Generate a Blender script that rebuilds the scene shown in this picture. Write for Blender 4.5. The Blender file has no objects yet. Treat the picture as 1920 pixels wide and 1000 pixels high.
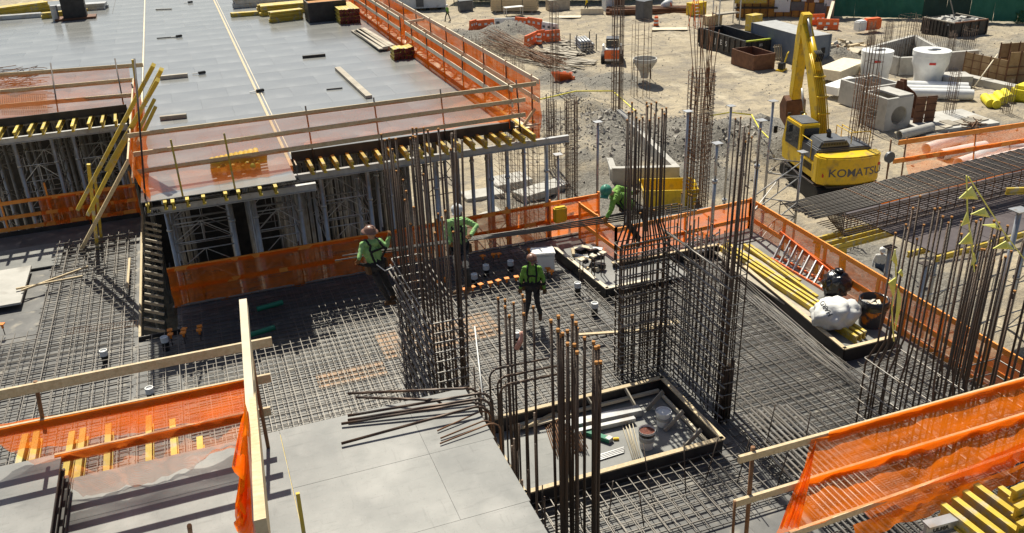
import bpy, bmesh, math, random
import numpy as np
from mathutils import Vector, Matrix, Quaternion
from mathutils.bvhtree import BVHTree
random.seed(7)
rnd = random.uniform
sc = bpy.context.scene
col = sc.collection

# ------------------------------------------------------------------ camera
# world: X runs along the slab edges to the right, Y away from the camera, Z up,
# z = 0 is the top of the lower formwork deck.  Lens and tilt were solved from the
# vanishing points of the building.
CR = ((0.93631856, -0.17851988, 0.30238753), (-0.34948817, -0.39003085, 0.85190021), (-0.03414066, -0.90333083, -0.4275837))
CH = 11.0
FPX = 1659.98
cam = bpy.data.cameras.new('camera'); camo = bpy.data.objects.new('camera', cam); col.objects.link(camo)
cam.sensor_width = 36.0; cam.lens = FPX / 1920 * 36; cam.clip_end = 2000
m = Matrix(((CR[0][0], -CR[0][1], -CR[0][2], 0), (CR[1][0], -CR[1][1], -CR[1][2], 0), (CR[2][0], -CR[2][1], -CR[2][2], CH), (0, 0, 0, 1)))
camo.matrix_world = m
sc.camera = camo

# ------------------------------------------------------------------ sky, sun, exposure
SUN = Vector((0.08, 0.72, 1.0)).normalized()
w = bpy.data.worlds.new('World'); sc.world = w; w.use_nodes = True
nt = w.node_tree; bg = nt.nodes['Background']
sky = nt.nodes.new('ShaderNodeTexSky'); sky.sky_type = 'NISHITA'; sky.sun_disc = False; sky.dust_density = 2.0
sky.sun_elevation = math.asin(SUN.z); sky.sun_rotation = math.atan2(SUN.x, SUN.y)
nt.links.new(sky.outputs[0], bg.inputs[0]); bg.inputs[1].default_value = 0.062
sl = bpy.data.lights.new('sun', 'SUN'); sl.energy = 5.0; sl.angle = math.radians(0.5); sl.color = (1.0, 0.95, 0.81)
so = bpy.data.objects.new('sun', sl); col.objects.link(so); so.location = (0, 30, 60)
so.rotation_euler = (-SUN).to_track_quat('-Z', 'Y').to_euler()
vs = sc.view_settings; vs.view_transform = 'Standard'; vs.look = 'None'; vs.gamma = 1.0; vs.exposure = 0.42; vs.use_curve_mapping = False
sc.cycles.transparent_max_bounces = 24; sc.cycles.max_bounces = 6

# ------------------------------------------------------------------ survey helpers
def ray(u, v):
    c = (u - 960.0, v - 500.0, FPX)
    return [sum(CR[i][k] * c[k] for k in range(3)) for i in range(3)]
def G(u, v, z=0.0):                     # where a sight line meets the level z
    d = ray(u, v); t = (z - CH) / d[2]
    return Vector((d[0] * t, d[1] * t, z))
def V(u, v, x=None, y=None):            # where a sight line meets the upright plane x or y
    d = ray(u, v); t = x / d[0] if x is not None else y / d[1]
    return Vector((d[0] * t, d[1] * t, CH + d[2] * t))
P3 = lambda *a: Vector(a)

# ------------------------------------------------------------------ materials
def mat(name, c, rough=0.7, metal=0.0, c2=None, scale=2.0, var=0.18, bump=0.0, bscale=25.0, spec=0.4, rand=0.0,
        detail=5.0, lo=0.35, hi=0.65, stretch=None, wave=0.0, wscale=60.0, dirt=None, fine=0.0):
    mt = bpy.data.materials.new(name); mt.use_nodes = True
    n = mt.node_tree.nodes; l = mt.node_tree.links; b = n['Principled BSDF']
    b.inputs['Roughness'].default_value = rough; b.inputs['Metallic'].default_value = metal
    b.inputs['Specular IOR Level'].default_value = spec
    tc = n.new('ShaderNodeTexCoord'); src = tc.outputs['Object']
    if stretch:
        mp = n.new('ShaderNodeMapping'); mp.inputs['Scale'].default_value = stretch
        l.new(src, mp.inputs[0]); src2 = mp.outputs[0]
    else: src2 = src
    nz = n.new('ShaderNodeTexNoise'); nz.inputs['Scale'].default_value = scale; nz.inputs['Detail'].default_value = detail
    nz.inputs['Roughness'].default_value = 0.6
    l.new(src2, nz.inputs[0])
    mr = n.new('ShaderNodeMapRange'); mr.inputs[1].default_value = lo; mr.inputs[2].default_value = hi
    l.new(nz.outputs[0], mr.inputs[0])
    if c2 is None:
        c1 = [v * (1 - var) for v in c]; c2 = [min(1, v * (1 + var)) for v in c]
    else: c1 = c
    mx = n.new('ShaderNodeMix'); mx.data_type = 'RGBA'
    mx.inputs[6].default_value = (*c1, 1); mx.inputs[7].default_value = (*c2, 1)
    l.new(mr.outputs[0], mx.inputs[0]); out = mx.outputs[2]
    if dirt:
        dc, dsc, dlo, dhi = dirt
        n2 = n.new('ShaderNodeTexNoise'); n2.inputs['Scale'].default_value = dsc; n2.inputs['Detail'].default_value = 6
        l.new(src, n2.inputs[0])
        m2 = n.new('ShaderNodeMapRange'); m2.inputs[1].default_value = dlo; m2.inputs[2].default_value = dhi
        l.new(n2.outputs[0], m2.inputs[0])
        x2 = n.new('ShaderNodeMix'); x2.data_type = 'RGBA'; l.new(m2.outputs[0], x2.inputs[0]); l.new(out, x2.inputs[6])
        x2.inputs[7].default_value = (*dc, 1); out = x2.outputs[2]
    if fine:                            # scuffs, boot marks and specks
        for fs_, st_, k_, a_, b_ in ((38.0, (1, 1, 1), fine, .60, .72), (2.6, (1, 5.5, 1), fine * .8, .58, .72), (3.0, (6.0, .9, 1), fine * .7, .62, .74), (11.0, (1, 1, 1), fine * .22, .60, .68)):
            mp = n.new('ShaderNodeMapping'); mp.inputs['Scale'].default_value = st_; mp.inputs['Rotation'].default_value = (0, 0, .3 * fs_); l.new(src, mp.inputs[0])
            q = n.new('ShaderNodeTexNoise'); q.inputs['Scale'].default_value = fs_; q.inputs['Detail'].default_value = 7; l.new(mp.outputs[0], q.inputs[0])
            r_ = n.new('ShaderNodeMapRange'); r_.inputs[1].default_value = a_; r_.inputs[2].default_value = b_; r_.inputs[4].default_value = k_; l.new(q.outputs[0], r_.inputs[0])
            x_ = n.new('ShaderNodeMix'); x_.data_type = 'RGBA'; l.new(r_.outputs[0], x_.inputs[0]); l.new(out, x_.inputs[6]); x_.inputs[7].default_value = (*([v * .35 for v in c1] if fs_ != 11.0 else [min(.8, v * 2.4) for v in c1]), 1); out = x_.outputs[2]
    if rand:
        oi = n.new('ShaderNodeObjectInfo'); hs = n.new('ShaderNodeHueSaturation')
        r2 = n.new('ShaderNodeMapRange'); r2.inputs[3].default_value = 1 - rand; r2.inputs[4].default_value = 1 + rand
        l.new(oi.outputs['Random'], r2.inputs[0]); l.new(r2.outputs[0], hs.inputs['Value']); l.new(out, hs.inputs['Color']); out = hs.outputs[0]
    l.new(out, b.inputs['Base Color'])
    h = None
    if bump:
        nb = n.new('ShaderNodeTexNoise'); nb.inputs['Scale'].default_value = bscale; nb.inputs['Detail'].default_value = 6
        l.new(src2, nb.inputs[0]); h = nb.outputs[0]
        bp = n.new('ShaderNodeBump'); bp.inputs['Strength'].default_value = bump; bp.inputs['Distance'].default_value = 0.02
        l.new(h, bp.inputs['Height']); l.new(bp.outputs[0], b.inputs['Normal'])
    if wave:                            # deformed-bar ribs round a bar's own length
        wv = n.new('ShaderNodeTexWave'); wv.bands_direction = 'Z'; wv.inputs['Scale'].default_value = wscale
        l.new(src, wv.inputs[0])
        bp = n.new('ShaderNodeBump'); bp.inputs['Strength'].default_value = wave; bp.inputs['Distance'].default_value = 0.01
        l.new(wv.outputs[0], bp.inputs['Height']); l.new(bp.outputs[0], b.inputs['Normal'])
    return mt

def netmat(name, c, cover, fold=0.34):
    mt = bpy.data.materials.new(name); mt.use_nodes = True
    n = mt.node_tree.nodes; l = mt.node_tree.links; n.remove(n['Principled BSDF'])
    o = n['Material Output']
    d = n.new('ShaderNodeBsdfDiffuse'); d.inputs[0].default_value = (*c, 1)
    t = n.new('ShaderNodeBsdfTranslucent'); t.inputs[0].default_value = (*[v for v in c], 1)
    a = n.new('ShaderNodeMixShader'); a.inputs[0].default_value = 0.6; l.new(d.outputs[0], a.inputs[1]); l.new(t.outputs[0], a.inputs[2])
    tr = n.new('ShaderNodeBsdfTransparent')
    tc = n.new('ShaderNodeTexCoord'); nz = n.new('ShaderNodeTexNoise'); nz.inputs['Scale'].default_value = 1.6; nz.inputs['Detail'].default_value = 5
    mp = n.new('ShaderNodeMapping'); mp.inputs['Rotation'].default_value = (.5, .6, .3); mp.inputs['Scale'].default_value = (.7, .7, 3.2); l.new(tc.outputs['Object'], mp.inputs[0]); l.new(mp.outputs[0], nz.inputs[0])
    mr = n.new('ShaderNodeMapRange'); mr.inputs[1].default_value = 0.3; mr.inputs[2].default_value = 0.7
    mr.inputs[3].default_value = cover - fold / 2; mr.inputs[4].default_value = cover + fold / 2
    l.new(nz.outputs[0], mr.inputs[0])
    # fine weave of the debris mesh
    w1 = n.new('ShaderNodeTexWave'); w1.bands_direction = 'Z'; w1.inputs['Scale'].default_value = 22; w1.inputs['Distortion'].default_value = 1.0
    l.new(tc.outputs['Object'], w1.inputs[0])
    m2 = n.new('ShaderNodeMath'); m2.operation = 'MULTIPLY_ADD'; m2.inputs[1].default_value = 0.12; l.new(w1.outputs[1], m2.inputs[0]); l.new(mr.outputs[0], m2.inputs[2])
    m2.use_clamp = True
    x = n.new('ShaderNodeMixShader'); l.new(m2.outputs[0], x.inputs[0]); l.new(tr.outputs[0], x.inputs[1]); l.new(a.outputs[0], x.inputs[2])
    l.new(x.outputs[0], o.inputs[0])
    return mt

M = {}
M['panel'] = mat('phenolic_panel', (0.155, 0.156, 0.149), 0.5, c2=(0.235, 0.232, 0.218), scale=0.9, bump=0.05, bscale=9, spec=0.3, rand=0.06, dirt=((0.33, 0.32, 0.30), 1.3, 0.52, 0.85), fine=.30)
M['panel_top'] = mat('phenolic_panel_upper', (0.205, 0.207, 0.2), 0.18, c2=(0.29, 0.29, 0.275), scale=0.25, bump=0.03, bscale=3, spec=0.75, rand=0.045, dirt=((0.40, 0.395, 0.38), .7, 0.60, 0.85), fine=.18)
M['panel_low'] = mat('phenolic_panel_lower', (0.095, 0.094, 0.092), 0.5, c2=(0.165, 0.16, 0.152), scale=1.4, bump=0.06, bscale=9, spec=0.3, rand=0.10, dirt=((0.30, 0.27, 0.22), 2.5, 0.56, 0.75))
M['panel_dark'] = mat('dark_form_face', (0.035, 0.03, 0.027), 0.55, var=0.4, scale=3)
M['rebar'] = mat('mat_rebar', (0.155, 0.14, 0.122), 0.45, metal=0.35, c2=(0.145, 0.13, 0.115), scale=1.5, rand=0.2)
M['tie'] = mat('tie_rebar', (0.26, 0.25, 0.235), 0.42, metal=0.4, c2=(0.17, 0.14, 0.11), scale=1.8, rand=0.2)
M['rebar_v'] = mat('upright_rebar', (0.078, 0.066, 0.058), 0.48, metal=0.35, c2=(0.115, 0.07, 0.045), scale=1.6, rand=0.25, wave=0.55, wscale=12)
M['rebar_rust'] = mat('rusty_rebar', (0.15, 0.085, 0.05), 0.75, metal=0.1, c2=(0.26, 0.12, 0.05), scale=2.5, rand=0.25)
M['rebar_far'] = mat('far_rebar', (0.11, 0.085, 0.065), 0.65, metal=0.1, c2=(0.17, 0.10, 0.06), scale=1.5, rand=0.25)
M['rustcut'] = mat('orange_cut_end', (0.42, 0.19, 0.05), 0.8)
M['timber'] = mat('pine_timber', (0.50, 0.38, 0.22), 0.7, c2=(0.62, 0.50, 0.32), scale=2.0, stretch=(9, 9, 9), rand=0.12, bump=0.08, bscale=40, fine=.2)
M['timber_pale'] = mat('pale_timber', (0.62, 0.53, 0.38), 0.75, c2=(0.72, 0.64, 0.48), scale=3.0, rand=0.10, fine=.2)
M['timber_grey'] = mat('weathered_timber', (0.33, 0.29, 0.23), 0.8, c2=(0.45, 0.40, 0.32), scale=2.0, rand=0.2, fine=.3)
M['orange_timber'] = mat('net_wrapped_timber', (0.85, 0.26, 0.03), 0.6, c2=(0.92, 0.36, 0.07), scale=4.0)
M['hbeam'] = mat('yellow_form_beam', (0.52, 0.36, 0.03), 0.5, c2=(0.62, 0.46, 0.07), scale=2.0, rand=0.16, dirt=((0.45, 0.40, 0.28), 5, 0.52, 0.66), fine=.35)
M['hbeam_end'] = mat('beam_end_cap', (0.12, 0.02, 0.015), 0.6)
M['alu'] = mat('galvanised_steel', (0.45, 0.46, 0.47), 0.38, metal=0.55, c2=(0.36, 0.355, 0.35), scale=3.0, rand=0.10, dirt=((0.36, 0.31, 0.25), 4, 0.55, 0.75))
M['alu_shade'] = mat('shade_darkened_galvanised', (0.30, 0.30, 0.30), 0.5, metal=0.4, c2=(0.20, 0.18, 0.16), scale=2.5, rand=0.2)  # galvanised steel darkened to stand in for shade under the decks
M['waler'] = mat('steel_waler', (0.45, 0.45, 0.45), 0.5, metal=0.2, c2=(0.36, 0.35, 0.33), scale=4.0, dirt=((0.28, 0.24, 0.20), 6, 0.6, 0.75))
M['rustpipe'] = mat('rusty_post', (0.16, 0.08, 0.04), 0.7, metal=0.2, c2=(0.26, 0.13, 0.06), scale=6)
M['post_dark'] = mat('dark_steel_post', (0.06, 0.045, 0.04), 0.6, metal=0.2, var=0.4)
M['net'] = netmat('orange_debris_net', (1.0, 0.22, 0.008), 0.54)
M['net_bright'] = netmat('bright_orange_net', (1.0, 0.21, 0.006), 0.68)
M['net_thin'] = netmat('thin_orange_net', (1.0, 0.27, 0.04), 0.30, 0.16)
M['net_dense'] = netmat('folded_orange_net', (1.0, 0.24, 0.012), 0.74)
M['concrete'] = mat('concrete', (0.40, 0.385, 0.35), 0.85, c2=(0.50, 0.48, 0.44), scale=1.2, bump=0.15, bscale=18, dirt=((0.27, 0.25, 0.22), 1.5, 0.55, 0.8))
M['white'] = mat('white_paint', (0.78, 0.77, 0.74), 0.5, var=0.06)
M['pvc'] = mat('white_pvc', (0.72, 0.72, 0.70), 0.4, var=0.08)
M['black'] = mat('black_plastic', (0.015, 0.015, 0.016), 0.35, var=0.3)
M['rubber'] = mat('rubber', (0.02, 0.02, 0.02), 0.8, var=0.3)
M['yellow'] = mat('machine_yellow', (0.80, 0.54, 0.015), 0.36, c2=(0.72, 0.47, 0.02), scale=1.5, dirt=((0.30, 0.22, 0.10), 2.2, 0.52, 0.75), fine=.45)
M['orange_pl'] = mat('orange_plastic', (0.80, 0.12, 0.02), 0.5, c2=(0.85, 0.20, 0.05), scale=3)
M['cap_orange'] = mat('orange_cap', (0.90, 0.26, 0.03), 0.5)
M['glass'] = mat('dark_glass', (0.02, 0.025, 0.03), 0.08, spec=0.8)
M['grey_pl'] = mat('dark_grey_cover', (0.10, 0.105, 0.115), 0.45)
M['green_pl'] = mat('green_conduit', (0.02, 0.18, 0.10), 0.45)
M['dumpster'] = mat('black_dumpster_paint', (0.028, 0.028, 0.03), 0.55, c2=(0.06, 0.055, 0.05), scale=3, dirt=((0.16, 0.08, 0.04), 4, 0.6, 0.75))
M['rust_steel'] = mat('rusty_steel_plate', (0.12, 0.055, 0.03), 0.75, c2=(0.20, 0.09, 0.045), scale=3)
M['lime'] = mat('lime_paint', (0.55, 0.62, 0.05), 0.5)
M['red'] = mat('red_paint', (0.55, 0.04, 0.03), 0.5)

# ------------------------------------------------------------------ mesh helpers
W = {}                                   # world matrices of the Empties
class MB:
    def __init__(s): s.v = []; s.f = []
    def add(s, vs, fs):
        o = len(s.v); s.v += [tuple(a) for a in vs]; s.f += [tuple(i + o for i in q) for q in fs]; return s
    def box(s, c, d, rz=0.0, R=None):
        hx, hy, hz = d[0] / 2, d[1] / 2, d[2] / 2
        R = R or Matrix.Rotation(rz, 3, 'Z'); c = Vector(c)
        vs = [c + R @ Vector((x * hx, y * hy, z * hz)) for x in (-1, 1) for y in (-1, 1) for z in (-1, 1)]
        return s.add(vs, [(0, 1, 3, 2), (4, 6, 7, 5), (0, 4, 5, 1), (2, 3, 7, 6), (0, 2, 6, 4), (1, 5, 7, 3)])
    def span(s, a, b): 
        return s.box([(a[i] + b[i]) / 2 for i in range(3)], [abs(b[i] - a[i]) for i in range(3)])
    def beam(s, p, q, wd, ht, up=(0, 0, 1)):
        p = Vector(p); q = Vector(q); d = (q - p); L = d.length; d.normalize(); up = Vector(up)
        side = d.cross(up); 
        if side.length < 1e-4: side = d.cross(Vector((0, 1, 0)))
        side.normalize(); u = side.cross(d)
        R = Matrix((d, side, u)).transposed()
        return s.box((p + q) / 2, (L, wd, ht), R=R)
    def tube(s, pts, r, n=6, cap=True, r2=None):
        pts = [Vector(p) for p in pts]; rings = []; prev = None
        for i, p in enumerate(pts):
            d = (pts[min(i + 1, len(pts) - 1)] - pts[max(i - 1, 0)]).normalized()
            if prev is None:
                a = d.orthogonal().normalized()
            else:
                a = (prev - d * prev.dot(d))
                a = a.normalized() if a.length > 1e-5 else d.orthogonal().normalized()
            prev = a; b = d.cross(a)
            rr = r if r2 is None else r + (r2 - r) * i / max(1, len(pts) - 1)
            rings.append([p + (a * math.cos(t) + b * math.sin(t)) * rr for t in [2 * math.pi * k / n for k in range(n)]])
        vs = [v for g in rings for v in g]; fs = []
        for i in range(len(pts) - 1):
            for k in range(n):
                fs.append((i * n + k, i * n + (k + 1) % n, (i + 1) * n + (k + 1) % n, (i + 1) * n + k))
        if cap: fs.append(tuple(range(n))[::-1]); fs.append(tuple((len(pts) - 1) * n + k for k in range(n)))
        return s.add(vs, fs)
    def lathe(s, prof, n=20, c=(0, 0, 0), cap=True, T=None):
        vs = []; fs = []; c = Vector(c)
        for r, z in prof:
            for k in range(n):
                t = 2 * math.pi * k / n; p = Vector((r * math.cos(t), r * math.sin(t), z)); vs.append(c + (T @ p if T else p))
        for i in range(len(prof) - 1):
            for k in range(n): fs.append((i * n + k, i * n + (k + 1) % n, (i + 1) * n + (k + 1) % n, (i + 1) * n + k))
        if cap:
            fs.append(tuple(range(n))[::-1]); fs.append(tuple((len(prof) - 1) * n + k for k in range(n)))
        return s.add(vs, fs)
    def prism(s, poly, z0, z1, T=None):
        n = len(poly); vs = [Vector((x, y, z0)) for x, y in poly] + [Vector((x, y, z1)) for x, y in poly]
        if T: vs = [T @ v for v in vs]
        return s.add(vs, [tuple(range(n))[::-1], tuple(range(n, 2 * n))] + [(i, (i + 1) % n, n + (i + 1) % n, n + i) for i in range(n)])
    def mesh(s, name, smooth=False, bevel=0.0):
        me = bpy.data.meshes.new(name); me.from_pydata(s.v, [], s.f)
        bm = bmesh.new(); bm.from_mesh(me)
        bmesh.ops.recalc_face_normals(bm, faces=bm.faces)
        if bevel: bmesh.ops.bevel(bm, geom=[e for e in bm.edges if e.calc_face_angle(0) > 0.5], offset=bevel, segments=2, affect='EDGES', clamp_overlap=True)
        bm.to_mesh(me); bm.free()
        if smooth:
            for p in me.polygons: p.use_smooth = True
        me.update(); return me
    def build(s, name, material, parent=None, smooth=False, bevel=0.0, local=False):
        return link(name, s.mesh(name, smooth, bevel), material, parent, local)

def smooth_by_angle(o, ang=40):
    for p in o.data.polygons: p.use_smooth = True
    o.data.set_sharp_from_angle(angle=math.radians(ang))
    return o
def link(name, me, material=None, parent=None, local=False, mw=None):
    o = bpy.data.objects.new(name, me); col.objects.link(o)
    if material is not None and not me.materials: me.materials.append(M[material] if isinstance(material, str) else material)
    if mw is not None: o.matrix_basis = mw
    if parent is not None:
        o.parent = parent
        if not local: o.matrix_parent_inverse = W[parent].inverted() if parent in W else Matrix()
    return o
def tag(o, label, cat, group=None, kind=None):
    o['label'] = label; o['category'] = cat
    if group: o['group'] = group
    if kind: o['kind'] = kind
    return o
def struct(o): o['kind'] = 'structure'; return o
def thing(name, label, cat, loc=(0, 0, 0), rz=0.0, group=None):
    o = bpy.data.objects.new(name, None); col.objects.link(o); o.empty_display_size = 0.2
    o.location = loc; o.rotation_euler = (0, 0, rz)
    W[o] = Matrix.Translation(Vector(loc)) @ Matrix.Rotation(rz, 4, 'Z')
    return tag(o, label, cat, group)
_bars = {}
def barmesh(L, r, material, n=6):
    L = round(L, 2); key = (L, r, material, n)
    if key not in _bars:
        mb = MB(); mb.tube([(0, 0, 0), (0, 0, L)], r, n)
        me = mb.mesh('bar'); me.materials.append(M[material]); _bars[key] = me
        if n > 4:
            for p in me.polygons[:-2]: p.use_smooth = True
    return _bars[key]
def bar(name, p, q, r, material, parent=None, n=5):
    p = Vector(p); q = Vector(q); d = q - p
    me = barmesh(d.length, r, material, n)
    mw = Matrix.Translation(p) @ d.to_track_quat('Z', 'Y').to_matrix().to_4x4()
    return link(name, me, None, parent, mw=mw)
_tubes = {}
def bent(name, pts, r, material, parent=None, n=5):
    mb = MB(); mb.tube(pts, r, n); o = mb.build(name, material, parent, smooth=True); return o
def arc(p, a, b, r, k=5):
    """corner at p between directions a and b (unit vectors pointing away from p), rounded with radius r"""
    p = Vector(p); a = Vector(a); b = Vector(b); out = []
    s = p + a * r; e = p + b * r
    for i in range(k + 1):
        t = i / k; out.append((1 - t) ** 2 * s + 2 * t * (1 - t) * p + t * t * e)
    return out
def text(name, s, size, mw, material, parent=None, extrude=0.004, bold=False):
    cu = bpy.data.curves.new(name, 'FONT'); cu.body = s; cu.size = size; cu.extrude = extrude
    if bold: cu.offset = size * 0.012
    t = bpy.data.objects.new('tmp', cu); col.objects.link(t)
    dg = bpy.context.evaluated_depsgraph_get(); me = bpy.data.meshes.new_from_object(t.evaluated_get(dg))
    bpy.data.objects.remove(t); me.materials.clear()
    return link(name, me, material, parent, mw=mw)
def ibeam_mesh(L, key):
    """timber formwork beam along +Y from the origin, bottom at z=0"""
    if key in _tubes: return _tubes[key]
    mb = MB()
    for z in (0.02, 0.18): mb.box((0, L / 2, z), (0.085, L, 0.04))
    mb.box((0, L / 2, 0.10), (0.032, L, 0.12))
    me = mb.mesh('beam'); me.materials.append(M['hbeam']); _tubes[key] = me; return me
def ibeam(name, p, ang, L, parent=None, pitch=0.0, roll=0.0, scale=1.0):
    me = ibeam_mesh(L, ('ib', round(L, 2)))
    mw = Matrix.Translation(Vector(p)) @ Matrix.Rotation(ang, 4, 'Z') @ Matrix.Rotation(pitch, 4, 'X') @ Matrix.Rotation(roll, 4, 'Y') @ Matrix.Scale(scale, 4)
    return link(name, me, None, parent, mw=mw)
def board(name, p, q, wd, ht, material, parent=None, up=(0, 0, 1)):
    return MB().beam(p, q, wd, ht, up).build(name, material, parent)
def netsheet(name, rows, material, parent=None, nu=40, amp=0.03, seed=0):
    """net hung through rows of points (each row a list of 2+ points, top row first); nv between rows"""
    rg = random.Random(seed); ph = [rg.uniform(0, 6.28) for _ in range(8)]
    def along(row, t):
        k = t * (len(row) - 1); i = min(int(k), len(row) - 2); f = k - i
        return Vector(row[i]).lerp(Vector(row[i + 1]), f)
    vs = []; fs = []; nv = 5; R = (len(rows) - 1) * nv
    for j in range(R + 1):
        s = j / nv; a = min(int(s), len(rows) - 2); f = s - a
        for i in range(nu + 1):
            t = i / nu; p = along(rows[a], t).lerp(along(rows[a + 1], t), f)
            k = amp * (0.3 + j / R)
            p = p + Vector((0.4 * k * math.sin(t * 31 + ph[0] + j), k * (math.sin(t * 23 + ph[1] + j * .5) + .6 * math.sin(t * 57 + ph[2]) + 1.1 * (abs(math.sin(t * 19 + j * .55 + ph[4])) - .5) + .7 * (abs(math.sin(t * 37 - j * .8 + ph[5])) - .5)), 0.5 * k * math.sin(t * 17 + ph[3]) * (1 if 0 < j else 0)))
            vs.append(p)
    for j in range(R):
        for i in range(nu):
            a = j * (nu + 1) + i; fs.append((a, a + 1, a + nu + 2, a + nu + 1))
    mb = MB(); mb.add(vs, fs); return mb.build(name, material, parent, smooth=True)

# ------------------------------------------------------------------ ground
ZG = -6.5
def bumpf(x, y, cx, cy, r, h, p=2.0, ex=1.0):
    d = math.hypot((x - cx), (y - cy) / ex) / r
    return h * math.exp(-d ** p * 1.6)
_g = [rnd(0, 9) for _ in range(40)]
def wob(x, y):
    s = 0
    for i, (f, a) in enumerate(((0.22, .16), (0.5, .10), (1.1, .07), (2.3, .05), (3.7, .035))):
        s += a * math.sin(f * x * 1.1 + _g[i] + 1.7 * math.sin(f * y * .7 + _g[i + 5])) * math.cos(f * y * .9 + _g[i + 10] + 1.3 * math.sin(f * x * .6 + _g[i + 15]))
    return s
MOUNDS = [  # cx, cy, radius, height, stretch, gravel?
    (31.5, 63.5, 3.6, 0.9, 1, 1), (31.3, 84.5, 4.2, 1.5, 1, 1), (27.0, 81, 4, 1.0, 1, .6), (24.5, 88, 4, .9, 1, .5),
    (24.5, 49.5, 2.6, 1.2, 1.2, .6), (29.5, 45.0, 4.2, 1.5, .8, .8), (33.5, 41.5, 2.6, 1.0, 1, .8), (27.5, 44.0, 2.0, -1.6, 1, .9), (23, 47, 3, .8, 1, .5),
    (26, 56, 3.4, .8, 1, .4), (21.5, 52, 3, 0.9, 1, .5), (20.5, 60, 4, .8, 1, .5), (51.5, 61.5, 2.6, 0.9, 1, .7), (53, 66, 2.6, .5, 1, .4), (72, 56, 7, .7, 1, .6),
    (27, 47, 7, .5, 1, 1.0), (25.5, 52, 2.2, .9, 1, 1), (30, 50, 2.5, .7, 1, .9), (22.5, 44, 2.0, .8, 1, 1), (35, 47, 2.2, .8, 1, .9), (31.5, 41.5, 1.8, .7, 1, 1), (26.5, 60, 2.5, .6, 1, .8), (21, 55, 5.5, .2, 1, .7), (33, 45, 5, .3, 1, .8), (29, 67, 5, .2, 1, .7), (27, 85, 8, .2, 1, .8), (18, 40, 7, .2, 1, .75), (22, 30, 8, .2, 1, .85), (46, 40, 7, .15, 1, .7), (55, 62, 7, .15, 1, .6), (62, 60, 9, .15, 1, .55), (20.5, 45, 2.4, .9, 1.2, .6), (25.8, 40.3, 3.0, 1.0, 1, .9), (24.5, 27, 6.5, .8, 1, 1.1), (23, 73, 5, .7, 1, .4), (57, 42, 8, .3, 1, .5)]  # mound under the projecting beam: grey soil, mask raised for its shade too
def terrain(x, y):
    z = ZG; g = 0
    near = 1.0 if 8 < x < 95 and 18 < y < 125 else 0.0
    act = 0.55
    for cx, cy, r, h, ex, gr in MOUNDS:
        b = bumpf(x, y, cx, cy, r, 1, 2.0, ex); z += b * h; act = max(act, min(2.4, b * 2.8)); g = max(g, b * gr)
    return z + near * wob(x, y) * act, g
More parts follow.
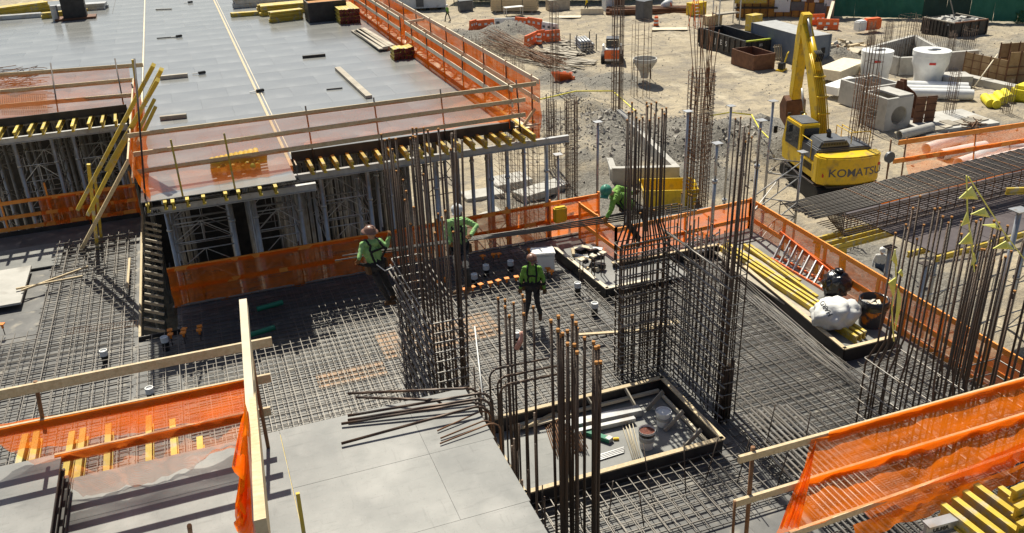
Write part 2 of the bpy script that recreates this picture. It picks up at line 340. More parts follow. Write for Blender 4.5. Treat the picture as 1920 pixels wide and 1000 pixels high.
def build_ground():
    xs = [-600, -300, -150, -80, -40, -20, -10, 0, 6] + [8 + .4 * i for i in range(219)] + [100, 115, 150, 250, 400, 700]
    ys = [-300, -100, -30, 0, 10, 16] + [19 + .4 * i for i in range(254)] + [122, 130, 150, 200, 300, 600, 1200]
    vs = []; ms = []
    for y in ys:
        for x in xs:
            z, g = terrain(x, y); vs.append((x, y, z + (rnd(-.03, .03) if 8 < x < 95 and 18 < y < 122 else 0))); ms.append(g)
    n = len(xs); fs = [(j * n + i, j * n + i + 1, (j + 1) * n + i + 1, (j + 1) * n + i) for j in range(len(ys) - 1) for i in range(n - 1)]
    me = bpy.data.meshes.new('ground'); me.from_pydata(vs, [], fs)
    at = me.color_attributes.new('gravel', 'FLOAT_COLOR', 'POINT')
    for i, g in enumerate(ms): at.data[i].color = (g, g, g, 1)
    for p in me.polygons: p.use_smooth = True
    mt = bpy.data.materials.new('site_dirt'); mt.use_nodes = True
    n_ = mt.node_tree.nodes; l = mt.node_tree.links; b = n_['Principled BSDF']; b.inputs['Roughness'].default_value = 0.95; b.inputs['Specular IOR Level'].default_value = 0.15
    tc = n_.new('ShaderNodeTexCoord')
    def noise(s, d=6, st=None, rot=0):
        q = n_.new('ShaderNodeTexNoise'); q.inputs['Scale'].default_value = s; q.inputs['Detail'].default_value = d; q.inputs['Roughness'].default_value = .65
        if st:
            mp = n_.new('ShaderNodeMapping'); mp.inputs['Scale'].default_value = st; mp.inputs['Rotation'].default_value = (0, 0, rot); l.new(tc.outputs['Object'], mp.inputs[0]); l.new(mp.outputs[0], q.inputs[0])
        else: l.new(tc.outputs['Object'], q.inputs[0])
        return q.outputs[0]
    def rng(x, a, b_, c=0, d=1):
        q = n_.new('ShaderNodeMapRange'); q.inputs[1].default_value = a; q.inputs[2].default_value = b_; q.inputs[3].default_value = c; q.inputs[4].default_value = d; l.new(x, q.inputs[0]); return q.outputs[0]
    def mix(f, a, b_):
        q = n_.new('ShaderNodeMix'); q.data_type = 'RGBA'; l.new(f, q.inputs[0])
        for k, s in ((6, a), (7, b_)):
            if isinstance(s, tuple): q.inputs[k].default_value = (*s, 1)
            else: l.new(s, q.inputs[k])
        return q.outputs[2]
    c = mix(rng(noise(.12), .38, .62), (.46, .385, .27), (.36, .305, .22))
    c = mix(rng(noise(.35, 8, (.35, 1.6, 1), .6), .50, .68), c, (.24, .205, .16))          # wheel tracks
    c = mix(rng(noise(.30, 8, (1.7, .4, 1), 1.0), .55, .70), c, (.54, .47, .35))
    c = mix(rng(noise(2.2, 8), .50, .72), c, (.21, .185, .15))
    c = mix(rng(noise(.5, 9), .50, .66), c, (.25, .22, .18))
    c = mix(rng(noise(7.0, 4), .62, .70), c, (.46, .43, .37))
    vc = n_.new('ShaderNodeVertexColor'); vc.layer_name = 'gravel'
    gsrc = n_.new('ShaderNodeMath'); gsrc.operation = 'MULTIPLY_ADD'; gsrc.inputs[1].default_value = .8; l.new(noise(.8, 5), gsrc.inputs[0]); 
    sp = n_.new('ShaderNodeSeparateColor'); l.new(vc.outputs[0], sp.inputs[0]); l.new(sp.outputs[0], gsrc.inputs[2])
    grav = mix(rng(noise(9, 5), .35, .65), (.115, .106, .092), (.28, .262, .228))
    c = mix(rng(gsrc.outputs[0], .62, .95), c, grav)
    l.new(c, b.inputs['Base Color'])
    bp = n_.new('ShaderNodeBump'); bp.inputs['Strength'].default_value = .9; bp.inputs['Distance'].default_value = .12
    ad = n_.new('ShaderNodeMath'); ad.operation = 'ADD'; l.new(noise(1.6, 8), ad.inputs[0]); l.new(noise(6, 6), ad.inputs[1])
    l.new(ad.outputs[0], bp.inputs['Height']); l.new(bp.outputs[0], b.inputs['Normal'])
    me.materials.append(mt)
    struct(link('ground', me))
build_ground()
# ------------------------------------------------------------------ formwork decks
def panels(parent, x0, x1, y0, y1, z, px, py, material, holes=(), th=0.021, gap=0.003, stag=True):
    cache = {}
    nx = max(1, round((x1 - x0) / px)); ny = max(1, round((y1 - y0) / py)); sx = (x1 - x0) / nx; sy = (y1 - y0) / ny
    for j in range(ny):
        off = (sx * 0.5 if (stag and j % 2) else 0.0)
        xs = [x0] + [x0 + off + sx * i for i in range(1 if not off else 0, nx + 1) if x0 + .05 < x0 + off + sx * i < x1 - .05] + [x1]
        for i in range(len(xs) - 1):
            a, b = xs[i], xs[i + 1]; c, d = y0 + sy * j, y0 + sy * (j + 1)
            if any(hx0 <= (a + b) / 2 <= hx1 and hy0 <= (c + d) / 2 <= hy1 for hx0, hx1, hy0, hy1 in holes): continue
            key = (round(b - a, 3), round(d - c, 3))
            if key not in cache:
                me = MB().box((0, 0, -th / 2), (b - a - gap, d - c - gap, th)).mesh('panel'); me.materials.append(M[material]); cache[key] = me
            mw = Matrix.Translation(((a + b) / 2, (c + d) / 2, z - rnd(0, 0.0022)))
            link('panel', cache[key], None, parent, mw=mw @ Matrix.Rotation(rnd(-.0004, .0004), 4, 'X') @ Matrix.Rotation(rnd(-.0004, .0004), 4, 'Y'))

low = thing('lower_formwork_deck', 'grey panelled lower slab formwork deck beneath the rebar mats', 'formwork deck', (6, 16, 0))
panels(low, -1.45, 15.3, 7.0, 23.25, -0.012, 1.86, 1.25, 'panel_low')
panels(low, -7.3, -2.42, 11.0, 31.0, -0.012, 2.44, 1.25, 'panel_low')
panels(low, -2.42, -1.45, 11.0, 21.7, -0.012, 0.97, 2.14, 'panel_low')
for k in range(16): ibeam('joist', (-1.2 + k * 1.08, 7.0, -0.25), 0, 16.1, low)
for y in (8.5, 12, 15.5, 19, 22.6): MB().box((7.0, y, -0.38), (17.0, 0.12, 0.22)).build('waler', 'waler', low)
MB().box((6.9, 23.27, -0.10), (16.9, 0.035, 0.22)).build('edge_board', 'panel_dark', low)
MB().box((6.9, 23.262, 0.052), (16.9, 0.05, 0.03)).build('edge_strip', 'timber_grey', low)
MB().box((-4.9, 31.03, -0.02), (4.9, 0.035, 0.30)).build('edge_board', 'panel_dark', low)
MB().box((15.32, 15.1, -0.12), (0.035, 16.2, 0.24)).build('edge_board', 'timber_grey', low)

up = thing('upper_formwork_deck', 'large raised deck of glossy grey form panels on yellow joists', 'formwork deck', (2, 28, 3.5))
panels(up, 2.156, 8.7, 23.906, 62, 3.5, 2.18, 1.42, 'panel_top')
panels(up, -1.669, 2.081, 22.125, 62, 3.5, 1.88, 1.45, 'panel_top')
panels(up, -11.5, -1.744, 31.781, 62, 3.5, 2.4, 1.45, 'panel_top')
MB().box((2.119, 42.3, 3.506), (0.08, 38, 0.014)).build('filler_strip', 'timber', up)
MB().box((2.25, 42.3, 3.504), (0.03, 38, 0.008)).build('filler_strip', 'timber_pale', up)
MB().box((-1.706, 47, 3.505), (0.05, 30, 0.012)).build('filler_strip', 'timber_pale', up)
MB().box((-3.375, 58, 3.503), (0.02, 7, 0.006)).build('filler_strip', 'panel_dark', up)
# joists (run along Y) and their steel walers
for k in range(18): ibeam('joist', (2.578 + k * 0.38 + rnd(-.06, .06), 23.0 + rnd(-.06, .04), 3.276), rnd(-.02, .02), 3.6, up)
for k in range(9): ibeam('joist', (-1.52 + [0, .40, .58, .92, 1.30, 1.83, 2.14, 2.67, 3.05][k], 21.919 + rnd(-.06, .03), 3.276), rnd(-.02, .02), 3.6, up)
for k in range(15): ibeam('joist', (-8.06 + k * 0.427 + rnd(-.08, .08), 30.656 + rnd(-.1, .1), 3.276), rnd(-.03, .03), 3.6, up)
def waler(p0, p1):
    mb = MB(); p0 = Vector(p0); p1 = Vector(p1)
    mb.beam(p0, p1, 0.05, 0.20)
    for dz in (-0.093, 0.093): mb.beam(p0 + P3(0, 0, dz), p1 + P3(0, 0, dz), 0.13, 0.016)
    return mb.build('waler', 'waler', up)
waler((1.781, 23.231, 3.165), (10.172, 23.231, 3.165)); waler((-1.641, 22.359, 3.165), (2.578, 22.359, 3.165)); waler((-8.625, 30.938, 3.165), (-2.203, 30.938, 3.165))
waler((1.9, 25.6, 3.165), (9.7, 25.6, 3.165)); waler((-1.6, 24.9, 3.165), (2.6, 24.9, 3.165)); waler((-8.6, 33.2, 3.165), (-2.2, 33.2, 3.165))
MB().box((5.438, 23.869, 3.566), (6.47, 0.03, 0.28)).build('toe_board', 'panel_dark', up)
MB().box((-5.25, 31.744, 3.575), (6.19, 0.03, 0.26)).build('toe_board', 'panel_dark', up)
MB().box((8.728, 42.9, 3.55), (0.03, 38, 0.2)).build('toe_board', 'panel_dark', up)
text('stencil', 'ULMA', 0.15, Matrix.Translation((1.875, 23.231 - .068, 3.10)) @ Matrix.Rotation(math.pi / 2, 4, 'X'), 'black', up, .002, True)
text('stencil', 'ULMA', 0.13, Matrix.Translation((-1.613, 22.359 - .068, 3.11)) @ Matrix.Rotation(math.pi / 2, 4, 'X'), 'black', up, .002, True)

# foreground raised deck
fd = thing('raised_form_panels', 'pale grey raised form panels in the foreground with yellow joists below', 'formwork deck', (0, 9.4, 3.5))
for x0, x1, y0, y1, dz in ((.30, 2.16, 9.77, 11.16, 0), (2.16, 3.11, 9.77, 11.16, .0), (.30, 2.16, 8.34, 9.77, -.002), (2.16, 3.09, 8.34, 9.77, -.001), (.30, 3.07, 5.9, 8.34, -.003), (-.28, .295, 5.9, 11.16, -.002),
                           (-2.44, -.285, 10.22, 11.16, .0), (-2.44, -.285, 9.0, 10.22, -.002), (-2.44, -.285, 5.9, 9.0, -.003), (-4.3, -2.445, 5.9, 11.16, -.002)):
    MB().span((x0 + .0018, y0 + .0018, 3.479 + dz), (x1 - .0018, y1 - .0018, 3.5 + dz)).build('panel', 'panel', fd)
for u in (40, 75, 128, 153, 208, 279, 325, 366):
    tip = {40: 815, 75: 805, 128: 810, 153: 803, 208: 793, 279: 779, 325: 785, 366: 820}[u]
    t = G(u, tip, 3.47); ibeam('joist', (t.x, t.y - 3.0, 3.272), rnd(-.02, .02), 3.0, fd)
for k in range(7): ibeam('joist', (.33 + k * .42, 8.0, 3.272), 0, 3.08, fd)
MB().box((-.6, 10.3, 3.16), (7.4, 0.12, 0.2)).build('waler', 'waler', fd)
MB().box((-.6, 7.7, 3.16), (7.4, 0.12, 0.2)).build('waler', 'waler', fd)
for x in (-3.2, -1.1, .9, 2.7):
    for y in (7.7, 10.3): bar('shore', (x, y, 0), (x, y, 3.06), .05, 'alu', fd, 10)

# ------------------------------------------------------------------ slab edge forms on the lower deck
def curb(parent, pts, h=0.36, th=0.05, closed=True, face='panel_dark', cap='timber', z=0.0):
    n = len(pts)
    for i in range(n if closed else n - 1):
        a = Vector((*pts[i], z)); b = Vector((*pts[(i + 1) % n], z)); d = (b - a).normalized()
        MB().beam(a + P3(0, 0, h / 2), b + P3(0, 0, h / 2), th, h).build('form_board', face, parent)
        MB().beam(a + P3(0, 0, h + .016) - d * .03, b + P3(0, 0, h + .016) + d * .03, th + .055, .03).build('top_rail', cap, parent)
pit = thing('box_out_form', 'open rectangular timber box-out form holding buckets among the rebar', 'formwork', (6.4, 13.2, 0))
PIT = [(4.35, 12.05), (8.52, 12.05), (8.52, 14.46), (4.35, 14.46)]
curb(pit, PIT, cap='timber')
MB().span((4.4, 12.1, .0), (8.47, 14.41, .03)).build('floor_panel', 'panel', pit)
for p, q in (((8.30, 14.0, .35), (7.86, 13.9, .05)), ((8.32, 13.2, .35), (7.85, 13.1, .05)), ((8.32, 12.5, .35), (7.86, 12.42, .05)), ((7.6, 14.4, .36), (7.66, 13.85, .05)), ((6.7, 14.4, .36), (6.82, 13.85, .05))):
    board('brace', p, q, .10, .03, 'timber_grey', pit, up=(0, 1, 0) if abs(p[0] - q[0]) > .2 else (1, 0, 0))
for x0, x1 in ((4.9, 8.4),): MB().box(((x0 + x1) / 2, 14.36, .13), (x1 - x0, .06, .07)).build('kicker', 'timber_pale', pit)
MB().box((8.40, 13.2, .10), (.06, 2.2, .06)).build('kicker', 'timber_pale', pit)

wk = thing('walkway_form', 'narrow edge platform of form panels with timber kerb beside orange net', 'formwork', (13.6, 17.5, 0))
WKL = [(12.95, 13.9), (14.4, 13.9), (15.25, 20.1), (13.52, 20.1)]
for i in range(5):
    f0 = i / 5; f1 = (i + 1) / 5 - .002
    q = [Vector((*WKL[0], 0)).lerp(Vector((*WKL[3], 0)), f0), Vector((*WKL[1], 0)).lerp(Vector((*WKL[2], 0)), f0), Vector((*WKL[1], 0)).lerp(Vector((*WKL[2], 0)), f1), Vector((*WKL[0], 0)).lerp(Vector((*WKL[3], 0)), f1)]
    MB().prism([(p.x, p.y) for p in q], .20, .225).build('panel', 'panel', wk)
curb(wk, [(13.52, 20.1), (12.95, 13.9), (14.4, 13.9)], closed=False, h=.34)
curb(wk, [(10.2, 20.25), (13.52, 20.1)], closed=False, h=.34)
curb(wk, [(9.15, 21.9), (9.35, 18.9), (10.6, 18.9)], closed=False, h=.34, cap='timber_pale')
MB().span((9.4, 18.95, .18), (11.9, 22.0, .205)).build('panel', 'panel', wk)
MB().span((11.95, 20.2, .18), (15.2, 23.1, .205)).build('panel', 'panel', wk)

# ------------------------------------------------------------------ rebar mats
def clip(a, b, fixed, axis, holes):
    segs = [(a, b)]
    for hx0, hx1, hy0, hy1 in holes:
        lo, hi, f0, f1 = (hx0, hx1, hy0, hy1) if axis == 0 else (hy0, hy1, hx0, hx1)
        if f0 <= fixed <= f1:
            out = []
            for s, e in segs:
                if e <= lo or s >= hi: out.append((s, e))
                else:
                    if s < lo: out.append((s, lo))
                    if e > hi: out.append((hi, e))
            segs = out
    return [s for s in segs if s[1] - s[0] > .15]
def rebar_mat(label, x0, x1, y0, y1, px, py, layers, holes=(), r=.0105, jit=.02, seed=1, skew=0.0):
    t = thing('rebar_mat', label, 'rebar mat', ((x0 + x1) / 2, (y0 + y1) / 2, 0), group='rebar mats on the lower deck')
    rg = random.Random(seed)
    for z, dx in layers:
        for i in range(int((x1 - x0 - dx) / px) + 1):
            x = x0 + dx + i * px + rg.uniform(-jit, jit)
            for s, e in clip(y0, y1, x, 1, holes):
                j = rg.uniform(-.03, .03); bar('bar', (x, round(s + rg.choice((0, 0, .1, .25)), 2), z + r), (x + j, round(e - rg.choice((0, 0, .1)), 2), z + r), r, 'rebar', t, 4)
        for i in range(int((y1 - y0 - dx) / py) + 1):
            y = y0 + dx + i * py + rg.uniform(-jit, jit)
            for s, e in clip(x0, x1, y, 0, holes):
                j = rg.uniform(-.03, .03); bar('bar', (round(s + rg.choice((0, 0, .1, .25)), 2), y, z - r), (round(e - rg.choice((0, .1)), 2), y + j, z - r), r, 'rebar', t, 4)
    return t
HO = [(4.25, 8.62, 11.95, 14.56), (9.25, 12, 18.85, 23), (10.1, 16, 20.0, 23.3), (3.2, 4.1, 13.6, 17.0)]
rebar_mat('wide rebar mat spread over the deck around the standing worker', -1.4, 8.9, 10.3, 22.9, .225, .215, ((.04, 0), (.20, .10)), HO, seed=2, r=.0115)
rebar_mat('dense rebar mat between the tall wall cage and the edge platform', 9.0, 12.8, 8.2, 19.9, .24, .22, ((.04, 0.05), (.20, .12), (.11, .18)), [(9.25, 12, 18.85, 23), (8.9, 9.5, 12.8, 15.6)], r=.011, seed=3)
rebar_mat('rebar mat on the shaded left deck beyond the foreground rails', -7.2, -2.5, 12.5, 29.2, .29, .26, ((.04, .0), (.22, .12)), [(-7.5, -4.9, 23.0, 31.2)], seed=4, r=.013)
rebar_mat('strip of rebar mat beneath the foreground net at far right', 12.9, 15.2, 8.0, 13.6, .25, .24, ((.04, 0), (.2, .1)), [], seed=5)
rebar_mat('narrow rebar mat strip crossing to the left deck by the open joists', -2.45, -1.45, 12.5, 21.5, .3, .3, ((.05, 0), (.22, .1)), [], seed=6)

# loose long bars lying on the mats
t = thing('loose_bars', 'bundle of pale parallel bars lying along the platform kerb', 'rebar', (12.9, 16.5, .25))
for i in range(7): bent('bar', [P3(13.25 - i * .075, 20.0 - rnd(0, 1), .26), P3(12.95 - i * .08, 17, .27), P3(12.62 - i * .07 + rnd(-.05, .05), 14.2, .28), P3(12.35 + rnd(-.1, .1) - i * .03, 11.2, .27)], .012, 'rebar', t)
t = thing('loose_bars', 'raft of thick pale bars side by side in front of the tall wall cage', 'rebar', (9.9, 11.5, .3))
for i in range(11): bar('bar', (9.15 + i * .125, 12.75 - i * .02 + rnd(-.08, .08), .32), (8.95 + i * .125, 7.2, .32), .027, 'tie', t, 7)
for i, (pa, pb) in enumerate((((1085, 628), (1200, 620)), ((890, 612), (905, 745)))):
    a = G(*pa, .26); b = G(*pb, .26)
    if i == 0: tag(board('loose_plank', a, b, .09, .04, 'timber', None), 'thin bent batten lying on the mat right of the standing worker', 'plank')
    else: tag(bar('pale_rod', a, b, .018, 'pvc', None, 8), 'pale straight rod lying on the mat left of the standing worker', 'rod')
for i, (pa, pb, lb) in enumerate((((40, 545), (165, 500), 'upper of two crossed timber battens on the left rebar mat'), ((30, 542), (155, 518), 'lower of two crossed timber battens on the left rebar mat'))):
    tag(board('batten', G(*pa, .27), G(*pb, .27), .05, .05, 'timber', None), lb, 'batten')
tag(board('batten', G(243, 485, .28), G(239, 540, .28), .06, .05, 'timber', None), 'short upright-looking batten beside the open joists of the left deck', 'batten')
# high-chair strip
t = thing('bar_chair', 'rusty wire bar chair strip lying across the left mat', 'bar chair', G(190, 610, .24))
a = G(125, 622, .3); b = G(258, 606, .3)
for k in (0, 1): bar('rod', a + P3(0, k * .12, k * .1 - .08), b + P3(0, k * .12, k * .1 - .08), .006, 'rebar_rust', t, 4)
for k in range(26):
    p = a.lerp(b, k / 25); bar('leg', p + P3(0, 0, -.08), p + P3(.05, .12, .02), .006, 'rebar_rust', t, 4)
# tan slabs on the left edge
tag(MB().box((-6.55, 26.3, .17), (2.2, 2.6, .06)).build('concrete_board', 'concrete', None), 'pale grey blotchy sheet lying at the left edge of the deck', 'sheet')
tag(MB().box((-6.2, 28.6, .05), (3.0, 1.9, .04), .0).build('plywood_sheet', 'panel', None), 'dark form sheet with barred shadows behind the pale blotchy sheet', 'sheet')
# open strip with bare joists between left deck and scaffold
t = thing('open_joists', 'row of bare timber joists in the open slot beside the left deck', 'joists', (-2, 26, -.2))
MB().box((-2.38, 26.4, .02), (.06, 9.2, .10)).build('edge_beam', 'timber', t)
for k in range(17): board('joist', (-2.3, 22.0 + k * .53, -.05), (-1.82, 21.93 + k * .53, -.24), .05, .08, 'timber_grey', t)
tag(MB().box((-1.9, 21.75, .02), (1.0, .04, .16)).build('stop_end_board', 'panel_dark', None), 'dark board closing the open slot beside the left deck', 'board')

# ------------------------------------------------------------------ upright cages
def cage(label, x0, x1, y0, y1, nx, ny, zh, dz, ztop, r=.016, hr=.011, z0=.02, crank=0.0, mt='rebar_v', ends=0, name='rebar_cage', group=None, seed=0, lean=(0, 0), cuts=True):
    rg = random.Random(seed + 11); t = thing(name, label, 'rebar cage', ((x0 + x1) / 2, (y0 + y1) / 2, z0), group=group)
    pos = []
    for i in range(nx):
        x = x0 + (x1 - x0) * i / max(1, nx - 1)
        for y in (y0, y1): pos.append((x, y))
    for j in range(1, ny - 1):
        y = y0 + (y1 - y0) * j / (ny - 1)
        for x in (x0, x1): pos.append((x, y))
    cx, cy = (x0 + x1) / 2, (y0 + y1) / 2
    for x, y in pos:
        zt = ztop(x, y, rg) if callable(ztop) else ztop + rg.uniform(-.15, .15)
        ix = x - math.copysign(r + hr, x - cx) + rg.uniform(-.015, .015); iy = y - math.copysign(r + hr, y - cy) + rg.uniform(-.015, .015)
        L = zt - z0; tx, ty = ix + lean[0] * L + rg.uniform(-.02, .02) * L * .3, iy + lean[1] * L + rg.uniform(-.02, .02) * L * .3
        if crank and zt > zh + .4:
            k = zh - .05; kx = ix + (cx - ix) * crank; ky = iy + (cy - iy) * crank
            bent('bar', [(ix, iy, z0), (ix, iy, k - .2), (ix + (kx - ix) * .15, iy + (ky - iy) * .15, k - .1), (kx, ky, k + .3), (kx + (tx - ix), ky + (ty - iy), zt)], r, mt, t, 6)
            if cuts: bar('cut_end', (kx + (tx - ix), ky + (ty - iy), zt), (kx + (tx - ix), ky + (ty - iy), zt + .03), r * 1.08, 'rustcut', t, 6)
        else:
            bar('bar', (ix, iy, z0), (tx, ty, zt), r, mt, t, 6)
            if cuts: bar('cut_end', (tx, ty, zt), (tx, ty, zt + .03), r * 1.08, 'rustcut', t, 6)
    c = .05; pts = []
    for (px, py, ax, ay, bx, by) in ((x0, y0, 0, 1, 1, 0), (x1, y0, -1, 0, 0, 1), (x1, y1, 0, -1, -1, 0), (x0, y1, 1, 0, 0, -1)):
        pts += arc((px, py, 0), (ax, ay, 0), (bx, by, 0), c, 3)
    pts = [Vector(p) for p in pts]; mb = MB(); mb.tube(pts + [pts[0]], hr, 5, cap=False); me = mb.mesh('tie', True); me.materials.append(M['tie'] if mt != 'rebar_far' else M['rebar_far'])
    z = z0 + .08
    while z <= zh + .01:
        link('tie', me, None, t, mw=Matrix.Translation((rg.uniform(-.012, .012), rg.uniform(-.012, .012), z)) @ Matrix.Translation((cx, cy, 0)) @ Matrix.Rotation(rg.uniform(-.006, .006), 4, 'X') @ Matrix.Rotation(rg.uniform(-.006, .006), 4, 'Y') @ Matrix.Translation((-cx, -cy, 0)))
        z += dz * rg.uniform(.93, 1.07)
    return t
def zt1(x, y, g):
    if g.random() < .22: return 4.9 + g.uniform(-.3, .5)
    return 6.75 - .28 * (y - 13.8) + g.uniform(-.35, .15)
c1 = cage('tall dark wall cage climbed by the worker in the brown hard hat', 3.30, 3.95, 13.8, 16.9, 4, 11, 3.25, .21, zt1, r=.020, seed=1, hr=.016)
for k in range(10):   # starter bars lapped at the foot of the cage
    x = 3.36 if k % 2 else 3.9; y = 14.0 + (k // 2) * .65; bar('starter_bar', (x + .04, y, .02), (x + .04, y, 1.2 + rnd(-.1, .1)), .022, 'rebar_v', c1, 6)
for u_, v_ in ((847, 250), (853, 243), (866, 262)):
    q = V(u_, v_, y=14.0); bar('bar', (3.93 + .0 * u_, 14.0 + (866 - u_) * .02, .02), q, .023, 'rebar_v', c1, 6)
for k in range(12):    # long horizontal bars tied outside
    bar('wall_bar', (3.26, 13.75 + rnd(0, .1), .25 + k * .26), (3.26, 17.0 + rnd(-.2, .1), .25 + k * .26 + rnd(-.02, .02)), .019, 'tie', c1, 6)
def zt2(x, y, g): return 6.15 + g.uniform(-.3, .2) if g.random() < .8 else 4.0
c2 = cage('tall dark cage corner the bending worker sits on behind the box-out', 7.88, 9.02, 15.15, 15.6, 9, 3, 3.45, .23, zt2, r=.019, crank=.28, seed=2, hr=.012)
def zt2b(x, y, g):
    if y < 13.3: return 6.3 + g.uniform(-.25, .2)
    return 3.7 + g.uniform(0, .7)
c2b = cage('long tall meshed wall cage running forward from the cage corner', 9.02, 9.36, 12.86, 15.5, 3, 17, 3.45, .30, zt2b, r=.014, seed=3, hr=.011)
for k in range(14): bar('wall_bar', (8.985, 12.8 + rnd(-.05, .05), .25 + k * .245), (8.985, 15.55 + rnd(-.05, .1), .25 + k * .245 + rnd(-.01, .01)), .021, 'tie', c2b, 6)
for k in range(14): bar('wall_bar', (7.82, 15.12, .22 + k * .245), (9.1, 15.12, .22 + k * .245 + rnd(-.01, .01)), .017, 'tie', c2, 6)
for k in range(8): bar('starter_bar', (9.06 + .07 * (k % 4), 12.93 + .07 * (k // 4), .02), (9.06 + .07 * (k % 4), 12.93 + .07 * (k // 4), 1.45 + rnd(-.1, .1)), .022, 'rebar_v', c2b, 6)
for k in (0, 1, 2, 7, 8, 9): bar('starter_bar', (7.95 + .11 * k, 15.2 + (k % 2) * .33, .02), (7.95 + .11 * k, 15.2 + (k % 2) * .33, 1.35 + rnd(-.1, .1)), .02, 'rebar_v', c2, 6)
for k in range(5): bar('corner_bar', (9.0 + (k % 3) * .05, 12.9 + .05 * k, .02), (9.06 + (k % 3) * .05, 12.92 + .05 * k, 6.3 + rnd(-.2, .1)), .019, 'rebar_v', c2b, 6)
def zt3(x, y, g): return 4.75 + g.uniform(-.35, .35) + (y - 11.6) * -.1
cage('thick cranked column cage rising right of the loose bar raft', 11.4, 12.25, 9.6, 11.7, 5, 8, 1.85, .33, zt3, r=.021, crank=.16, mt='rebar_v', seed=4, hr=.014)
def zt4(x, y, g): return 4.05 + g.uniform(-.55, .45)
cage('cluster of thick ribbed starter bars at the far right edge', 12.95, 14.5, 9.7, 11.3, 7, 6, 1.2, .35, zt4, r=.024, seed=5, hr=.014)
def zt5(x, y, g): return 3.1 + g.uniform(-.5, .4)
cage('second cluster of thick ribbed bars leaving the frame at right', 12.6, 14.2, 7.8, 9.1, 7, 5, .9, .35, zt5, r=.024, seed=6, hr=.014)

# foreground bars
t = thing('starter_bars', 'nearest bunch of thick ribbed bars with orange tips at bottom centre', 'rebar', (4.9, 10.8, 0))
for u, v, y in ((1033, 605, 10.9), (1047, 597, 10.85), (1046, 622, 10.5), (1050, 632, 10.7), (1055, 629, 10.95), (1064, 624, 10.8), (1064, 648, 10.45), (1073, 596, 10.9), (1080, 609, 10.7), (1082, 620, 10.95), (1077, 650, 10.6), (1082, 664, 10.3), (1082, 687, 10.5), (1096, 637, 10.9), (1113, 645, 10.7), (1117, 655, 10.5), (1122, 653, 10.85), (1118, 683, 10.3), (1126, 682, 10.6)):
    q = V(u, v, y=y); lean = rnd(-.05, .05)
    bar('bar', (q.x + lean + rnd(-.02, .02), y - .03, .02), q, .026, 'rebar_v', t, 8); bar('tip', q, q + P3(0, 0, .05), .029, 'rustcut', t, 8)
t = thing('starter_bars', 'bunch of tall bars with orange tips beside the raised panel edge', 'rebar', (4.2, 12, 0))
for u, v, y in ((934, 562, 12.2), (947, 565, 12.0), (947, 578, 11.6), (955, 595, 11.7), (963, 571, 12.1), (980, 556, 11.8), (983, 566, 11.5), (982, 591, 11.3), (1000, 578, 12.0)):
    q = V(u, v, y=y); bar('bar', (q.x + rnd(-.06, .04), y, .02), q, .021, 'rebar_v', t, 8); bar('tip', q, q + P3(0, 0, .04), .023, 'rustcut', t, 8)
t = thing('wall_starters', 'row of upright bars standing in the slot beside the raised panel', 'rebar', (3.9, 11, 0))
for k in range(26):
    x = 3.48 + .14 * (k % 4) + rnd(-.03, .03); y = 9.6 + .1 * k; zt = rnd(1.3, 3.4)
    if k % 4 == 2: bent('bar', [(x + .12, y, .02), (x + .12, y, .9), (x, y, 1.5), (x, y, zt)], .016, 'rebar_v', t, 6)
    else: bar('bar', (x, y, .02), (x + rnd(-.03, .03), y, zt), .016, 'rebar_v', t, 6)
for k in range(7): bar('tie_bar', (3.45, 9.5 + k * .1, .3 + k * .3), (3.45, 12.4, .3 + k * .3), .011, 'rebar', t, 5)
for k in range(12): bar('dowel', (3.9 + .55 * k + rnd(-.1, .1), 11.65 - .22 * (k % 5) + rnd(-.2, .2), .02), (3.9 + .55 * k + rnd(-.1, .1), 11.6 - .22 * (k % 5) + rnd(-.2, .2), rnd(.7, 1.3)), .012, 'rebar_v', t, 5)
# hooked bars bent over the raised panel
t = thing('hooked_bars', 'thick hooked bars bent over onto the raised panel', 'rebar', (3.2, 11.0, 3.5))
for k, (ua, va, ub, vb) in enumerate(((652, 738, 868, 731), (652, 780, 893, 741), (652, 788, 890, 751), (640, 832, 888, 766), (668, 745, 800, 752), (640, 795, 880, 758))):
    tip = G(ua, va, 3.55); near = G(ub, vb, 3.62); y = near.y
    d = (tip - near); d.z = 0; d.normalize(); cx = near.x
    bent('bar', [tip, near + P3(0, 0, .02)] + [Vector((near.x + .25 * math.sin(a), y, 3.64 - .25 + .25 * math.cos(a))) for a in (.2, .6, 1.0, 1.35)] + [(near.x + .25, y, 3.0), (near.x + .28, y, .1)], .021, 'rebar_v', t, 8)
for k, (ua, va, ub, vb) in enumerate(((820, 808, 900, 772), (826, 822, 905, 790), (825, 832, 918, 795), (905, 725, 935, 690), (915, 735, 950, 705), (920, 745, 955, 720))):
    tip = G(ua, va, 3.53); near = G(ub, vb, 3.56); y = near.y
    if k > 2: tip = near + P3(.9, .1, -.1)
    s = 1 if k < 3 else -1
    bent('bar', [tip, near] + [Vector((near.x + s * .16 * math.sin(a), y, near.z - .16 + .16 * math.cos(a))) for a in (.4, .9, 1.4)] + [(near.x + s * .16, y, 2.2), (near.x + s * .17, y, .1)], .012 if k < 3 else .018, 'rebar_rust' if k < 3 else 'rebar_v', t, 6)

# long bars carried by three workers
t = thing('carried_bars', 'bundle of long bars carried level between the three climbing workers', 'rebar', (6, 16, 3.5))
for k in range(5):
    a = V(690 - 12 * k if k else 630, 476 + (k - 2) * 2.0 + (14 if k == 0 else 0), y=16.95 - .02 * k) if k else V(628, 489, y=17.0)
    b = V(1270 + 9 * k, 382 + 3.2 * k, y=16.1)
    bent('bar', [a, a.lerp(b, .5) - P3(0, 0, .03), b], .017, 'rebar', t, 6)
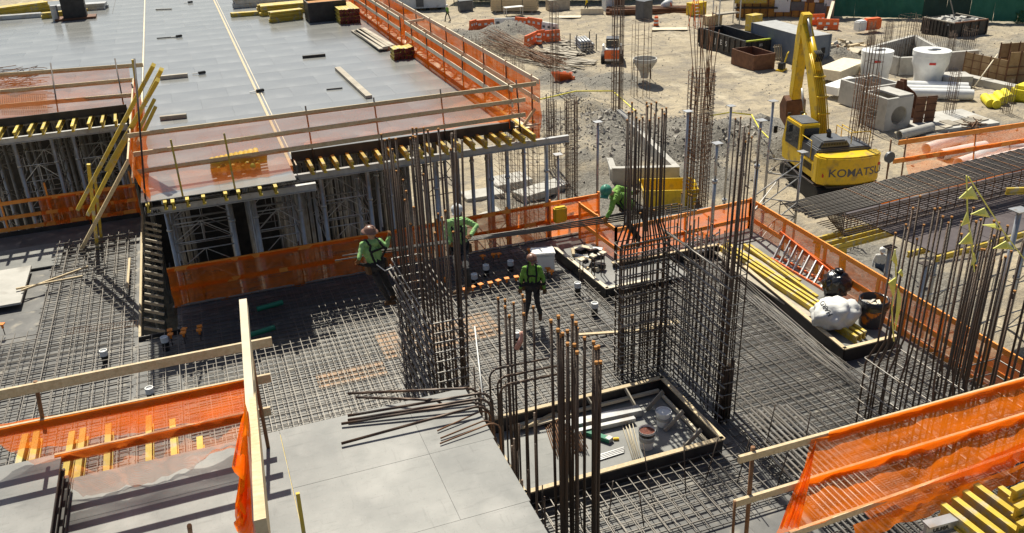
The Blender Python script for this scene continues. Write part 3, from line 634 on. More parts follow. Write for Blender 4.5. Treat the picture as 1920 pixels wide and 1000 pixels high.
# ------------------------------------------------------------------ guard rails and nets
def railing(label, rails, posts, net=None, wd=.04, ht=.14, mt='timber', postmt='post_dark', pr=.022, name='guard_rail', netmt='net', seed=0, amp=.03, nu=44):
    c = Vector(rails[0][0]); t = thing(name, label, 'guard rail', (c.x, c.y, c.z))
    for a, b in rails: board('rail', a, b, wd, ht, mt, t)
    for p, q in posts:
        if postmt.startswith('timber') or postmt == 'hbeam' or postmt == 'orange_timber': board('post', p, q, .09, .05, postmt, t, up=(1, 0, 0))
        else: bar('post', p, q, pr, postmt, t, 8)
    for i, rows in enumerate(net or []): netsheet('net', rows, netmt if isinstance(netmt, str) else netmt[i], t, seed=seed + i, amp=amp, nu=nu)
    return t
# upper deck, front
A = [(G(240, 255, 4.72), G(1005, 157, 4.72)), (G(250, 290, 4.325), G(985, 187, 4.325)), (G(250, 324, 3.93), G(985, 215, 3.93))]
def on(line, x): a, b = line; f = (x - a.x) / (b.x - a.x); return a.lerp(b, f)
posts = []
for x in (2.77, 4.64, 6.56, 8.86): p = on(A[0], x); posts.append((P3(x + .02, 23.79, 3.2), P3(x, min(p.y + .04, 24.0), 4.9)))
fr = railing('long timber guard rail with thin net along the raised deck front', A, posts,
        [[[on(A[0], -1.6), on(A[0], 2.1)], [on(A[1], -1.6), on(A[1], 2.1)], [on(A[2], -1.6), on(A[2], 2.1)], [P3(-1.6, 22.5, 3.53), P3(2.1, 22.7, 3.53)]], [[on(A[0], 2.1), on(A[0], 8.8)], [on(A[1], 2.1), on(A[1], 8.8)], [on(A[2], 2.1), on(A[2], 8.8)], [P3(2.15, 23.88, 3.74), P3(8.8, 23.90, 3.74)]]], netmt='net_thin', ht=.12, seed=3, amp=.02)
for px in (325, 425): 
    top = V(px - 5, 262 if px == 325 else 250, y=22.4); board('post', P3(top.x + .02, 22.15, 3.5), top, .085, .045, 'hbeam', fr, up=(1, 0, 0))
bar('post', P3(-1.61, 22.2, 3.1), V(252, 110, y=23.8), .024, 'post_dark', fr, 8)
# right edge of the upper deck, doubled rail with orange net
X1 = 8.625
R1 = [(P3(X1, 23.7, z), P3(X1, 36.3, z)) for z in (4.70, 4.25)] + [(P3(X1, 37.1, z), P3(X1, 56, z)) for z in (4.70, 4.25)]
posts = [(P3(X1, y, 3.3), P3(X1, y, 4.83)) for y in (24.0, 26.25, 28.5, 30.75, 33.0, 35.25, 37.12, 39.38, 41.72, 44.06, 46.88, 49.69, 52.5)]
R2 = [(P3(X1 + .94, 24, z), P3(X1 + .94, 56, z)) for z in (4.756, 4.203)]
re = railing('tall orange netted guard rail down the right edge of the raised deck', R1, posts,
        [[[P3(X1 + .05, 23.8, 4.72), P3(X1 + .05, 36.3, 4.72)], [P3(X1 - .02, 23.8, 4.0), P3(X1 - .02, 36.3, 4.0)], [P3(X1 - .1, 23.8, 3.52), P3(X1 - .1, 36.3, 3.52)]],
         [[P3(X1 + .05, 36.3, 4.72), P3(X1 + .05, 56, 4.72)], [P3(X1 - .02, 36.3, 4.0), P3(X1 - .02, 56, 4.0)], [P3(X1 - .1, 36.3, 3.52), P3(X1 - .1, 56, 3.52)]]], netmt='net_bright', mt='timber_pale', seed=5, amp=.04, postmt='rustpipe', pr=.028)
ro = railing('outer orange netted guard rail on brackets beyond the raised deck edge', R2, [(P3(X1 + .94, y, 2.75), P3(X1 + .94, y, 4.86)) for y in (24.56, 26.81, 29.06, 31.31, 33.56, 35.81, 38.06, 40.31, 43.12, 45.94, 48.75, 51.56)],
        [[[P3(X1 + .98, 24, 4.81), P3(X1 + .98, 56, 4.81)], [P3(X1 + 1.03, 24, 3.78), P3(X1 + 1.03, 56, 3.78)], [P3(X1 + .94, 24, 2.94), P3(X1 + .94, 56, 2.94)]]], mt='timber_pale', netmt='net_bright', seed=8, amp=.05, postmt='rustpipe', pr=.028, nu=70)
for k in range(18):
    y = 24.3 + k * 1.78; board('bracket', P3(X1 + .1, y, 3.39), P3(X1 + 1.08, y, 3.39), .085, .047, 'timber_pale', ro)
    board('bracket_brace', P3(X1 + .1, y + .03, 2.84), P3(X1 + .94, y + .03, 3.87), .04, .085, 'timber', ro)
for k in range(11): ibeam('bracket_beam', (X1 + .12, 25.3 + 2.8 * k, 3.03), -math.pi / 2, 1.17, ro)
MB().span((X1 + .14, 24.4, 3.256), (X1 + 1.03, 56, 3.284)).build('catwalk_board', 'timber_pale', ro)
for z in (4.67, 4.2, 3.78): board('cross_rail', P3(X1, 36.3, z), P3(X1 + .94, 36.7, z), .04, .1, 'timber_pale', re)
# left edge net of the middle deck strip
xl = -1.744
ln = railing('narrow orange net hung down the left side of the middle deck strip', [(P3(xl, 22.2, 4.53), P3(xl, 31.4, 4.53)), (P3(xl, 22.2, 4.06), P3(xl, 31.4, 4.06))], [(P3(xl, y, 3.3), P3(xl, y, 4.72)) for y in (24.4, 27.2, 30)],
        [[[P3(xl + .03, 22.1, 4.58), P3(xl + .03, 31.7, 4.58)], [P3(xl + .1, 22.1, 3.97), P3(xl + .06, 31.7, 3.97)], [P3(xl + .29, 22.17, 3.51), P3(xl + .15, 31.7, 3.51)]]], netmt='net', seed=12, amp=.05)
# left deck front rail
A2 = [(G(-60, 146, 4.72), G(268, 122, 4.72)), (G(-60, 178, 4.31), G(250, 150, 4.31)), (G(-60, 205, 3.91), G(255, 178, 3.91))]
railing('timber guard rail with thin orange net in front of the far left deck', A2, [(P3(x, 31.7, 3.27), P3(x - .02, on(A2[0], x).y, 5.0)) for x in (-6.47, -4.27, -2.25)],
        [[[on(A2[0], -7.0), on(A2[0], -1.9)], [on(A2[1], -7.0), on(A2[1], -1.9)], [P3(-7.0, 31.78, 3.59), P3(-1.9, 31.78, 3.59)]]], netmt='net_thin', seed=14)
# lower deck, back edge under the upper deck
B = [(P3(-1.5, 23.3, 1.12), P3(4.6, 23.3, 1.12)), (P3(-1.5, 23.3, .55), P3(4.6, 23.3, .55))]
railing('dark orange netted guard rail in the shade under the raised deck', B, [(P3(x, 23.34, -.2), P3(x, 23.34, 1.3)) for x in (-1.4, -1.1, -.7, 2.0, 4.4)],
        [[[P3(-1.5, 23.27, 1.15), P3(4.6, 23.27, 1.15)], [P3(-1.5, 23.25, .5), P3(4.6, 23.25, .5)], [P3(-1.5, 23.27, .0), P3(4.6, 23.27, .0)]]], mt='orange_timber', netmt='net', seed=15, ht=.12)
B = [(P3(4.7, 23.3, 1.12), P3(11.3, 23.42, 1.12)), (P3(4.7, 23.3, .55), P3(11.3, 23.42, .55))]
railing('orange netted guard rail behind the cooler box along the deck back edge', B, [(P3(x, 23.38, -.2), P3(x, 23.4, 1.25)) for x in (6.0, 8.2, 9.6, 11.25)],
        [[[P3(4.7, 23.27, 1.15), P3(11.3, 23.4, 1.15)], [P3(4.7, 23.25, .5), P3(11.3, 23.38, .5)], [P3(4.7, 23.27, .0), P3(11.3, 23.4, .0)]]], mt='orange_timber', netmt='net', seed=16, postmt='orange_timber', ht=.12)
# re-entrant corner and the far run to the right corner (orange)
C0 = G(1087, 384, 1.12); C1 = G(1155, 432, 1.12); C2 = G(1408, 376, 1.12)
for lb, a, b, sd in (('short orange netted rail turning back at the deck corner', C0, C1, 17), ('orange netted rail behind the tall cage corner', C1, C2, 18)):
    d = P3(0, 0, .57); e = P3(0, 0, 1.12)
    railing(lb, [(a, b), (a - d, b - d)], [(p - e, p + P3(0, 0, .08)) for p in (a, b, a.lerp(b, .5))], [[[a + P3(0, 0, .04), b + P3(0, 0, .04)], [a - d, b - d], [a - e, b - e]]], mt='orange_timber', postmt='orange_timber', netmt='net', seed=sd, ht=.12)
# right edge run along the platform
D0 = G(1408, 376, 1.12); D1 = G(1655, 523, 1.12); D2 = G(1935, 690, 1.12)
d = P3(0, 0, .57); e = P3(0, 0, 1.12)
railing('long orange netted guard rail beside the ladder and the platform', [(D0, D1), (D0 - d, D1 - d)], [(D0.lerp(D1, f) - e, D0.lerp(D1, f) + P3(0, 0, .06)) for f in (.0, .3, .62, .98)],
        [[[D0 + P3(0, 0, .05), D1 + P3(0, 0, .05)], [D0 - d, D1 - d], [D0 - e, D1 - e]]], mt='orange_timber', postmt='orange_timber', netmt='net', seed=19, ht=.13, amp=.04)
railing('orange netted guard rail behind the thick cranked column cage', [(D1, D2), (D1 - d, D2 - d), (D1 - e + P3(0, 0, .1), D2 - e + P3(0, 0, .1))], [(D1.lerp(D2, f) - e, D1.lerp(D2, f) + P3(0, 0, .06)) for f in (.2, .45, .75)],
        [[[D1, D2], [D1 - d * 1.2, D2 - d * 1.2], [D1 - e, D2 - e]]], mt='orange_timber', postmt='orange_timber', netmt='net', seed=20, ht=.13)
# left deck back edge
railing('orange netted rail in the dark behind the left rebar deck', [(P3(-7.5, 31.1, 1.1), P3(-2.4, 31.1, 1.1)), (P3(-7.5, 31.1, .6), P3(-2.4, 31.1, .6)), (P3(-7.5, 31.1, .2), P3(-2.4, 31.1, .2))], [(P3(x, 31.14, -.2), P3(x, 31.14, 1.6)) for x in (-6.5, -5.1, -2.5)],
        [[[P3(-5.4, 31.07, 1.1), P3(-2.4, 31.07, 1.1)], [P3(-5.4, 31.07, .0), P3(-2.4, 31.07, .0)]]], mt='orange_timber', postmt='orange_timber', netmt='net', seed=21, ht=.12)
# foreground left
yr = 10.875
F = [(V(-40, 748, y=yr), V(510, 640, y=yr)), (V(-40, 818, y=yr), V(508, 708, y=yr)), (V(104, 860, y=yr), V(508, 770, y=yr))]
fl = railing('pine guard rail with orange net across the bottom left foreground', F, [(V(66, 715, y=yr + .03), V(85, 812, y=yr + .03))],
        [[[V(-30, 817, y=yr - .03), V(466, 716, y=yr - .03)], [V(40, 856, y=yr - .1), V(466, 778, y=yr - .03)], [V(108, 900, y=yr - .08), V(300, 862, y=yr - .1), V(462, 842, y=yr - .05)], [P3(-2.3, 10.6, 3.53), P3(-1.2, 10.6, 3.54), P3(-.2, 10.7, 3.8)]]], postmt='rustpipe', pr=.026, netmt=['net_thin'], seed=22, ht=.13, wd=.04, amp=.03)
for rl, f0 in ((F[1], .0), (F[2], .0)):
    a_, b_ = rl; b_ = a_.lerp(b_, .93); netsheet('wrap', [[a_ + P3(0, -.032, .062), b_ + P3(0, -.032, .062)], [a_ + P3(0, -.036, -.07), b_ + P3(0, -.036, -.07)]], 'net_dense', fl, seed=61, amp=.004)
g0 = V(457, 570, x=.075); g1 = V(487, 1010, x=-.094)
gy = railing('pine guard rail running towards the camera with bunched orange net', [(g0, g1)], [], [], ht=.09, wd=.055, mt='timber_pale', seed=23)
board('rail', V(468, 640, x=.11), V(494, 1010, x=-.045), .04, .13, 'timber', gy)
netsheet('net', [[V(466, 700, x=.04), V(474, 1010, x=-.12)], [V(458, 800, x=-.05), V(452, 1010, x=-.25)]], 'net_dense', gy, seed=4, amp=.04)
netsheet('net', [[V(468, 720, x=.03), V(474, 1010, x=-.12)], [V(448, 880, x=-.12), V(448, 1010, x=-.28)]], 'net_bright', gy, seed=9, amp=.05)
netsheet('net', [[V(-30, 800, y=yr + .04), V(466, 722, y=yr + .04)], [V(20, 850, y=yr + .02), V(466, 776, y=yr + .02)]], 'net', fl, seed=44, amp=.02)
bar('post', P3(.10, 10.8, 3.5), P3(.10, 10.83, 4.95), .026, 'rustpipe', gy, 8)
tag(board('yellow_upright', G(568, 1004, 3.5) + P3(0, -.3, 0), V(558, 925, y=8.7), .055, .045, 'hbeam', None, up=(1, 0, 0)), 'short yellow timber upright standing on the raised panel at bottom left', 'timber')
tag(bar('pipe_stub', G(357, 1000, 3.5), V(355, 986, y=8.6), .028, 'rustpipe', None, 8), 'rusty pipe stub poking up at the bottom edge', 'pipe')
# foreground right
yn = 7.3
E3 = [(V(1385, 862, y=yn), V(1960, 703, y=yn)), (V(1376, 945, y=yn), V(1960, 768, y=yn)), (V(1480, 1003, y=yn - .05), V(1960, 832, y=yn - .05))]
fr2 = railing('pine guard rail wrapped in bright orange net at bottom right', E3, [(V(1412, 838, y=yn + .04), V(1396, 1040, y=yn + .04))],
        [[[V(1522, 826, y=yn - .05), V(1960, 705, y=yn - .05)], [V(1500, 905, y=yn - .07), V(1960, 770, y=yn - .07)], [V(1450, 1010, y=yn - .05), V(1700, 925, y=yn - .15), V(1960, 850, y=yn - .1)]],
         [[V(1600, 985, y=yn - .1), V(1960, 855, y=yn - .1)], [V(1610, 1015, y=yn - .2), V(1960, 885, y=yn - .3)]],
         [[V(1530, 828, y=yn - .09), V(1530, 830, y=yn - .1)], [V(1462, 990, y=yn - .1), V(1500, 990, y=yn - .12)]],
         [[V(1620, 960, y=yn - .12), V(1960, 812, y=yn - .12)], [V(1640, 985, y=yn - .2), V(1960, 850, y=yn - .25)]]], postmt='rustpipe', pr=.028, netmt=['net', 'net_dense', 'net_dense', 'net'], ht=.10, wd=.045, seed=30, amp=.016)
bar('brace', V(1374, 1000, y=yn - .05), V(1378, 940, y=yn - .02), .018, 'rustpipe', fr2, 6)
netsheet('wrap', [[E3[0][0].lerp(E3[0][1], .26) + P3(0, -.035, .08), E3[0][1] + P3(0, -.035, .08)], [E3[0][0].lerp(E3[0][1], .26) + P3(0, -.04, -.07), E3[0][1] + P3(0, -.04, -.07)]], 'net_dense', fr2, seed=77, amp=.004)
netsheet('wrap', [[E3[1][0].lerp(E3[1][1], .2) + P3(0, -.035, .07), E3[1][1] + P3(0, -.035, .07)], [E3[1][0].lerp(E3[1][1], .2) + P3(0, -.04, -.07), E3[1][1] + P3(0, -.04, -.07)]], 'net_dense', fr2, seed=78, amp=.004)

# ------------------------------------------------------------------ shoring under the decks
def truss_frame(p, q, z, h, t, r=.018, mt='alu_shade'):
    p = Vector(p); q = Vector(q); a = Vector((p.x, p.y, z)); b = Vector((q.x, q.y, z)); u = P3(0, 0, h); c = (a + b) / 2
    bar('ledger', a, b, r, mt, t, 5); bar('ledger', a + u, b + u, r, mt, t, 5)
    bar('brace', a, c + u, r * .75, mt, t, 4); bar('brace', b, c + u, r * .75, mt, t, 4); bar('strut', c, c + u, r * .75, mt, t, 4)
def tower(label, x0, x1, y0, y1, z0, z1, frames, group='shoring towers', legr=.06, diag=True, mt='alu_shade'):
    t = thing('shoring_tower', label, 'shoring tower', ((x0 + x1) / 2, (y0 + y1) / 2, z0), group=group)
    for x in (x0, x1):
        for y in (y0, y1):
            bar('leg', (x, y, z0), (x, y, z1), legr, mt, t, 10)
            bar('collar', (x, y, z1 - .9), (x, y, z1 - .84), legr * 1.35, mt, t, 10)
            MB().box((x, y, z1 + .006), (.2, .2, .012)).build('head_plate', 'alu', t)
    for z in frames:
        truss_frame((x0, y0, 0), (x1, y0, 0), z, .55, t, mt=mt); truss_frame((x0, y1, 0), (x1, y1, 0), z, .55, t, mt=mt)
        truss_frame((x0, y0, 0), (x0, y1, 0), z + .1, .55, t, mt=mt); truss_frame((x1, y0, 0), (x1, y1, 0), z + .1, .55, t, mt=mt)
    if diag and len(frames) > 1:
        bar('diagonal', (x0, y0, frames[0] + .6), (x1, y0, frames[1]), .02, 'post_dark', t, 5); bar('diagonal', (x1, y1, frames[0] + .6), (x0, y1, frames[1]), .02, 'post_dark', t, 5)
    return t
pos = ['at the left corner under the middle deck strip', 'second from the left corner under the deck', 'under the step in the deck edge', 'behind the crowded wall cage', 'under the right part of the raised deck', 'at the right corner of the raised deck']
fx = [(-1.22, .38), (1.0, 2.2), (2.85, 4.15), (4.75, 6.1), (6.65, 7.8), (8.3, 9.55)]
for i, (a, b) in enumerate(fx):
    y0 = 23.48
    tower('grey shoring tower ' + pos[i], a, b, y0, y0 + 1.9, ZG, 3.04, (-5.5, -3.0, -.4, .95, 1.75) if i < 3 else (-5.5, -3.2, -.6), mt='alu')
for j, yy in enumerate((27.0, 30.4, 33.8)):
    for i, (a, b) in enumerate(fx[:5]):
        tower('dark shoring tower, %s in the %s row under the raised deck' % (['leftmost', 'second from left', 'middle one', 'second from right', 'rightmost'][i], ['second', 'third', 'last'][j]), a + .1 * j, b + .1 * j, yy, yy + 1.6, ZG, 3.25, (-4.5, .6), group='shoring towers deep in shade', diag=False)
# dark screen added to keep light out of the space behind the shoring
tag(MB().box((-1, 41, -1.7), (20, .3, 9.5)).build('light_screen', 'panel_dark', None), 'dark bulkhead added to keep the space behind the shoring dark', 'screen')
for i, (a, b) in enumerate(((-7.9, -6.6), (-5.7, -4.6), (-3.95, -2.75))):
    lbs = ['at the left frame edge beyond the left deck', 'behind the left deck by the orange net', 'behind the left deck by the leaning beams']
    tower('grey shoring tower ' + lbs[i], a, b, 31.45, 33.2, ZG, 3.04, (-4, -.6, .7, 1.6), mt='alu')
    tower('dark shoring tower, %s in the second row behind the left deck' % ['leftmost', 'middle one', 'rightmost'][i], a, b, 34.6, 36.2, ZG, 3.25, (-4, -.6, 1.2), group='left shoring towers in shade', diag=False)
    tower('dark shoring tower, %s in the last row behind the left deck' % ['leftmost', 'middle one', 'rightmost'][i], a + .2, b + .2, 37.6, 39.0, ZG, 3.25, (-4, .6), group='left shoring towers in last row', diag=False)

# leaning yellow timbers at the left gap
def lean(label, ua, va, ub, vb, y, wd=.10, ht=.14, y2=None, mt='hbeam'):
    a = V(ua, va, y=y); b = V(ub, vb, y=y2 or y)
    tag(board('leaning_beam', a, b, wd, ht, mt, None, up=(0, 1, 0)), label, 'beam', 'yellow beams leaning at the left gap')
lean('longest yellow beam leaning left with its top above the rail corner', 288, 122, 146, 392, 24.6, y2=27.6)
lean('yellow beam leaning beside and right of the longest one', 303, 130, 165, 402, 24.4, y2=27.4)
lean('lowest weathered beam of the leaning bundle reaching down to the mat', 262, 262, 152, 468, 25.2, y2=28.6, mt='timber')
lean('short yellow beam end leaning right beside the deck corner net', 290, 186, 262, 240, 24.3, .08, .1)
lean('shorter yellow beam leaning below the rail corner', 292, 200, 270, 246, 24.2, .08, .1)
lean('upright yellow beam whose foot stands on the mat edge', 166, 308, 183, 468, 28.6)
lean('upright yellow beam just right of the one standing on the mat', 178, 330, 190, 446, 29.2, .08, .11)
lean('upright yellow post rising above the left end of the rails', 249, 112, 258, 176, 31.5, .09, .12)

lean('yellow beam at the front of the leaning bundle', 296, 150, 200, 318, 24.1, y2=26.2)
# props standing behind and on the lower deck
def prop(label, u, v, y, zb, r=.055):
    top = V(u, v, y=y); t = thing('steel_prop', label, 'prop', (top.x, top.y, zb), group='grey steel props')
    mid = zb + (top.z - zb) * .62
    bar('outer_tube', (top.x, top.y, zb), (top.x, top.y, mid), r, 'alu', t, 10); bar('inner_tube', (top.x, top.y, mid), (top.x, top.y, top.z), r * .8, 'alu', t, 10)
    bar('collar', (top.x, top.y, mid - .05), (top.x, top.y, mid + .05), r * 1.5, 'alu', t, 10)
    MB().box((top.x, top.y, top.z + .008), (.26, .26, .016)).build('head_plate', 'alu', t); MB().box((top.x, top.y, zb + .008), (.2, .2, .016)).build('base_plate', 'alu', t)
    return top
prop('leftmost free steel prop rising from the dirt behind the net corner', 1121, 229, 25.2, ZG)
prop('steel prop standing just left of the rusty column cage', 1290, 209, 24.2, ZG)
prop('steel prop on the deck beside the yellow platform beams', 1345, 269, 20.75, .2)
prop('steel prop right behind the rusty column cage', 1371, 199, 25.6, ZG)
prop('lower grey prop right of the raised deck waler end', 1046, 290, 24.6, ZG)
q5 = prop('steel prop standing on the platform corner by the orange net', 1427, 226, 20.5, .2)
q6 = prop('tallest steel prop behind the platform corner', 1450, 190, 23.2, ZG); q7 = prop('steel prop in front of the excavator cab', 1505, 285, 22.4, ZG)
t = thing('prop_frame', 'triangulated ledger frames tying the props before the excavator', 'scaffold frame', (q6.x, q6.y, 0))
for a, b in ((q5, q7), (q6, q7)):
    for z in (1.0, -.4): truss_frame(a, b, z, .5, t, .022)
# ------------------------------------------------------------------ the yard behind
def gz(p): return terrain(p.x, p.y)[0]
def Gg(u, v): p = G(u, v, ZG); p.z = gz(p); return p
def far_cage(label, u, v, vt, w=.45, n=4, dz=.5, r=.018, spread=0.0, zb=None, mt='rebar_far', ties=True, zh=None):
    b = G(u, v, ZG); b.z = ZG if zb is None else zb
    lo, hi = 0, 16
    for _ in range(40):
        mid = (lo + hi) / 2; rel = Vector((b.x, b.y, b.z + mid - CH)); c = [sum(CR[i][k] * rel[i] for i in range(3)) for k in range(3)]
        if 500 + FPX * c[1] / c[2] > vt: lo = mid
        else: hi = mid
    z1 = b.z + lo
    h = w / 2
    return cage(label, b.x - h, b.x + h, b.y - h, b.y + h, n, n, z1 - .1 if zh is None else b.z + lo * zh, dz, lambda x, y, g: z1 + g.uniform(-.5, .1), r=r, hr=r * .7, z0=b.z - .3, mt=mt, name='column_cage', group='column cages in the yard', cuts=False, seed=int(u))
far_cage('tall slim column cage left of the skid steer', 1041, 185, 2, .55, 3, .8)
far_cage('tallest dense column cage standing before the skid steer', 1156, 246, -25, .62, 4, .6, r=.022)
far_cage('open column cage around the concrete hopper', 1200, 182, 35, 1.1, 3, 1.2)
far_cage('dark column cage just right of the raised deck corner', 1072, 375, 178, .55, 4, .35, r=.02)
far_cage('second dark cage behind the raised deck corner', 1035, 330, 178, .5, 4, .3, r=.018)
b = G(1306, 400, ZG)
t = far_cage('rusty bound column cage with flaring bars left of the excavator', 1302, 400, 125, 1.0, 6, .22, r=.022, mt='rebar_rust')
for k in range(14):
    a = k / 14 * 6.28; p = P3(b.x + .35 * math.cos(a), b.y + .35 * math.sin(a), -1.0 + rnd(-.8, 1)); f = rnd(.12, .30)
    bar('flared_bar', p, p + P3(-f * 2.2 + rnd(-.3, .9), rnd(-.3, .3), 4.2 + rnd(-.6, .8)), .02, 'rebar_rust', t, 5)
far_cage('rusty bound column cage in front of the excavator counterweight', 1600, 352, 135, .95, 5, .35, r=.02, mt='rebar_rust')
far_cage('pale column cage rising above the bound cage near the white tank', 1622, 240, 65, .85, 4, .9, r=.018)
far_cage('short column cage on the slab right of the concrete box', 1778, 220, 130, .55, 4, .4, r=.015)
far_cage('short column cage by the yellow bags at the right edge', 1885, 215, 150, .55, 4, .5, r=.015)
far_cage('rusty cage standing under the projecting bars', 1588, 470, 400, .7, 4, .25, r=.016, mt='rebar_rust')
for i, (u, v, vt, w) in enumerate(((1630, 98, 40, .5), (1662, 92, 35, .6), (1695, 108, 25, 1.2), (1720, 95, 28, .9), (1780, 108, 58, .5), (1812, 98, 50, .9))):
    far_cage(['thin starter cage on the foundation at its left end', 'thin starter cage second on the foundation', 'wide starter cage near the foundation middle', 'wide starter cage against the green fence', 'dense starter cage on the foundation right corner', 'wide starter cage at the foundation right end'][i], u, v, vt, w, 5, .9, r=.014, zb=ZG + .3)

# mesh wall cages standing behind the raised deck corner
t = thing('wall_cage', 'open mesh wall cage on pale footing right of the raised deck', 'rebar cage', (17.5, 41, ZG))
for k in range(15):
    x = 14.6 + k * .26; bar('bar', (x, 42.2 - k * .12, ZG), (x, 42.2 - k * .12, -1.2 + rnd(-.2, .2)), .016, 'rebar_far', t, 4)
for k in range(16): bar('bar', (14.5, 42.2, ZG + .4 + k * .32), (18.4, 40.4, ZG + .4 + k * .32), .013, 'rebar_far', t, 4)
for k in range(10):
    x = 14.2 - .0 * k; bar('bar', (14.2, 36.0 + k * .6, ZG), (14.2, 36.0 + k * .6, -1.4 + rnd(-.2, .2)), .016, 'rebar_far', t, 4)
for k in range(14): bar('bar', (14.2, 36, ZG + .4 + k * .34), (14.2, 42.2, ZG + .4 + k * .34), .012, 'rebar_far', t, 4)
for i, (u, v, sx, sy, h, lb) in enumerate(((905, 372, 2.2, 1.3, .35, 'pale concrete footing block seen under the raised deck edge'), (955, 350, 2.2, 1.6, .5, 'long pale concrete footing behind the shoring legs'), (915, 400, 1.4, 1.1, .12, 'pale plywood offcut on the dirt under the deck edge'), (1020, 362, 3.6, 1.2, .4, 'pale concrete strip footing under the mesh wall cage'))):
    p = G(u, v, ZG); tag(MB().box((p.x, p.y, ZG + h / 2), (sx, sy, h), .1 * i).build('footing', 'concrete', None, bevel=.02), lb, 'footing')

# concrete foundation wall with excavation and yellow skip
t = thing('foundation_wall', 'low concrete foundation walls in the excavation behind the bending worker', 'foundation', (23, 42, ZG))
a = G(1150, 345, ZG); bb = G(1243, 372, ZG); c = G(1185, 255, ZG)
MB().beam(P3(20.8, 41.6, ZG + .7), P3(24.2, 40.2, ZG + .7), .35, 1.5).build('wall_panel', 'concrete', t)
MB().beam(P3(24.1, 40.35, ZG + .7), P3(26.2, 51.5, ZG + .9), .35, 1.4).build('wall_panel', 'concrete', t)
MB().beam(P3(21.0, 41.8, ZG + .6), P3(21.8, 44.0, ZG + .6), .35, 1.3).build('wall_panel', 'concrete', t)
t = thing('yellow_skip', 'small yellow steel skip below the tall cage bars', 'skip', (22.4, 38.0, ZG))
mb = MB(); T = Matrix.Translation((22.4, 38.2, ZG)) @ Matrix.Rotation(-.38, 4, 'Z') @ Matrix.Rotation(math.pi / 2, 4, 'X')
mb.prism([(-1.15, 0), (1.15, 0), (1.45, 1.35), (1.38, 1.35), (1.1, .08), (-1.1, .08), (-1.38, 1.35), (-1.45, 1.35)], -.9, .9, T); mb.build('shell', 'yellow', t, bevel=.015)
mb = MB(); mb.prism([(-1.12, .02), (1.12, .02), (1.42, 1.34), (-1.42, 1.34)], .88, .93, T).prism([(-1.12, .02), (1.12, .02), (1.42, 1.34), (-1.42, 1.34)], -.93, -.88, T); mb.build('end_plate', 'yellow', t)

# ------------------------------------------------------------------ excavator
def local(base, heading):
    return Matrix.Translation(base) @ Matrix.Rotation(heading, 4, 'Z')
EX = thing('excavator', 'yellow crawler excavator with raised boom, rear turned to the camera', 'excavator', (31.6, 37.0, ZG), math.radians(-12))
def loc(mb, name, mt, parent, bevel=0.0, smooth=False, ang=None):
    o = mb.build(name, mt, parent, bevel=bevel, smooth=smooth, local=True)
    if ang: smooth_by_angle(o, ang)
    return o
for s in (-1, 1):
    mb = MB(); prof = []
    for k in range(9): a = math.pi / 2 + math.pi * k / 8; prof.append((-1.75 + .45 * math.cos(a), .45 + .45 * math.sin(a)))
    for k in range(9): a = -math.pi / 2 + math.pi * k / 8; prof.append((1.9 + .45 * math.cos(a), .45 + .45 * math.sin(a)))
    T = Matrix.Translation((s * 1.25, 0, 0)) @ Matrix(((0, 0, 1, 0), (1, 0, 0, 0), (0, 1, 0, 0), (0, 0, 0, 1)))
    mb.prism(prof, -.33, .33, T); tr = loc(mb, 'track', 'rubber', EX)
    sh = MB()
    for k in range(22): sh.box((s * 1.25, -1.8 + k * .176, .92), (.70, .12, .035)); sh.box((s * 1.25, -1.8 + k * .176, -.005), (.70, .12, .03))
    loc(sh, 'track_shoe', 'post_dark', tr)
loc(MB().box((0, 0, .55), (1.9, 2.4, .5)), 'undercarriage', 'post_dark', EX, .03)
loc(MB().lathe([(.75, .8), (.75, 1.05)], 24), 'slew_ring', 'post_dark', EX)
# house: rear (−Y local) faces the camera
body = MB(); pr = [(-1.5, -1.4), (-1.5, 1.9), (-.55, 2.1), (-.5, 1.0), (.55, 1.0), (.55, 2.1), (1.5, 2.1), (1.5, -1.4)]
body.prism(pr, 1.1, 1.95); loc(body, 'house', 'yellow', EX, .04)
cw = MB(); pts = []
for k in range(13):
    x = -1.62 + 3.24 * k / 12; pts.append((x, -1.4 - 1.05 * math.cos((x / 1.62) * 1.05) ** .6 if abs(x) < 1.61 else -1.85))
cw.prism([(-1.62, -1.35)] + pts + [(1.62, -1.35)], 1.05, 2.45); cwo = loc(cw, 'counterweight', 'yellow', EX, .07)
for i, ch in enumerate(['KOMATSU']):
    text('lettering', ch, .56, Matrix.Translation((-1.02, -2.50, 1.52)) @ Matrix.Rotation(math.pi / 2, 4, 'X'), 'grey_pl', None, .05, True)
o = bpy.context.scene.objects['lettering']; o.parent = cwo; o.matrix_basis = Matrix.Translation((-1.22, -2.33, 1.50)) @ Matrix.Rotation(math.pi / 2, 4, 'X') @ Matrix.Diagonal((1.04, 1, 1, 1)); o.data.transform(Matrix.Identity(4))
for v_ in o.data.vertices:    # wrap the letters onto the curved counterweight
    x = (v_.co.x * 1.04 - 1.22) / 1.62; yy = -1.4 - 1.05 * max(.02, math.cos(x * 1.05)) ** .6; v_.co.z = -(yy + 2.33) + (0.004 if v_.co.z > 0 else 0) + .004
red = MB(); red.prism([(-1.5, 1.46), (-1.32, 1.46), (-1.5, 1.68)], -.004, .004, Matrix.Translation((0, -2.12, 0)) @ Matrix.Rotation(math.pi / 2, 4, 'X') ); ro_ = loc(red, 'decal', 'red', cwo); ro_.location = (0.03, -.03, 0)
loc(MB().box((1.30, -2.19, 1.95), (.36, .02, .14), .34), 'warning_decal', 'red', cwo)
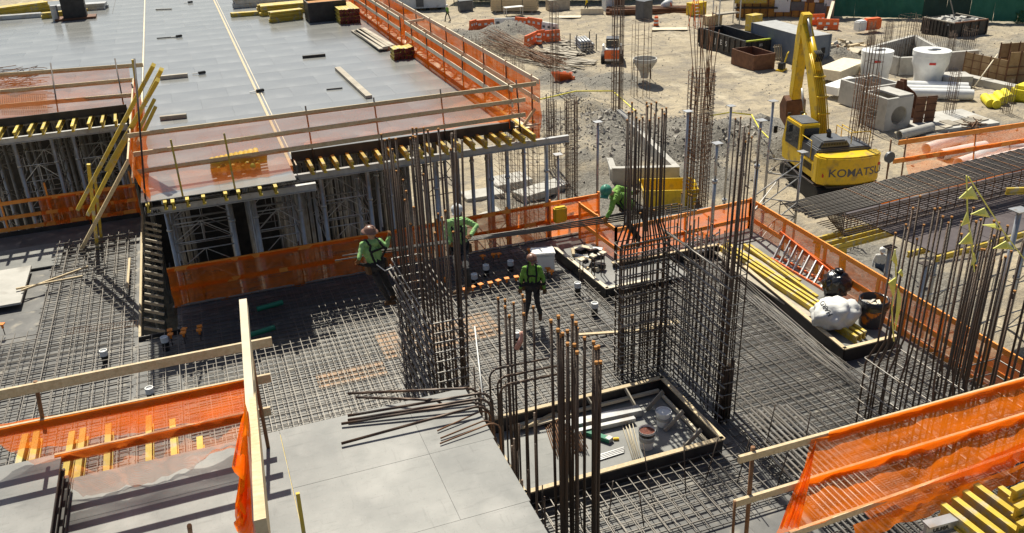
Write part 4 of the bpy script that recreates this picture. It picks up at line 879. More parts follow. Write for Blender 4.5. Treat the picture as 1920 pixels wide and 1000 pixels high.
hood = MB(); hood.prism([(-1.5, 1.95), (1.35, 1.95), (1.3, 2.62), (-1.45, 2.62)], -.5, 1.3, Matrix(((1, 0, 0, 0), (0, 0, 1, -.9), (0, 1, 0, 0), (0, 0, 0, 1)))); loc(hood, 'engine_hood', 'grey_pl', EX, .06)
hd2 = MB(); hd2.prism([(-1.35, 2.6), (.35, 2.6), (.05, 2.98), (-1.15, 2.98)], -.35, .9, Matrix(((1, 0, 0, 0), (0, 0, 1, -.9), (0, 1, 0, 0), (0, 0, 0, 1)))); ho = loc(hd2, 'hood_scoop', 'grey_pl', EX, .06)
gr = MB()
for k in range(9): gr.box((-1.1 + k * .14, -1.262, 2.80), (.08, .02, .10)); gr.box((-1.1 + k * .3, -1.42, 2.3), (.2, .03, .12))
loc(gr, 'grille', 'black', ho)
loc(MB().tube([(-.55, -.6, 2.95), (-.55, -.6, 3.22), (-.55, -.5, 3.28)], .11, 10), 'exhaust', 'black', EX)
for x in (1.15, 1.45): loc(MB().tube([(x, .3, 1.95), (x, .3, 2.75), (x, 1.9, 2.75), (x, 1.9, 1.95)], .025, 6), 'handrail', 'yellow', EX)
cab = MB(); cab.prism([(.35, 1.1), (2.35, 1.1), (2.55, 2.0), (2.2, 3.35), (.45, 3.35), (.3, 2.2)], -1.52, -.5, Matrix(((0, 0, 1, 0), (1, 0, 0, 0), (0, 1, 0, 0), (0, 0, 0, 1)))); cb = loc(cab, 'cab', 'yellow', EX, .05)
wn = MB(); wn.box((-1.0, .345, 2.75), (.78, .03, .85)); wn.box((-1.515, 1.35, 2.6), (.03, 1.5, 1.1)); wn.box((-.495, 1.35, 2.7), (.03, 1.4, .95)); wn.box((-1.0, 2.42, 2.6), (.8, .05, 1.2)); loc(wn, 'window', 'glass', cb)
loc(MB().box((-1.0, 1.3, 3.37), (.9, 1.5, .06)), 'roof_hatch', 'grey_pl', cb, .02)
mir = MB(); mir.tube([(-1.5, 2.3, 2.6), (-1.9, 2.45, 2.75)], .02, 5).box((-1.95, 2.45, 2.6), (.2, .05, .36)); loc(mir, 'mirror', 'black', cb)
sv = MB()
for k in range(7): sv.box((-1.515, -1.0 + k * .13, 1.62), (.03, .06, .36))
loc(sv, 'side_grille', 'black', EX)
loc(MB().box((-1.512, .1, 1.55), (.02, .7, .6)), 'side_door', 'yellow', EX, .008)
st_ = MB()
for z in (.75, 1.0): st_.box((-1.62, 1.2, z), (.2, .5, .04))
loc(st_, 'step', 'black', EX)
for pts in ([(-1.5, -.8, 1.95), (-1.5, -.8, 2.9), (-1.5, .25, 2.9), (-1.5, .25, 1.95)], [(1.45, -.9, 2.6), (1.45, -.9, 3.2), (.5, -.9, 3.2), (.5, -.9, 2.6)]): loc(MB().tube(pts, .022, 6), 'handrail', 'yellow', EX)
loc(MB().box((0, -2.2, 1.02), (2.6, .5, .06)), 'underguard', 'black', EX)
lm = MB().box((-1.35, 2.3, 3.42), (.16, .1, .12)).box((-.65, 2.3, 3.42), (.16, .1, .12)); loc(lm, 'work_light', 'black', EX)
# boom, stick, bucket
def plate(poly, x0, x1): mb = MB(); mb.prism(poly, x0, x1, Matrix(((0, 0, 1, 0), (1, 0, 0, 0), (0, 1, 0, 0), (0, 0, 0, 1)))); return mb
boom = plate([(1.0, 1.9), (1.35, 1.6), (2.3, 3.6), (3.2, 5.4), (4.3, 7.1), (4.5, 7.5), (4.1, 7.6), (2.4, 5.5), (1.65, 4.2)], -.25, .25); bm_ = loc(boom, 'boom', 'yellow', EX, .03)
hoses = MB()
for k in range(6): 
    x = -.24 + k * .095; hoses.tube([(x, .85, 2.4), (x, 1.25, 3.5), (x, 1.56, 4.25), (x, 2.25, 5.4), (x, 3.0, 6.3)], .032, 6)
loc(hoses, 'hydraulic_line', 'yellow', bm_, smooth=True)
for z, y in ((3.6, 1.27), (4.4, 1.6), (5.3, 2.15)): loc(MB().box((0, y - .04, z), (.62, .10, .06)), 'line_clamp', 'yellow', bm_)
for s in (-1, 1):
    hc = MB(); hc.tube([(s * .42, 1.4, 1.5), (s * .42, 2.5, 3.3)], .12, 10); cy = loc(hc, 'boom_cylinder', 'yellow', EX, smooth=True)
    loc(MB().tube([(s * .42, 2.5, 3.3), (s * .42, 3.1, 4.5)], .06, 8), 'rod', 'alu', cy, smooth=True)
sc_ = MB(); sc_.tube([(0, 2.35, 5.55), (0, 3.5, 7.0)], .14, 10); cy = loc(sc_, 'stick_cylinder', 'yellow', EX, smooth=True)
loc(MB().tube([(0, 3.5, 7.0), (0, 4.2, 7.95)], .075, 8), 'rod', 'alu', cy, smooth=True)
bl = MB()
for k in range(4): bl.tube([(-.15 + k * .1, 2.45, 6.0), (-.15 + k * .1, 2.3, 6.35), (-.15 + k * .1, 2.7, 6.5)], .04, 6)
loc(bl, 'hose', 'rubber', bm_, smooth=True)
stick = plate([(4.1, 8.05), (4.5, 8.15), (4.75, 7.4), (4.95, 3.9), (4.75, 3.4), (4.5, 3.5), (4.25, 6.5)], -.25, .25); st = loc(stick, 'stick', 'yellow', EX, .03)
bc = MB(); bc.tube([(0, 5.05, 7.3), (0, 5.25, 5.0)], .1, 8); loc(bc, 'bucket_cylinder', 'yellow', EX, smooth=True)
bk = plate([(4.45, 3.5), (4.95, 3.7), (5.35, 3.1), (5.15, 2.4), (4.45, 2.1), (3.95, 2.3), (4.35, 2.7)], -.55, .55); loc(bk, 'bucket', 'rust_steel', EX, .03)

EX.scale = (1.07, 1.05, 1.07)
# ------------------------------------------------------------------ container, dumpsters
ct = thing('shipping_container', 'grey blue corrugated shipping container behind the excavator boom', 'container', (49.4, 64.5, ZG))
X0, X1c, Y0, Y1 = 48.0, 50.5, 60.9, 68.5; H = 2.6
MB().span((X0 + .06, Y0 + .06, ZG + .1), (X1c - .06, Y1 - .06, ZG + H - .06)).build('core', 'grey_pl', ct)
M['cont'] = mat('container_paint', (0.135, 0.165, 0.21), .5, c2=(.17, .20, .24), scale=1.5, dirt=((.30, .27, .24), 3, .62, .8))
M['cont_roof'] = mat('container_roof', (0.36, 0.36, 0.35), .6, var=.12)
def corr(a, b, z0, z1, nrm, n):
    mb = MB(); a = Vector(a); b = Vector(b); nrm = Vector(nrm); pts = []
    for k in range(n):
        for f, d in ((0, 0), (.3, 0), (.5, .05), (.8, .05)): pts.append(a.lerp(b, (k + f) / n) + nrm * d)
    pts.append(b); vs = [(p.x, p.y, z0) for p in pts] + [(p.x, p.y, z1) for p in pts]; m_ = len(pts)
    mb.add(vs, [(i, i + 1, m_ + i + 1, m_ + i) for i in range(m_ - 1)]); return mb
corr((X0, Y1, 0), (X0, Y0, 0), ZG + .15, ZG + H - .08, (.04, 0, 0), 26).build('side_panel', 'cont', ct)
corr((X0, Y0, 0), (X1c, Y0, 0), ZG + .15, ZG + H - .08, (0, .04, 0), 9).build('end_panel', 'cont', ct)
corr((X1c, Y0, 0), (X1c, Y1, 0), ZG + .15, ZG + H - .08, (-.04, 0, 0), 26).build('side_panel', 'cont', ct)
MB().span((X0, Y0, ZG + H - .06), (X1c, Y1, ZG + H)).build('roof', 'cont_roof', ct)
for x in (X0, X1c):
    for y in (Y0, Y1): MB().box((x, y, ZG + H / 2), (.12, .12, H + .02)).build('corner_post', 'cont', ct)
for x in (X0, X1c): MB().box((x, (Y0 + Y1) / 2, ZG + .1), (.1, Y1 - Y0 - .14, .16)).build('bottom_rail', 'cont', ct)
MB().box((X0 + 1.85, Y0 - .02, ZG + 1.3), (.4, .02, .5)).build('plate', 'black', ct)

def dumpster(label, x0, x1, y0, y1, z, h, parent=None, letters=None, lime=True, fill=None):
    t = thing('dumpster', label, 'dumpster', ((x0 + x1) / 2, (y0 + y1) / 2, z)); th = .07
    MB().span((x0, y0, z + .18), (x1, y1, z + .28)).build('floor', 'dumpster', t)
    for a, b in (((x0, y0 + th), (x0 + th, y1 - th)), ((x1 - th, y0 + th), (x1, y1 - th)), ((x0, y0), (x1, y0 + th)), ((x0, y1 - th), (x1, y1))):
        MB().span((*a, z + .28), (*b, z + h)).build('side', 'dumpster', t)
    for a, b in (((x0 - .05, y0), (x0 + th + .03, y1)), ((x1 - th - .03, y0), (x1 + .05, y1))): MB().span((*a, z + h + .002), (*b, z + h + .10)).build('top_rail', 'timber_grey' if not lime else 'dumpster', t)
    MB().span((x0, y0 - .06, z + h + .004), (x1, y0 + th + .04, z + h + .12)).build('end_rail', 'lime' if lime else 'rust_steel', t)
    n = 9
    for k in range(n + 1):
        y = y0 + (y1 - y0) * k / n
        for x in (x0 - .05, x1 + .05): MB().box((x, y, z + .28 + (h - .28) / 2), (.1, .12, h - .28)).build('rib', 'dumpster', t)
    for k in range(5):
        x = x0 + (x1 - x0) * k / 4; MB().box((x, y0 - .05, z + .28 + (h - .28) / 2), (.12, .1, h - .28)).build('rib', 'dumpster', t)
    MB().span((x0 - .04, y0, z), (x1 + .04, y1, z + .18)).build('skid', 'dumpster', t)
    if letters:
        for k, ch in enumerate(letters):
            y = y1 - (y1 - y0) * (k + 1.25) / n
            text('lettering', ch, .62, Matrix.Translation((x0 - .012, y, z + .75)) @ Matrix.Rotation(-math.pi / 2, 4, 'Z') @ Matrix.Rotation(math.pi / 2, 4, 'X'), 'white', t, .004, True)
        text('lettering', 'JES', .28, Matrix.Translation((x0 + 1.35, y0 - .02, z + 1.15)) @ Matrix.Rotation(math.pi / 2, 4, 'X'), 'white', t, .004, True)
    if fill:
        bm = MB(); 
        for k in range(fill):
            p = P3(rnd(x0 + .3, x1 - .3), rnd(y0 + .3, y1 - .3), z + h - rnd(.05, .3)); bm.box(p, (rnd(.2, .7), rnd(.2, .6), rnd(.1, .3)), R=Matrix.Rotation(rnd(0, 3), 3, 'Z') @ Matrix.Rotation(rnd(-.6, .6), 3, 'X'))
        o = bm.build('rubble', 'concrete', t); o['kind'] = 'stuff'
    return t
dumpster('long black open dumpster with white letters and lime rim', 45.5, 48.0, 65.6, 73.2, ZG, 1.6, letters='  JES')
d2 = dumpster('dark dumpster heaped with rubble by the green fence', 66.3, 70.2, 63.4, 67.2, ZG, 1.55, lime=False, fill=60)
tag(board('leaning_pole', P3(69.4, 66.5, ZG + 1.3), P3(69.2, 67.6, ZG + 3.6), .08, .08, 'timber_grey', None), 'pole sticking up out of the rubble dumpster', 'pole')
bx_ = thing('steel_tub', 'low dark brown steel tub in front of the black dumpster', 'steel tub', (44.9, 63.6, ZG))
for a, b in (((43.9, 62.0), (43.98, 65.3)), ((45.9, 62.0), (45.98, 65.3)), ((43.98, 62.0), (45.9, 62.08)), ((43.98, 65.22), (45.9, 65.3))): MB().span((*a, ZG), (*b, ZG + 1.3)).build('side', 'rust_steel', bx_)
MB().span((43.98, 62.08, ZG), (45.9, 65.22, ZG + .1)).build('floor', 'rust_steel', bx_)
# plate compactor and grille
p = Gg(1465, 133); t = thing('plate_compactor', 'small yellow plate compactor beside the container', 'compactor', p, .5)
loc(MB().box((0, 0, .12), (1.0, .6, .14)), 'base_plate', 'yellow', t, .03); loc(MB().box((0, 0, .45), (.6, .45, .5)), 'engine', 'black', t, .04); loc(MB().tube([(.3, 0, .3), (.9, 0, 1.3), (1.1, 0, 1.4)], .06, 6), 'handle', 'yellow', t)
p = Gg(1462, 118); t = thing('timber_rack', 'pale slatted rack leaning beside the container', 'rack', p)
for k in range(6): board('slat', p + P3(-.5 + k * .22, 0, .1), p + P3(-.3 + k * .22, .5, 1.4), .12, .04, 'timber', t, up=(0, 1, 0))
for f in (.15, .85): board('cross_bar', p + P3(-.65 + .2 * f, .5 * f + .04, .1 + 1.3 * f), p + P3(.75 + .2 * f, .5 * f + .04, .1 + 1.3 * f), .05, .1, 'timber_grey', t, up=(0, 1, 0))

# ------------------------------------------------------------------ skid steer
p = Gg(1148, 117); t = thing('skid_steer', 'white and orange skid steer loader seen from behind', 'skid steer', p, math.radians(-28))
loc(plate([(-1.2, .35), (1.2, .35), (1.3, .9), (.9, 1.15), (-1.0, 1.25), (-1.35, .9)], -.62, .62), 'body', 'white', t, .05)
loc(MB().box((0, -1.32, .95), (1.3, .12, .75)), 'rear_door', 'orange_pl', t, .04)
loc(MB().box((0, -.9, 1.35), (1.1, .8, .12)), 'engine_cover', 'white', t, .03)
cg = MB()
for x in (-.5, .5): cg.tube([(x, -.55, 1.2), (x, -.6, 2.1), (x, .6, 2.1), (x, .75, 1.0)], .05, 6)
for y in (-.6, 0, .6): cg.box((0, y, 2.1), (1.05, .1, .08))
cbk = loc(cg, 'cab_frame', 'black', t); loc(MB().box((0, 0, 2.16), (1.1, 1.3, .06)), 'cab_roof', 'grey_pl', t, .02); loc(MB().box((0, -.57, 1.65), (.9, .03, .7)), 'rear_window', 'glass', cbk)
for s in (-1, 1):
    loc(MB().tube([(s * .75, -1.2, 1.0), (s * .75, -1.25, 1.7), (s * .75, -.9, 1.75), (s * .75, 1.2, 1.1), (s * .75, 1.7, .5)], .1, 6), 'lift_arm', 'white', t)
    for y in (-.65, .65):
        wl = MB().lathe([(.2, -.14), (.42, -.15), (.45, -.08), (.45, .08), (.42, .15), (.2, .14)], 18, T=Matrix.Rotation(math.pi / 2, 3, 'Y')); o = loc(wl, 'wheel', 'rubber', t); o.location = (s * .82, y, .45)
        o2 = loc(MB().lathe([(.02, -.12), (.2, -.13), (.2, .13), (.02, .12)], 12, T=Matrix.Rotation(math.pi / 2, 3, 'Y')), 'rim', 'white', o)
loc(plate([(1.6, .1), (2.4, .05), (2.3, .15), (1.8, .75), (1.65, .7)], -.9, .9), 'bucket', 'rust_steel', t)

# ------------------------------------------------------------------ water-filled barriers
def barrier(label, pa, pb, material, group='water filled barriers', h=1.05, tip=0.0):
    d = pb - pa; L = d.length; ang = math.atan2(d.y, d.x); c = (pa + pb) / 2; c.z = gz(c)
    t = thing('barrier', label, 'barrier', c, ang, group)
    mb = MB(); mb.prism([(-.28, 0), (.28, 0), (.28, .16), (.14, .34), (.10, h), (-.10, h), (-.14, .34), (-.28, .16)], -L / 2 + .03, L / 2 - .03, Matrix.Rotation(tip, 4, 'X') @ Matrix(((0, 0, 1, 0), (1, 0, 0, 0), (0, 1, 0, 0), (0, 0, 0, 1)))); 
    b_ = loc(mb, 'shell', material, t, .03)
    rb = MB()
    for k in range(3): rb.box((-L / 2 + L * (k + .5) / 3, -.145, .62), (L * .16, .05, .22))
    loc(rb, 'recess', 'white' if material == 'orange_pl' else 'grey_pl', b_, .01)
    return t
BP = [Gg(*q) for q in ((882, 70), (894, 66), (928, 63), (967, 62), (990, 65), (1017, 70), (1046, 75))]
for i, lb in enumerate(('orange barrier end piece at the left of the barrier ring', 'orange barrier section at the back left of the ring', 'white barrier section at the back of the ring', 'orange barrier section right of the white one', 'orange barrier section with white peeling marks', 'white barrier section at the right back of the ring')):
    barrier(lb, BP[i], BP[i + 1], 'white' if i in (2, 5) else 'orange_pl')
BQ = [Gg(*q) for q in ((985, 98), (1006, 88), (1022, 86), (1050, 83))]
for i, lb in enumerate(('orange barrier section standing nearest in the ring', 'orange barrier section in the middle of the ring front', 'orange barrier section at the right of the ring front')): barrier(lb, BQ[i], BQ[i + 1], 'orange_pl')
barrier('orange barrier lying tipped on its side on the gravel heap', Gg(1042, 150), Gg(1078, 153), 'orange_pl', tip=.9, h=1.2)
def drum(label, p, s=1.0):
    t = thing('traffic_drum', label, 'traffic drum', p, group='traffic drums')
    z = 0
    for k, (h, m_) in enumerate(((.1, 'rubber'), (.22, 'orange_pl'), (.16, 'white'), (.2, 'orange_pl'), (.16, 'white'), (.18, 'orange_pl'))):
        r = .29 - .015 * k; loc(MB().lathe([(r + .02 if k == 0 else r, z), (r - .01, z + h - .005)], 16), 'base' if k == 0 else 'band', m_, t, smooth=False); z += h
    loc(MB().tube([(-.1, 0, z), (-.1, 0, z + .08), (.1, 0, z + .08), (.1, 0, z)], .02, 5), 'handle', 'orange_pl', t)
drum('orange and white striped drum on the open dirt near the top', Gg(1230, 50)); drum('striped drum standing inside the barrier ring', Gg(1011, 92))
# hopper
p = Gg(1208, 158); t = thing('concrete_hopper', 'pale cone shaped concrete hopper on legs', 'hopper', p)
loc(MB().lathe([(.3, .3), (.36, .7), (.95, 1.6), (.95, 1.85), (.88, 1.85), (.88, 1.6), (.3, .72), (.24, .3)], 20, cap=False), 'bowl', 'concrete', t)
for a in (.5, 2.6, 4.7): loc(MB().tube([(.9 * math.cos(a), .9 * math.sin(a), 1.6), (.95 * math.cos(a), .95 * math.sin(a), 0)], .035, 5), 'leg', 'post_dark', t)
# ------------------------------------------------------------------ timber, steel and pipes in the yard
def pile(name, label, cat, c, n, L, ang, spread, dims, material, layers=3, rj=.08, group=None):
    t = thing(name, label, cat, c, group=group); rg = random.Random(int(c.x * 7 + c.y))
    for k in range(n):
        lay = k * layers // n; off = rg.uniform(-spread, spread); a = ang + rg.uniform(-rj, rj)
        d = P3(math.cos(a), math.sin(a), 0); s = P3(-math.sin(ang), math.cos(ang), 0)
        m_ = c + s * off + d * rg.uniform(-.3, .3) + P3(0, 0, .06 + lay * dims[1] * 1.05 + .05)
        board('piece', m_ - d * L / 2, m_ + d * L / 2, dims[0], dims[1], material, t)
    return t
pile('plank_pile', 'scattered grey planks piled right of the barrier ring', 'planks', Gg(1065, 92), 24, 3.2, -.5, 2.4, (.22, .06), 'timber_grey', 3, .7)
pile('plank_pile', 'fan of grey boards lying below the barrier ring', 'planks', Gg(1030, 108), 26, 4.2, -1.05, 3.4, (.25, .05), 'timber_grey', 3, .16)
pile('plank_pile', 'grey boards spread on the dirt toward the gravel heap', 'planks', Gg(1065, 122), 18, 4.0, -1.0, 2.2, (.22, .05), 'timber_grey', 2, .3)
p = Gg(1092, 95); t = thing('pipe_rack', 'steel rack holding short grey pipes by the planks', 'rack', p)
for k in range(14): bar('pipe', p + P3(-.6 + .3 * (k % 5), -1.2, .35 + .28 * (k // 5)), p + P3(-.1 + .3 * (k % 5), 1.3, .4 + .28 * (k // 5)), .12, 'alu', t, 8)
for x in (-.9, 1.1):
    for y in (-.7, .8): bar('upright', p + P3(x, y, 0), p + P3(x, y, 1.5), .05, 'post_dark', t, 6)
t = thing('bar_stack', 'rusty bundles of rebar lying on the dirt behind the netted deck edge', 'rebar', Gg(975, 110))
for k in range(60):
    a = Gg(918 + rnd(-20, 20), 95 + rnd(-12, 14)); b = Gg(1040 + rnd(-18, 30), 128 + rnd(-12, 14)); bar('bar', a + P3(0, 0, .15 + rnd(0, .4)), b + P3(0, 0, .15 + rnd(0, .35)), .022, 'rebar_rust' if k % 3 else 'rebar_far', t, 4)
for k, (u, v, vt) in enumerate(((885, 95, 70), (905, 110, 80), (930, 120, 92), (950, 135, 98), (965, 150, 110))):
    far_cage(['first of the stub cages stepping down beside the netted edge', 'second of the stub cages stepping down beside the netted edge', 'third of the stub cages stepping down beside the netted edge', 'fourth of the stub cages stepping down beside the netted edge', 'nearest of the stub cages stepping down beside the netted edge'][k], u, v + 22, vt, 1.3, 5, .5, r=.018)
# lumber and clutter at the top
def lumber(label, u0, u1, v, h, dpt, material='timber', rows=7):
    a = Gg(u0, v); b = Gg(u1, v); d = (b - a); L = d.length; ang = math.atan2(d.y, d.x); t = thing('lumber_stack', label, 'lumber stack', (a + b) / 2, ang)
    for k in range(rows):
        loc(MB().box((0, dpt / 2, .15 + (k + .5) * h / rows), (L - rnd(0, .15), dpt, h / rows - .02)), 'board', material, t)
    for x in (-.25, .2): loc(MB().box((x * L, dpt / 2, .15 + h / 2), (.06, dpt + .03, h + .03)), 'strap', 'black', t)
    for x in (-.4, 0, .4): loc(MB().box((x * L, dpt / 2, .07), (.15, dpt, .14)), 'bearer', 'timber_grey', t)
lumber('strapped stack of pale lumber near the top of the yard', 920, 1006, 25, 1.9, 1.6)
p = Gg(963, 30); t = thing('work_table', 'white folding work table before the lumber stack', 'table', p)
MB().box((p.x, p.y, p.z + .95), (2.2, .9, .06)).build('top', 'white', t)
for x in (-1, 1):
    for y in (-.38, .38): bar('leg', p + P3(x, y, 0), p + P3(x, y, .93), .03, 'white', t, 5)
t = thing('site_office', 'white site office container cut by the top edge', 'site office', G(785, 20, ZG))
a = G(722, 24, ZG); b = G(836, 18.5, ZG); d = b - a; L = d.length; ang = math.atan2(d.y, d.x)
W[t] = Matrix.Translation((a + b) / 2) @ Matrix.Rotation(ang, 4, 'Z'); t.location = (a + b) / 2; t.rotation_euler = (0, 0, ang)
M['office'] = mat('office_white', (.62, .64, .65), .55, var=.06, dirt=((.40, .38, .34), 1.2, .6, .8))
cr = corr((-L / 2, 0, 0), (L / 2, 0, 0), .3, 2.75, (0, .04, 0), 40); loc(cr, 'wall', 'office', t); loc(MB().span((-L / 2, .06, .3), (L / 2, 2.4, 2.8)), 'body', 'office', t)
for x in (-L / 2, L / 2): loc(MB().box((x, 0, 1.5), (.16, .2, 2.6)), 'corner_post', 'white', t)
loc(MB().box((-.2 * L, -.06, 1.9), (1.1, .06, .9)), 'window', 'glass', t); loc(MB().box((.08 * L, -.08, 1.0), (.9, .12, 1.0)), 'grille', 'grey_pl', t)
for x in (-.4, -.1, .2, .4): loc(MB().box((x * L, .5, .15), (.4, .4, .3)), 'foot', 'rubber', t)
def crate(name, label, cat, u, v, d, mt, rz=0.0, extra=None):
    p = Gg(u, v); t = thing(name, label, cat, p, rz); loc(MB().box((0, 0, d[2] / 2), d), 'body', mt, t, .03)
    loc(MB().box((0, 0, d[2] + .03), (d[0] * 1.04, d[1] * 1.04, .06)), 'lid', mt, t, .01)
    return t
crate('portable_toilet', 'grey white cabinet under the hanging canopy near the top', 'cabinet', 1140, 20, (1.1, 1.1, 2.2), 'office')
crate('crate', 'brown tall crate beside the grey white cabinet', 'crate', 1158, 19, (1.2, 1.2, 2.3), 'rust_steel')
crate('utility_box', 'dark grey utility box standing on the dirt behind the open cage', 'utility box', 1207, 35, (1.5, 1.2, 1.9), 'grey_pl', .4)
crate('skid_crate', 'low crate on skids right of the lumber stack', 'crate', 1046, 18, (2.6, 1.3, 1.2), 'timber_grey')
crate('generator', 'dark generator box in the shade beside the office', 'generator', 873, 22, (1.6, 1.0, 1.2), 'grey_pl')
crate('tool_box', 'white upright box between the office and the lumber', 'box', 875, 12, (1.4, 1.0, 2.2), 'office')
p = Gg(1250, 22); t = thing('cement_mixer', 'small white drum mixer lying by the dark timbers', 'mixer', p, .4)
loc(MB().lathe([(.2, -.7), (.5, -.5), (.5, .4), (.25, .75)], 16, T=Matrix.Rotation(1.2, 3, 'Y'), c=(0, 0, .75)), 'drum', 'office', t, smooth=True); loc(MB().lathe([(.52, -.1), (.52, .1)], 16, T=Matrix.Rotation(1.2, 3, 'Y'), c=(.1, 0, .75)), 'band', 'orange_pl', t)
for x in (-.4, .4): loc(MB().tube([(x, -.4, 0), (x, 0, .6), (x, .4, 0)], .04, 5), 'leg', 'post_dark', t)
for i, (u, v, L_, lb) in enumerate(((1110, 28, 2.6, 'pale plywood sheet leaning low near the brown crate'), (1255, 58, 3.6, 'flat sheet lying right of the striped drum'), (1060, 33, 3.5, 'thin boards lying in front of the skid crate'))):
    p = Gg(u, v); tag(MB().box(p + P3(0, 0, .1 if i else .3), (L_, 1.3 if i else .1, .05 if i else .7), -.5).build('sheet', 'timber_pale', None), lb, 'sheet')
pile('timber_pile', 'dark timbers piled before the canopy at the top', 'timbers', Gg(1215, 25), 14, 9, -.45, 1.0, (.3, .3), 'rust_steel', 2, .1)
# canopy, orange building and green fence
t = thing('canopy', 'long dark lean-to with green sheet roof along the top edge', 'canopy', G(1150, 5, ZG))
a = G(860, 12, ZG); b = G(1270, 8, ZG)
MB().beam(a + P3(0, 4, 2.9), b + P3(0, 4, 2.9), 4.5, .08).build('roof', M.setdefault('greensheet', mat('green_sheet', (.10, .26, .17), .6, var=.25, scale=1.2)), t)
MB().beam(a + P3(2, 6.0, 1.5), b + P3(2, 6.0, 1.5), .1, 3.0).build('back_wall', 'panel_dark', t)
for k in range(9): q = a.lerp(b, k / 8) + P3(0, 1.9, 0); bar('post', q, q + P3(0, 0, 2.85), .06, 'timber_grey', t, 5)
t = thing('site_shed', 'orange brown timber clad shed with panels and cabinets at the top', 'shed', G(1470, 33, ZG))
a = G(1380, 33, ZG); b = G(1558, 33, ZG); d = (b - a); L = d.length; ang = math.atan2(d.y, d.x)
t.location = (a + b) / 2; t.rotation_euler = (0, 0, ang); W[t] = Matrix.Translation((a + b) / 2) @ Matrix.Rotation(ang, 4, 'Z')
M['shed'] = mat('orange_form_ply', (.42, .19, .035), .6, c2=(.54, .28, .06), scale=1.5, rand=.2, dirt=((.20, .10, .05), 3, .55, .75))
loc(MB().span((-L / 2, .1, 0), (L / 2, 4, 3.9)), 'body', 'panel_dark', t)
n = 12
for k in range(n): 
    x = -L / 2 + L * (k + .5) / n; loc(MB().box((x, .04, 1.95), (L / n - .03, .08, 3.9)), 'wall_panel', 'shed', t)
for k in range(n + 1): loc(MB().box((-L / 2 + L * k / n, -.03, 1.95), (.1, .12, 3.9)), 'stud', 'rust_steel', t)
for x, z, w_, h_, m_ in ((-.02, 1.8, 1.6, 2.4, 'office'), (.14, 1.2, 1.4, .9, 'grey_pl'), (.20, 2.1, .5, .8, 'office'), (.26, 2.0, .7, .9, 'rust_steel'), (.33, 1.9, .5, .6, 'office'), (.38, .9, 1.2, 1.2, 'grey_pl'), (.455, 2.2, .9, 2.0, 'office')):
    o = loc(MB().box((x * L, -.16, z), (w_, .22, h_)), 'cabinet', m_, t, .02); loc(MB().box((x * L + w_ * .3, -.29, z), (.06, .04, .16)), 'handle', 'black', o)
loc(MB().box((-.36 * L, -.14, 2.3), (3.4, .12, 1.6)), 'yellow_sheet', 'hbeam', t); loc(MB().box((-.3 * L, -.5, 1.1), (4.5, .8, .1)), 'bench', 'panel_dark', t)
loc(MB().box((L / 2 + .15, .2, 2.2), (.2, .2, 4.4)), 'corner_post', 'timber', t)
fence = thing('green_fence', 'tall green mesh covered fence across the top right', 'fence', G(1740, 40, ZG))
a = G(1560, 32, ZG); b = G(2000, 46, ZG)
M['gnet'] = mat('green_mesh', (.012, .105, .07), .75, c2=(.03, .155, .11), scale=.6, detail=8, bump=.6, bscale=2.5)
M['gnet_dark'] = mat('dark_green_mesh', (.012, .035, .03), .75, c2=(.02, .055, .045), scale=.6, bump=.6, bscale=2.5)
nseg = 10
for k in range(nseg):
    p, q = a.lerp(b, k / nseg), a.lerp(b, (k + 1) / nseg)
    vs = []; fs = []
    for j in range(7):
        for i in range(13):
            f = i / 12; r_ = p.lerp(q, f); off = .06 * math.sin(i * 1.3 + j * .8 + k) + .05 * math.sin(j * 2.1 + i * .5); sag = -.12 * math.sin(f * math.pi) * (j / 6)
            vs.append((r_.x - off * .5, r_.y - off, ZG + .1 + 2.9 * j / 6 + sag))
    for j in range(6):
        for i in range(12): fs.append((j * 13 + i, j * 13 + i + 1, (j + 1) * 13 + i + 1, (j + 1) * 13 + i))
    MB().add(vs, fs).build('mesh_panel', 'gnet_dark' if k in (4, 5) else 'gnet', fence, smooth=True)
    bar('post', p + P3(.1, .15, 0), p + P3(.1, .15, 3.1), .05, 'alu', fence, 6)
for z in (1.5, 2.95): bar('rail', a + P3(.1, .12, z), b + P3(.1, .12, z), .03, 'alu', fence, 5)
# pale building far behind the fence
t = thing('far_building', 'pale far building beyond the green fence', 'building', (95, 110, ZG), -.55)
loc(MB().box((0, 8, 3), (120, 12, 6)), 'wall', 'office', t); loc(MB().box((0, 8, 6.1), (121, 13, .3)), 'roof', 'grey_pl', t)
for k in range(24): loc(MB().box((-56 + k * 4.8, 1.97, 3.6), (2.2, .1, 1.6)), 'window', 'glass', t)
# shrub at the right end of the fence
p = Gg(1917, 42); sh = thing('shrub', 'small bright green shrub at the right end of the fence', 'shrub', p)
mb = MB(); rg = random.Random(5)
for k in range(900):
    a_ = rg.uniform(0, 6.28); rr = rg.uniform(0, 1) ** .5 * .9; q = P3(rr * math.cos(a_), rr * math.sin(a_), rg.uniform(.1, 1.7) * (1 - rr * .4)); v1_ = Vector((rg.uniform(-1, 1), rg.uniform(-1, 1), rg.uniform(-1, 1))) * .09; v2_ = v1_.cross(Vector((rg.random(), rg.random(), 1))).normalized() * .06
    mb.add([q - v1_, q + v2_, q + v1_, q - v2_], [(0, 1, 2, 3)])
M['leaf'] = mat('leaf', (.06, .14, .025), .6, var=.3); loc(mb, 'foliage', 'leaf', sh); loc(MB().tube([(0, 0, 0), (0, 0, .8)], .04, 6), 'stem', 'timber_grey', sh)
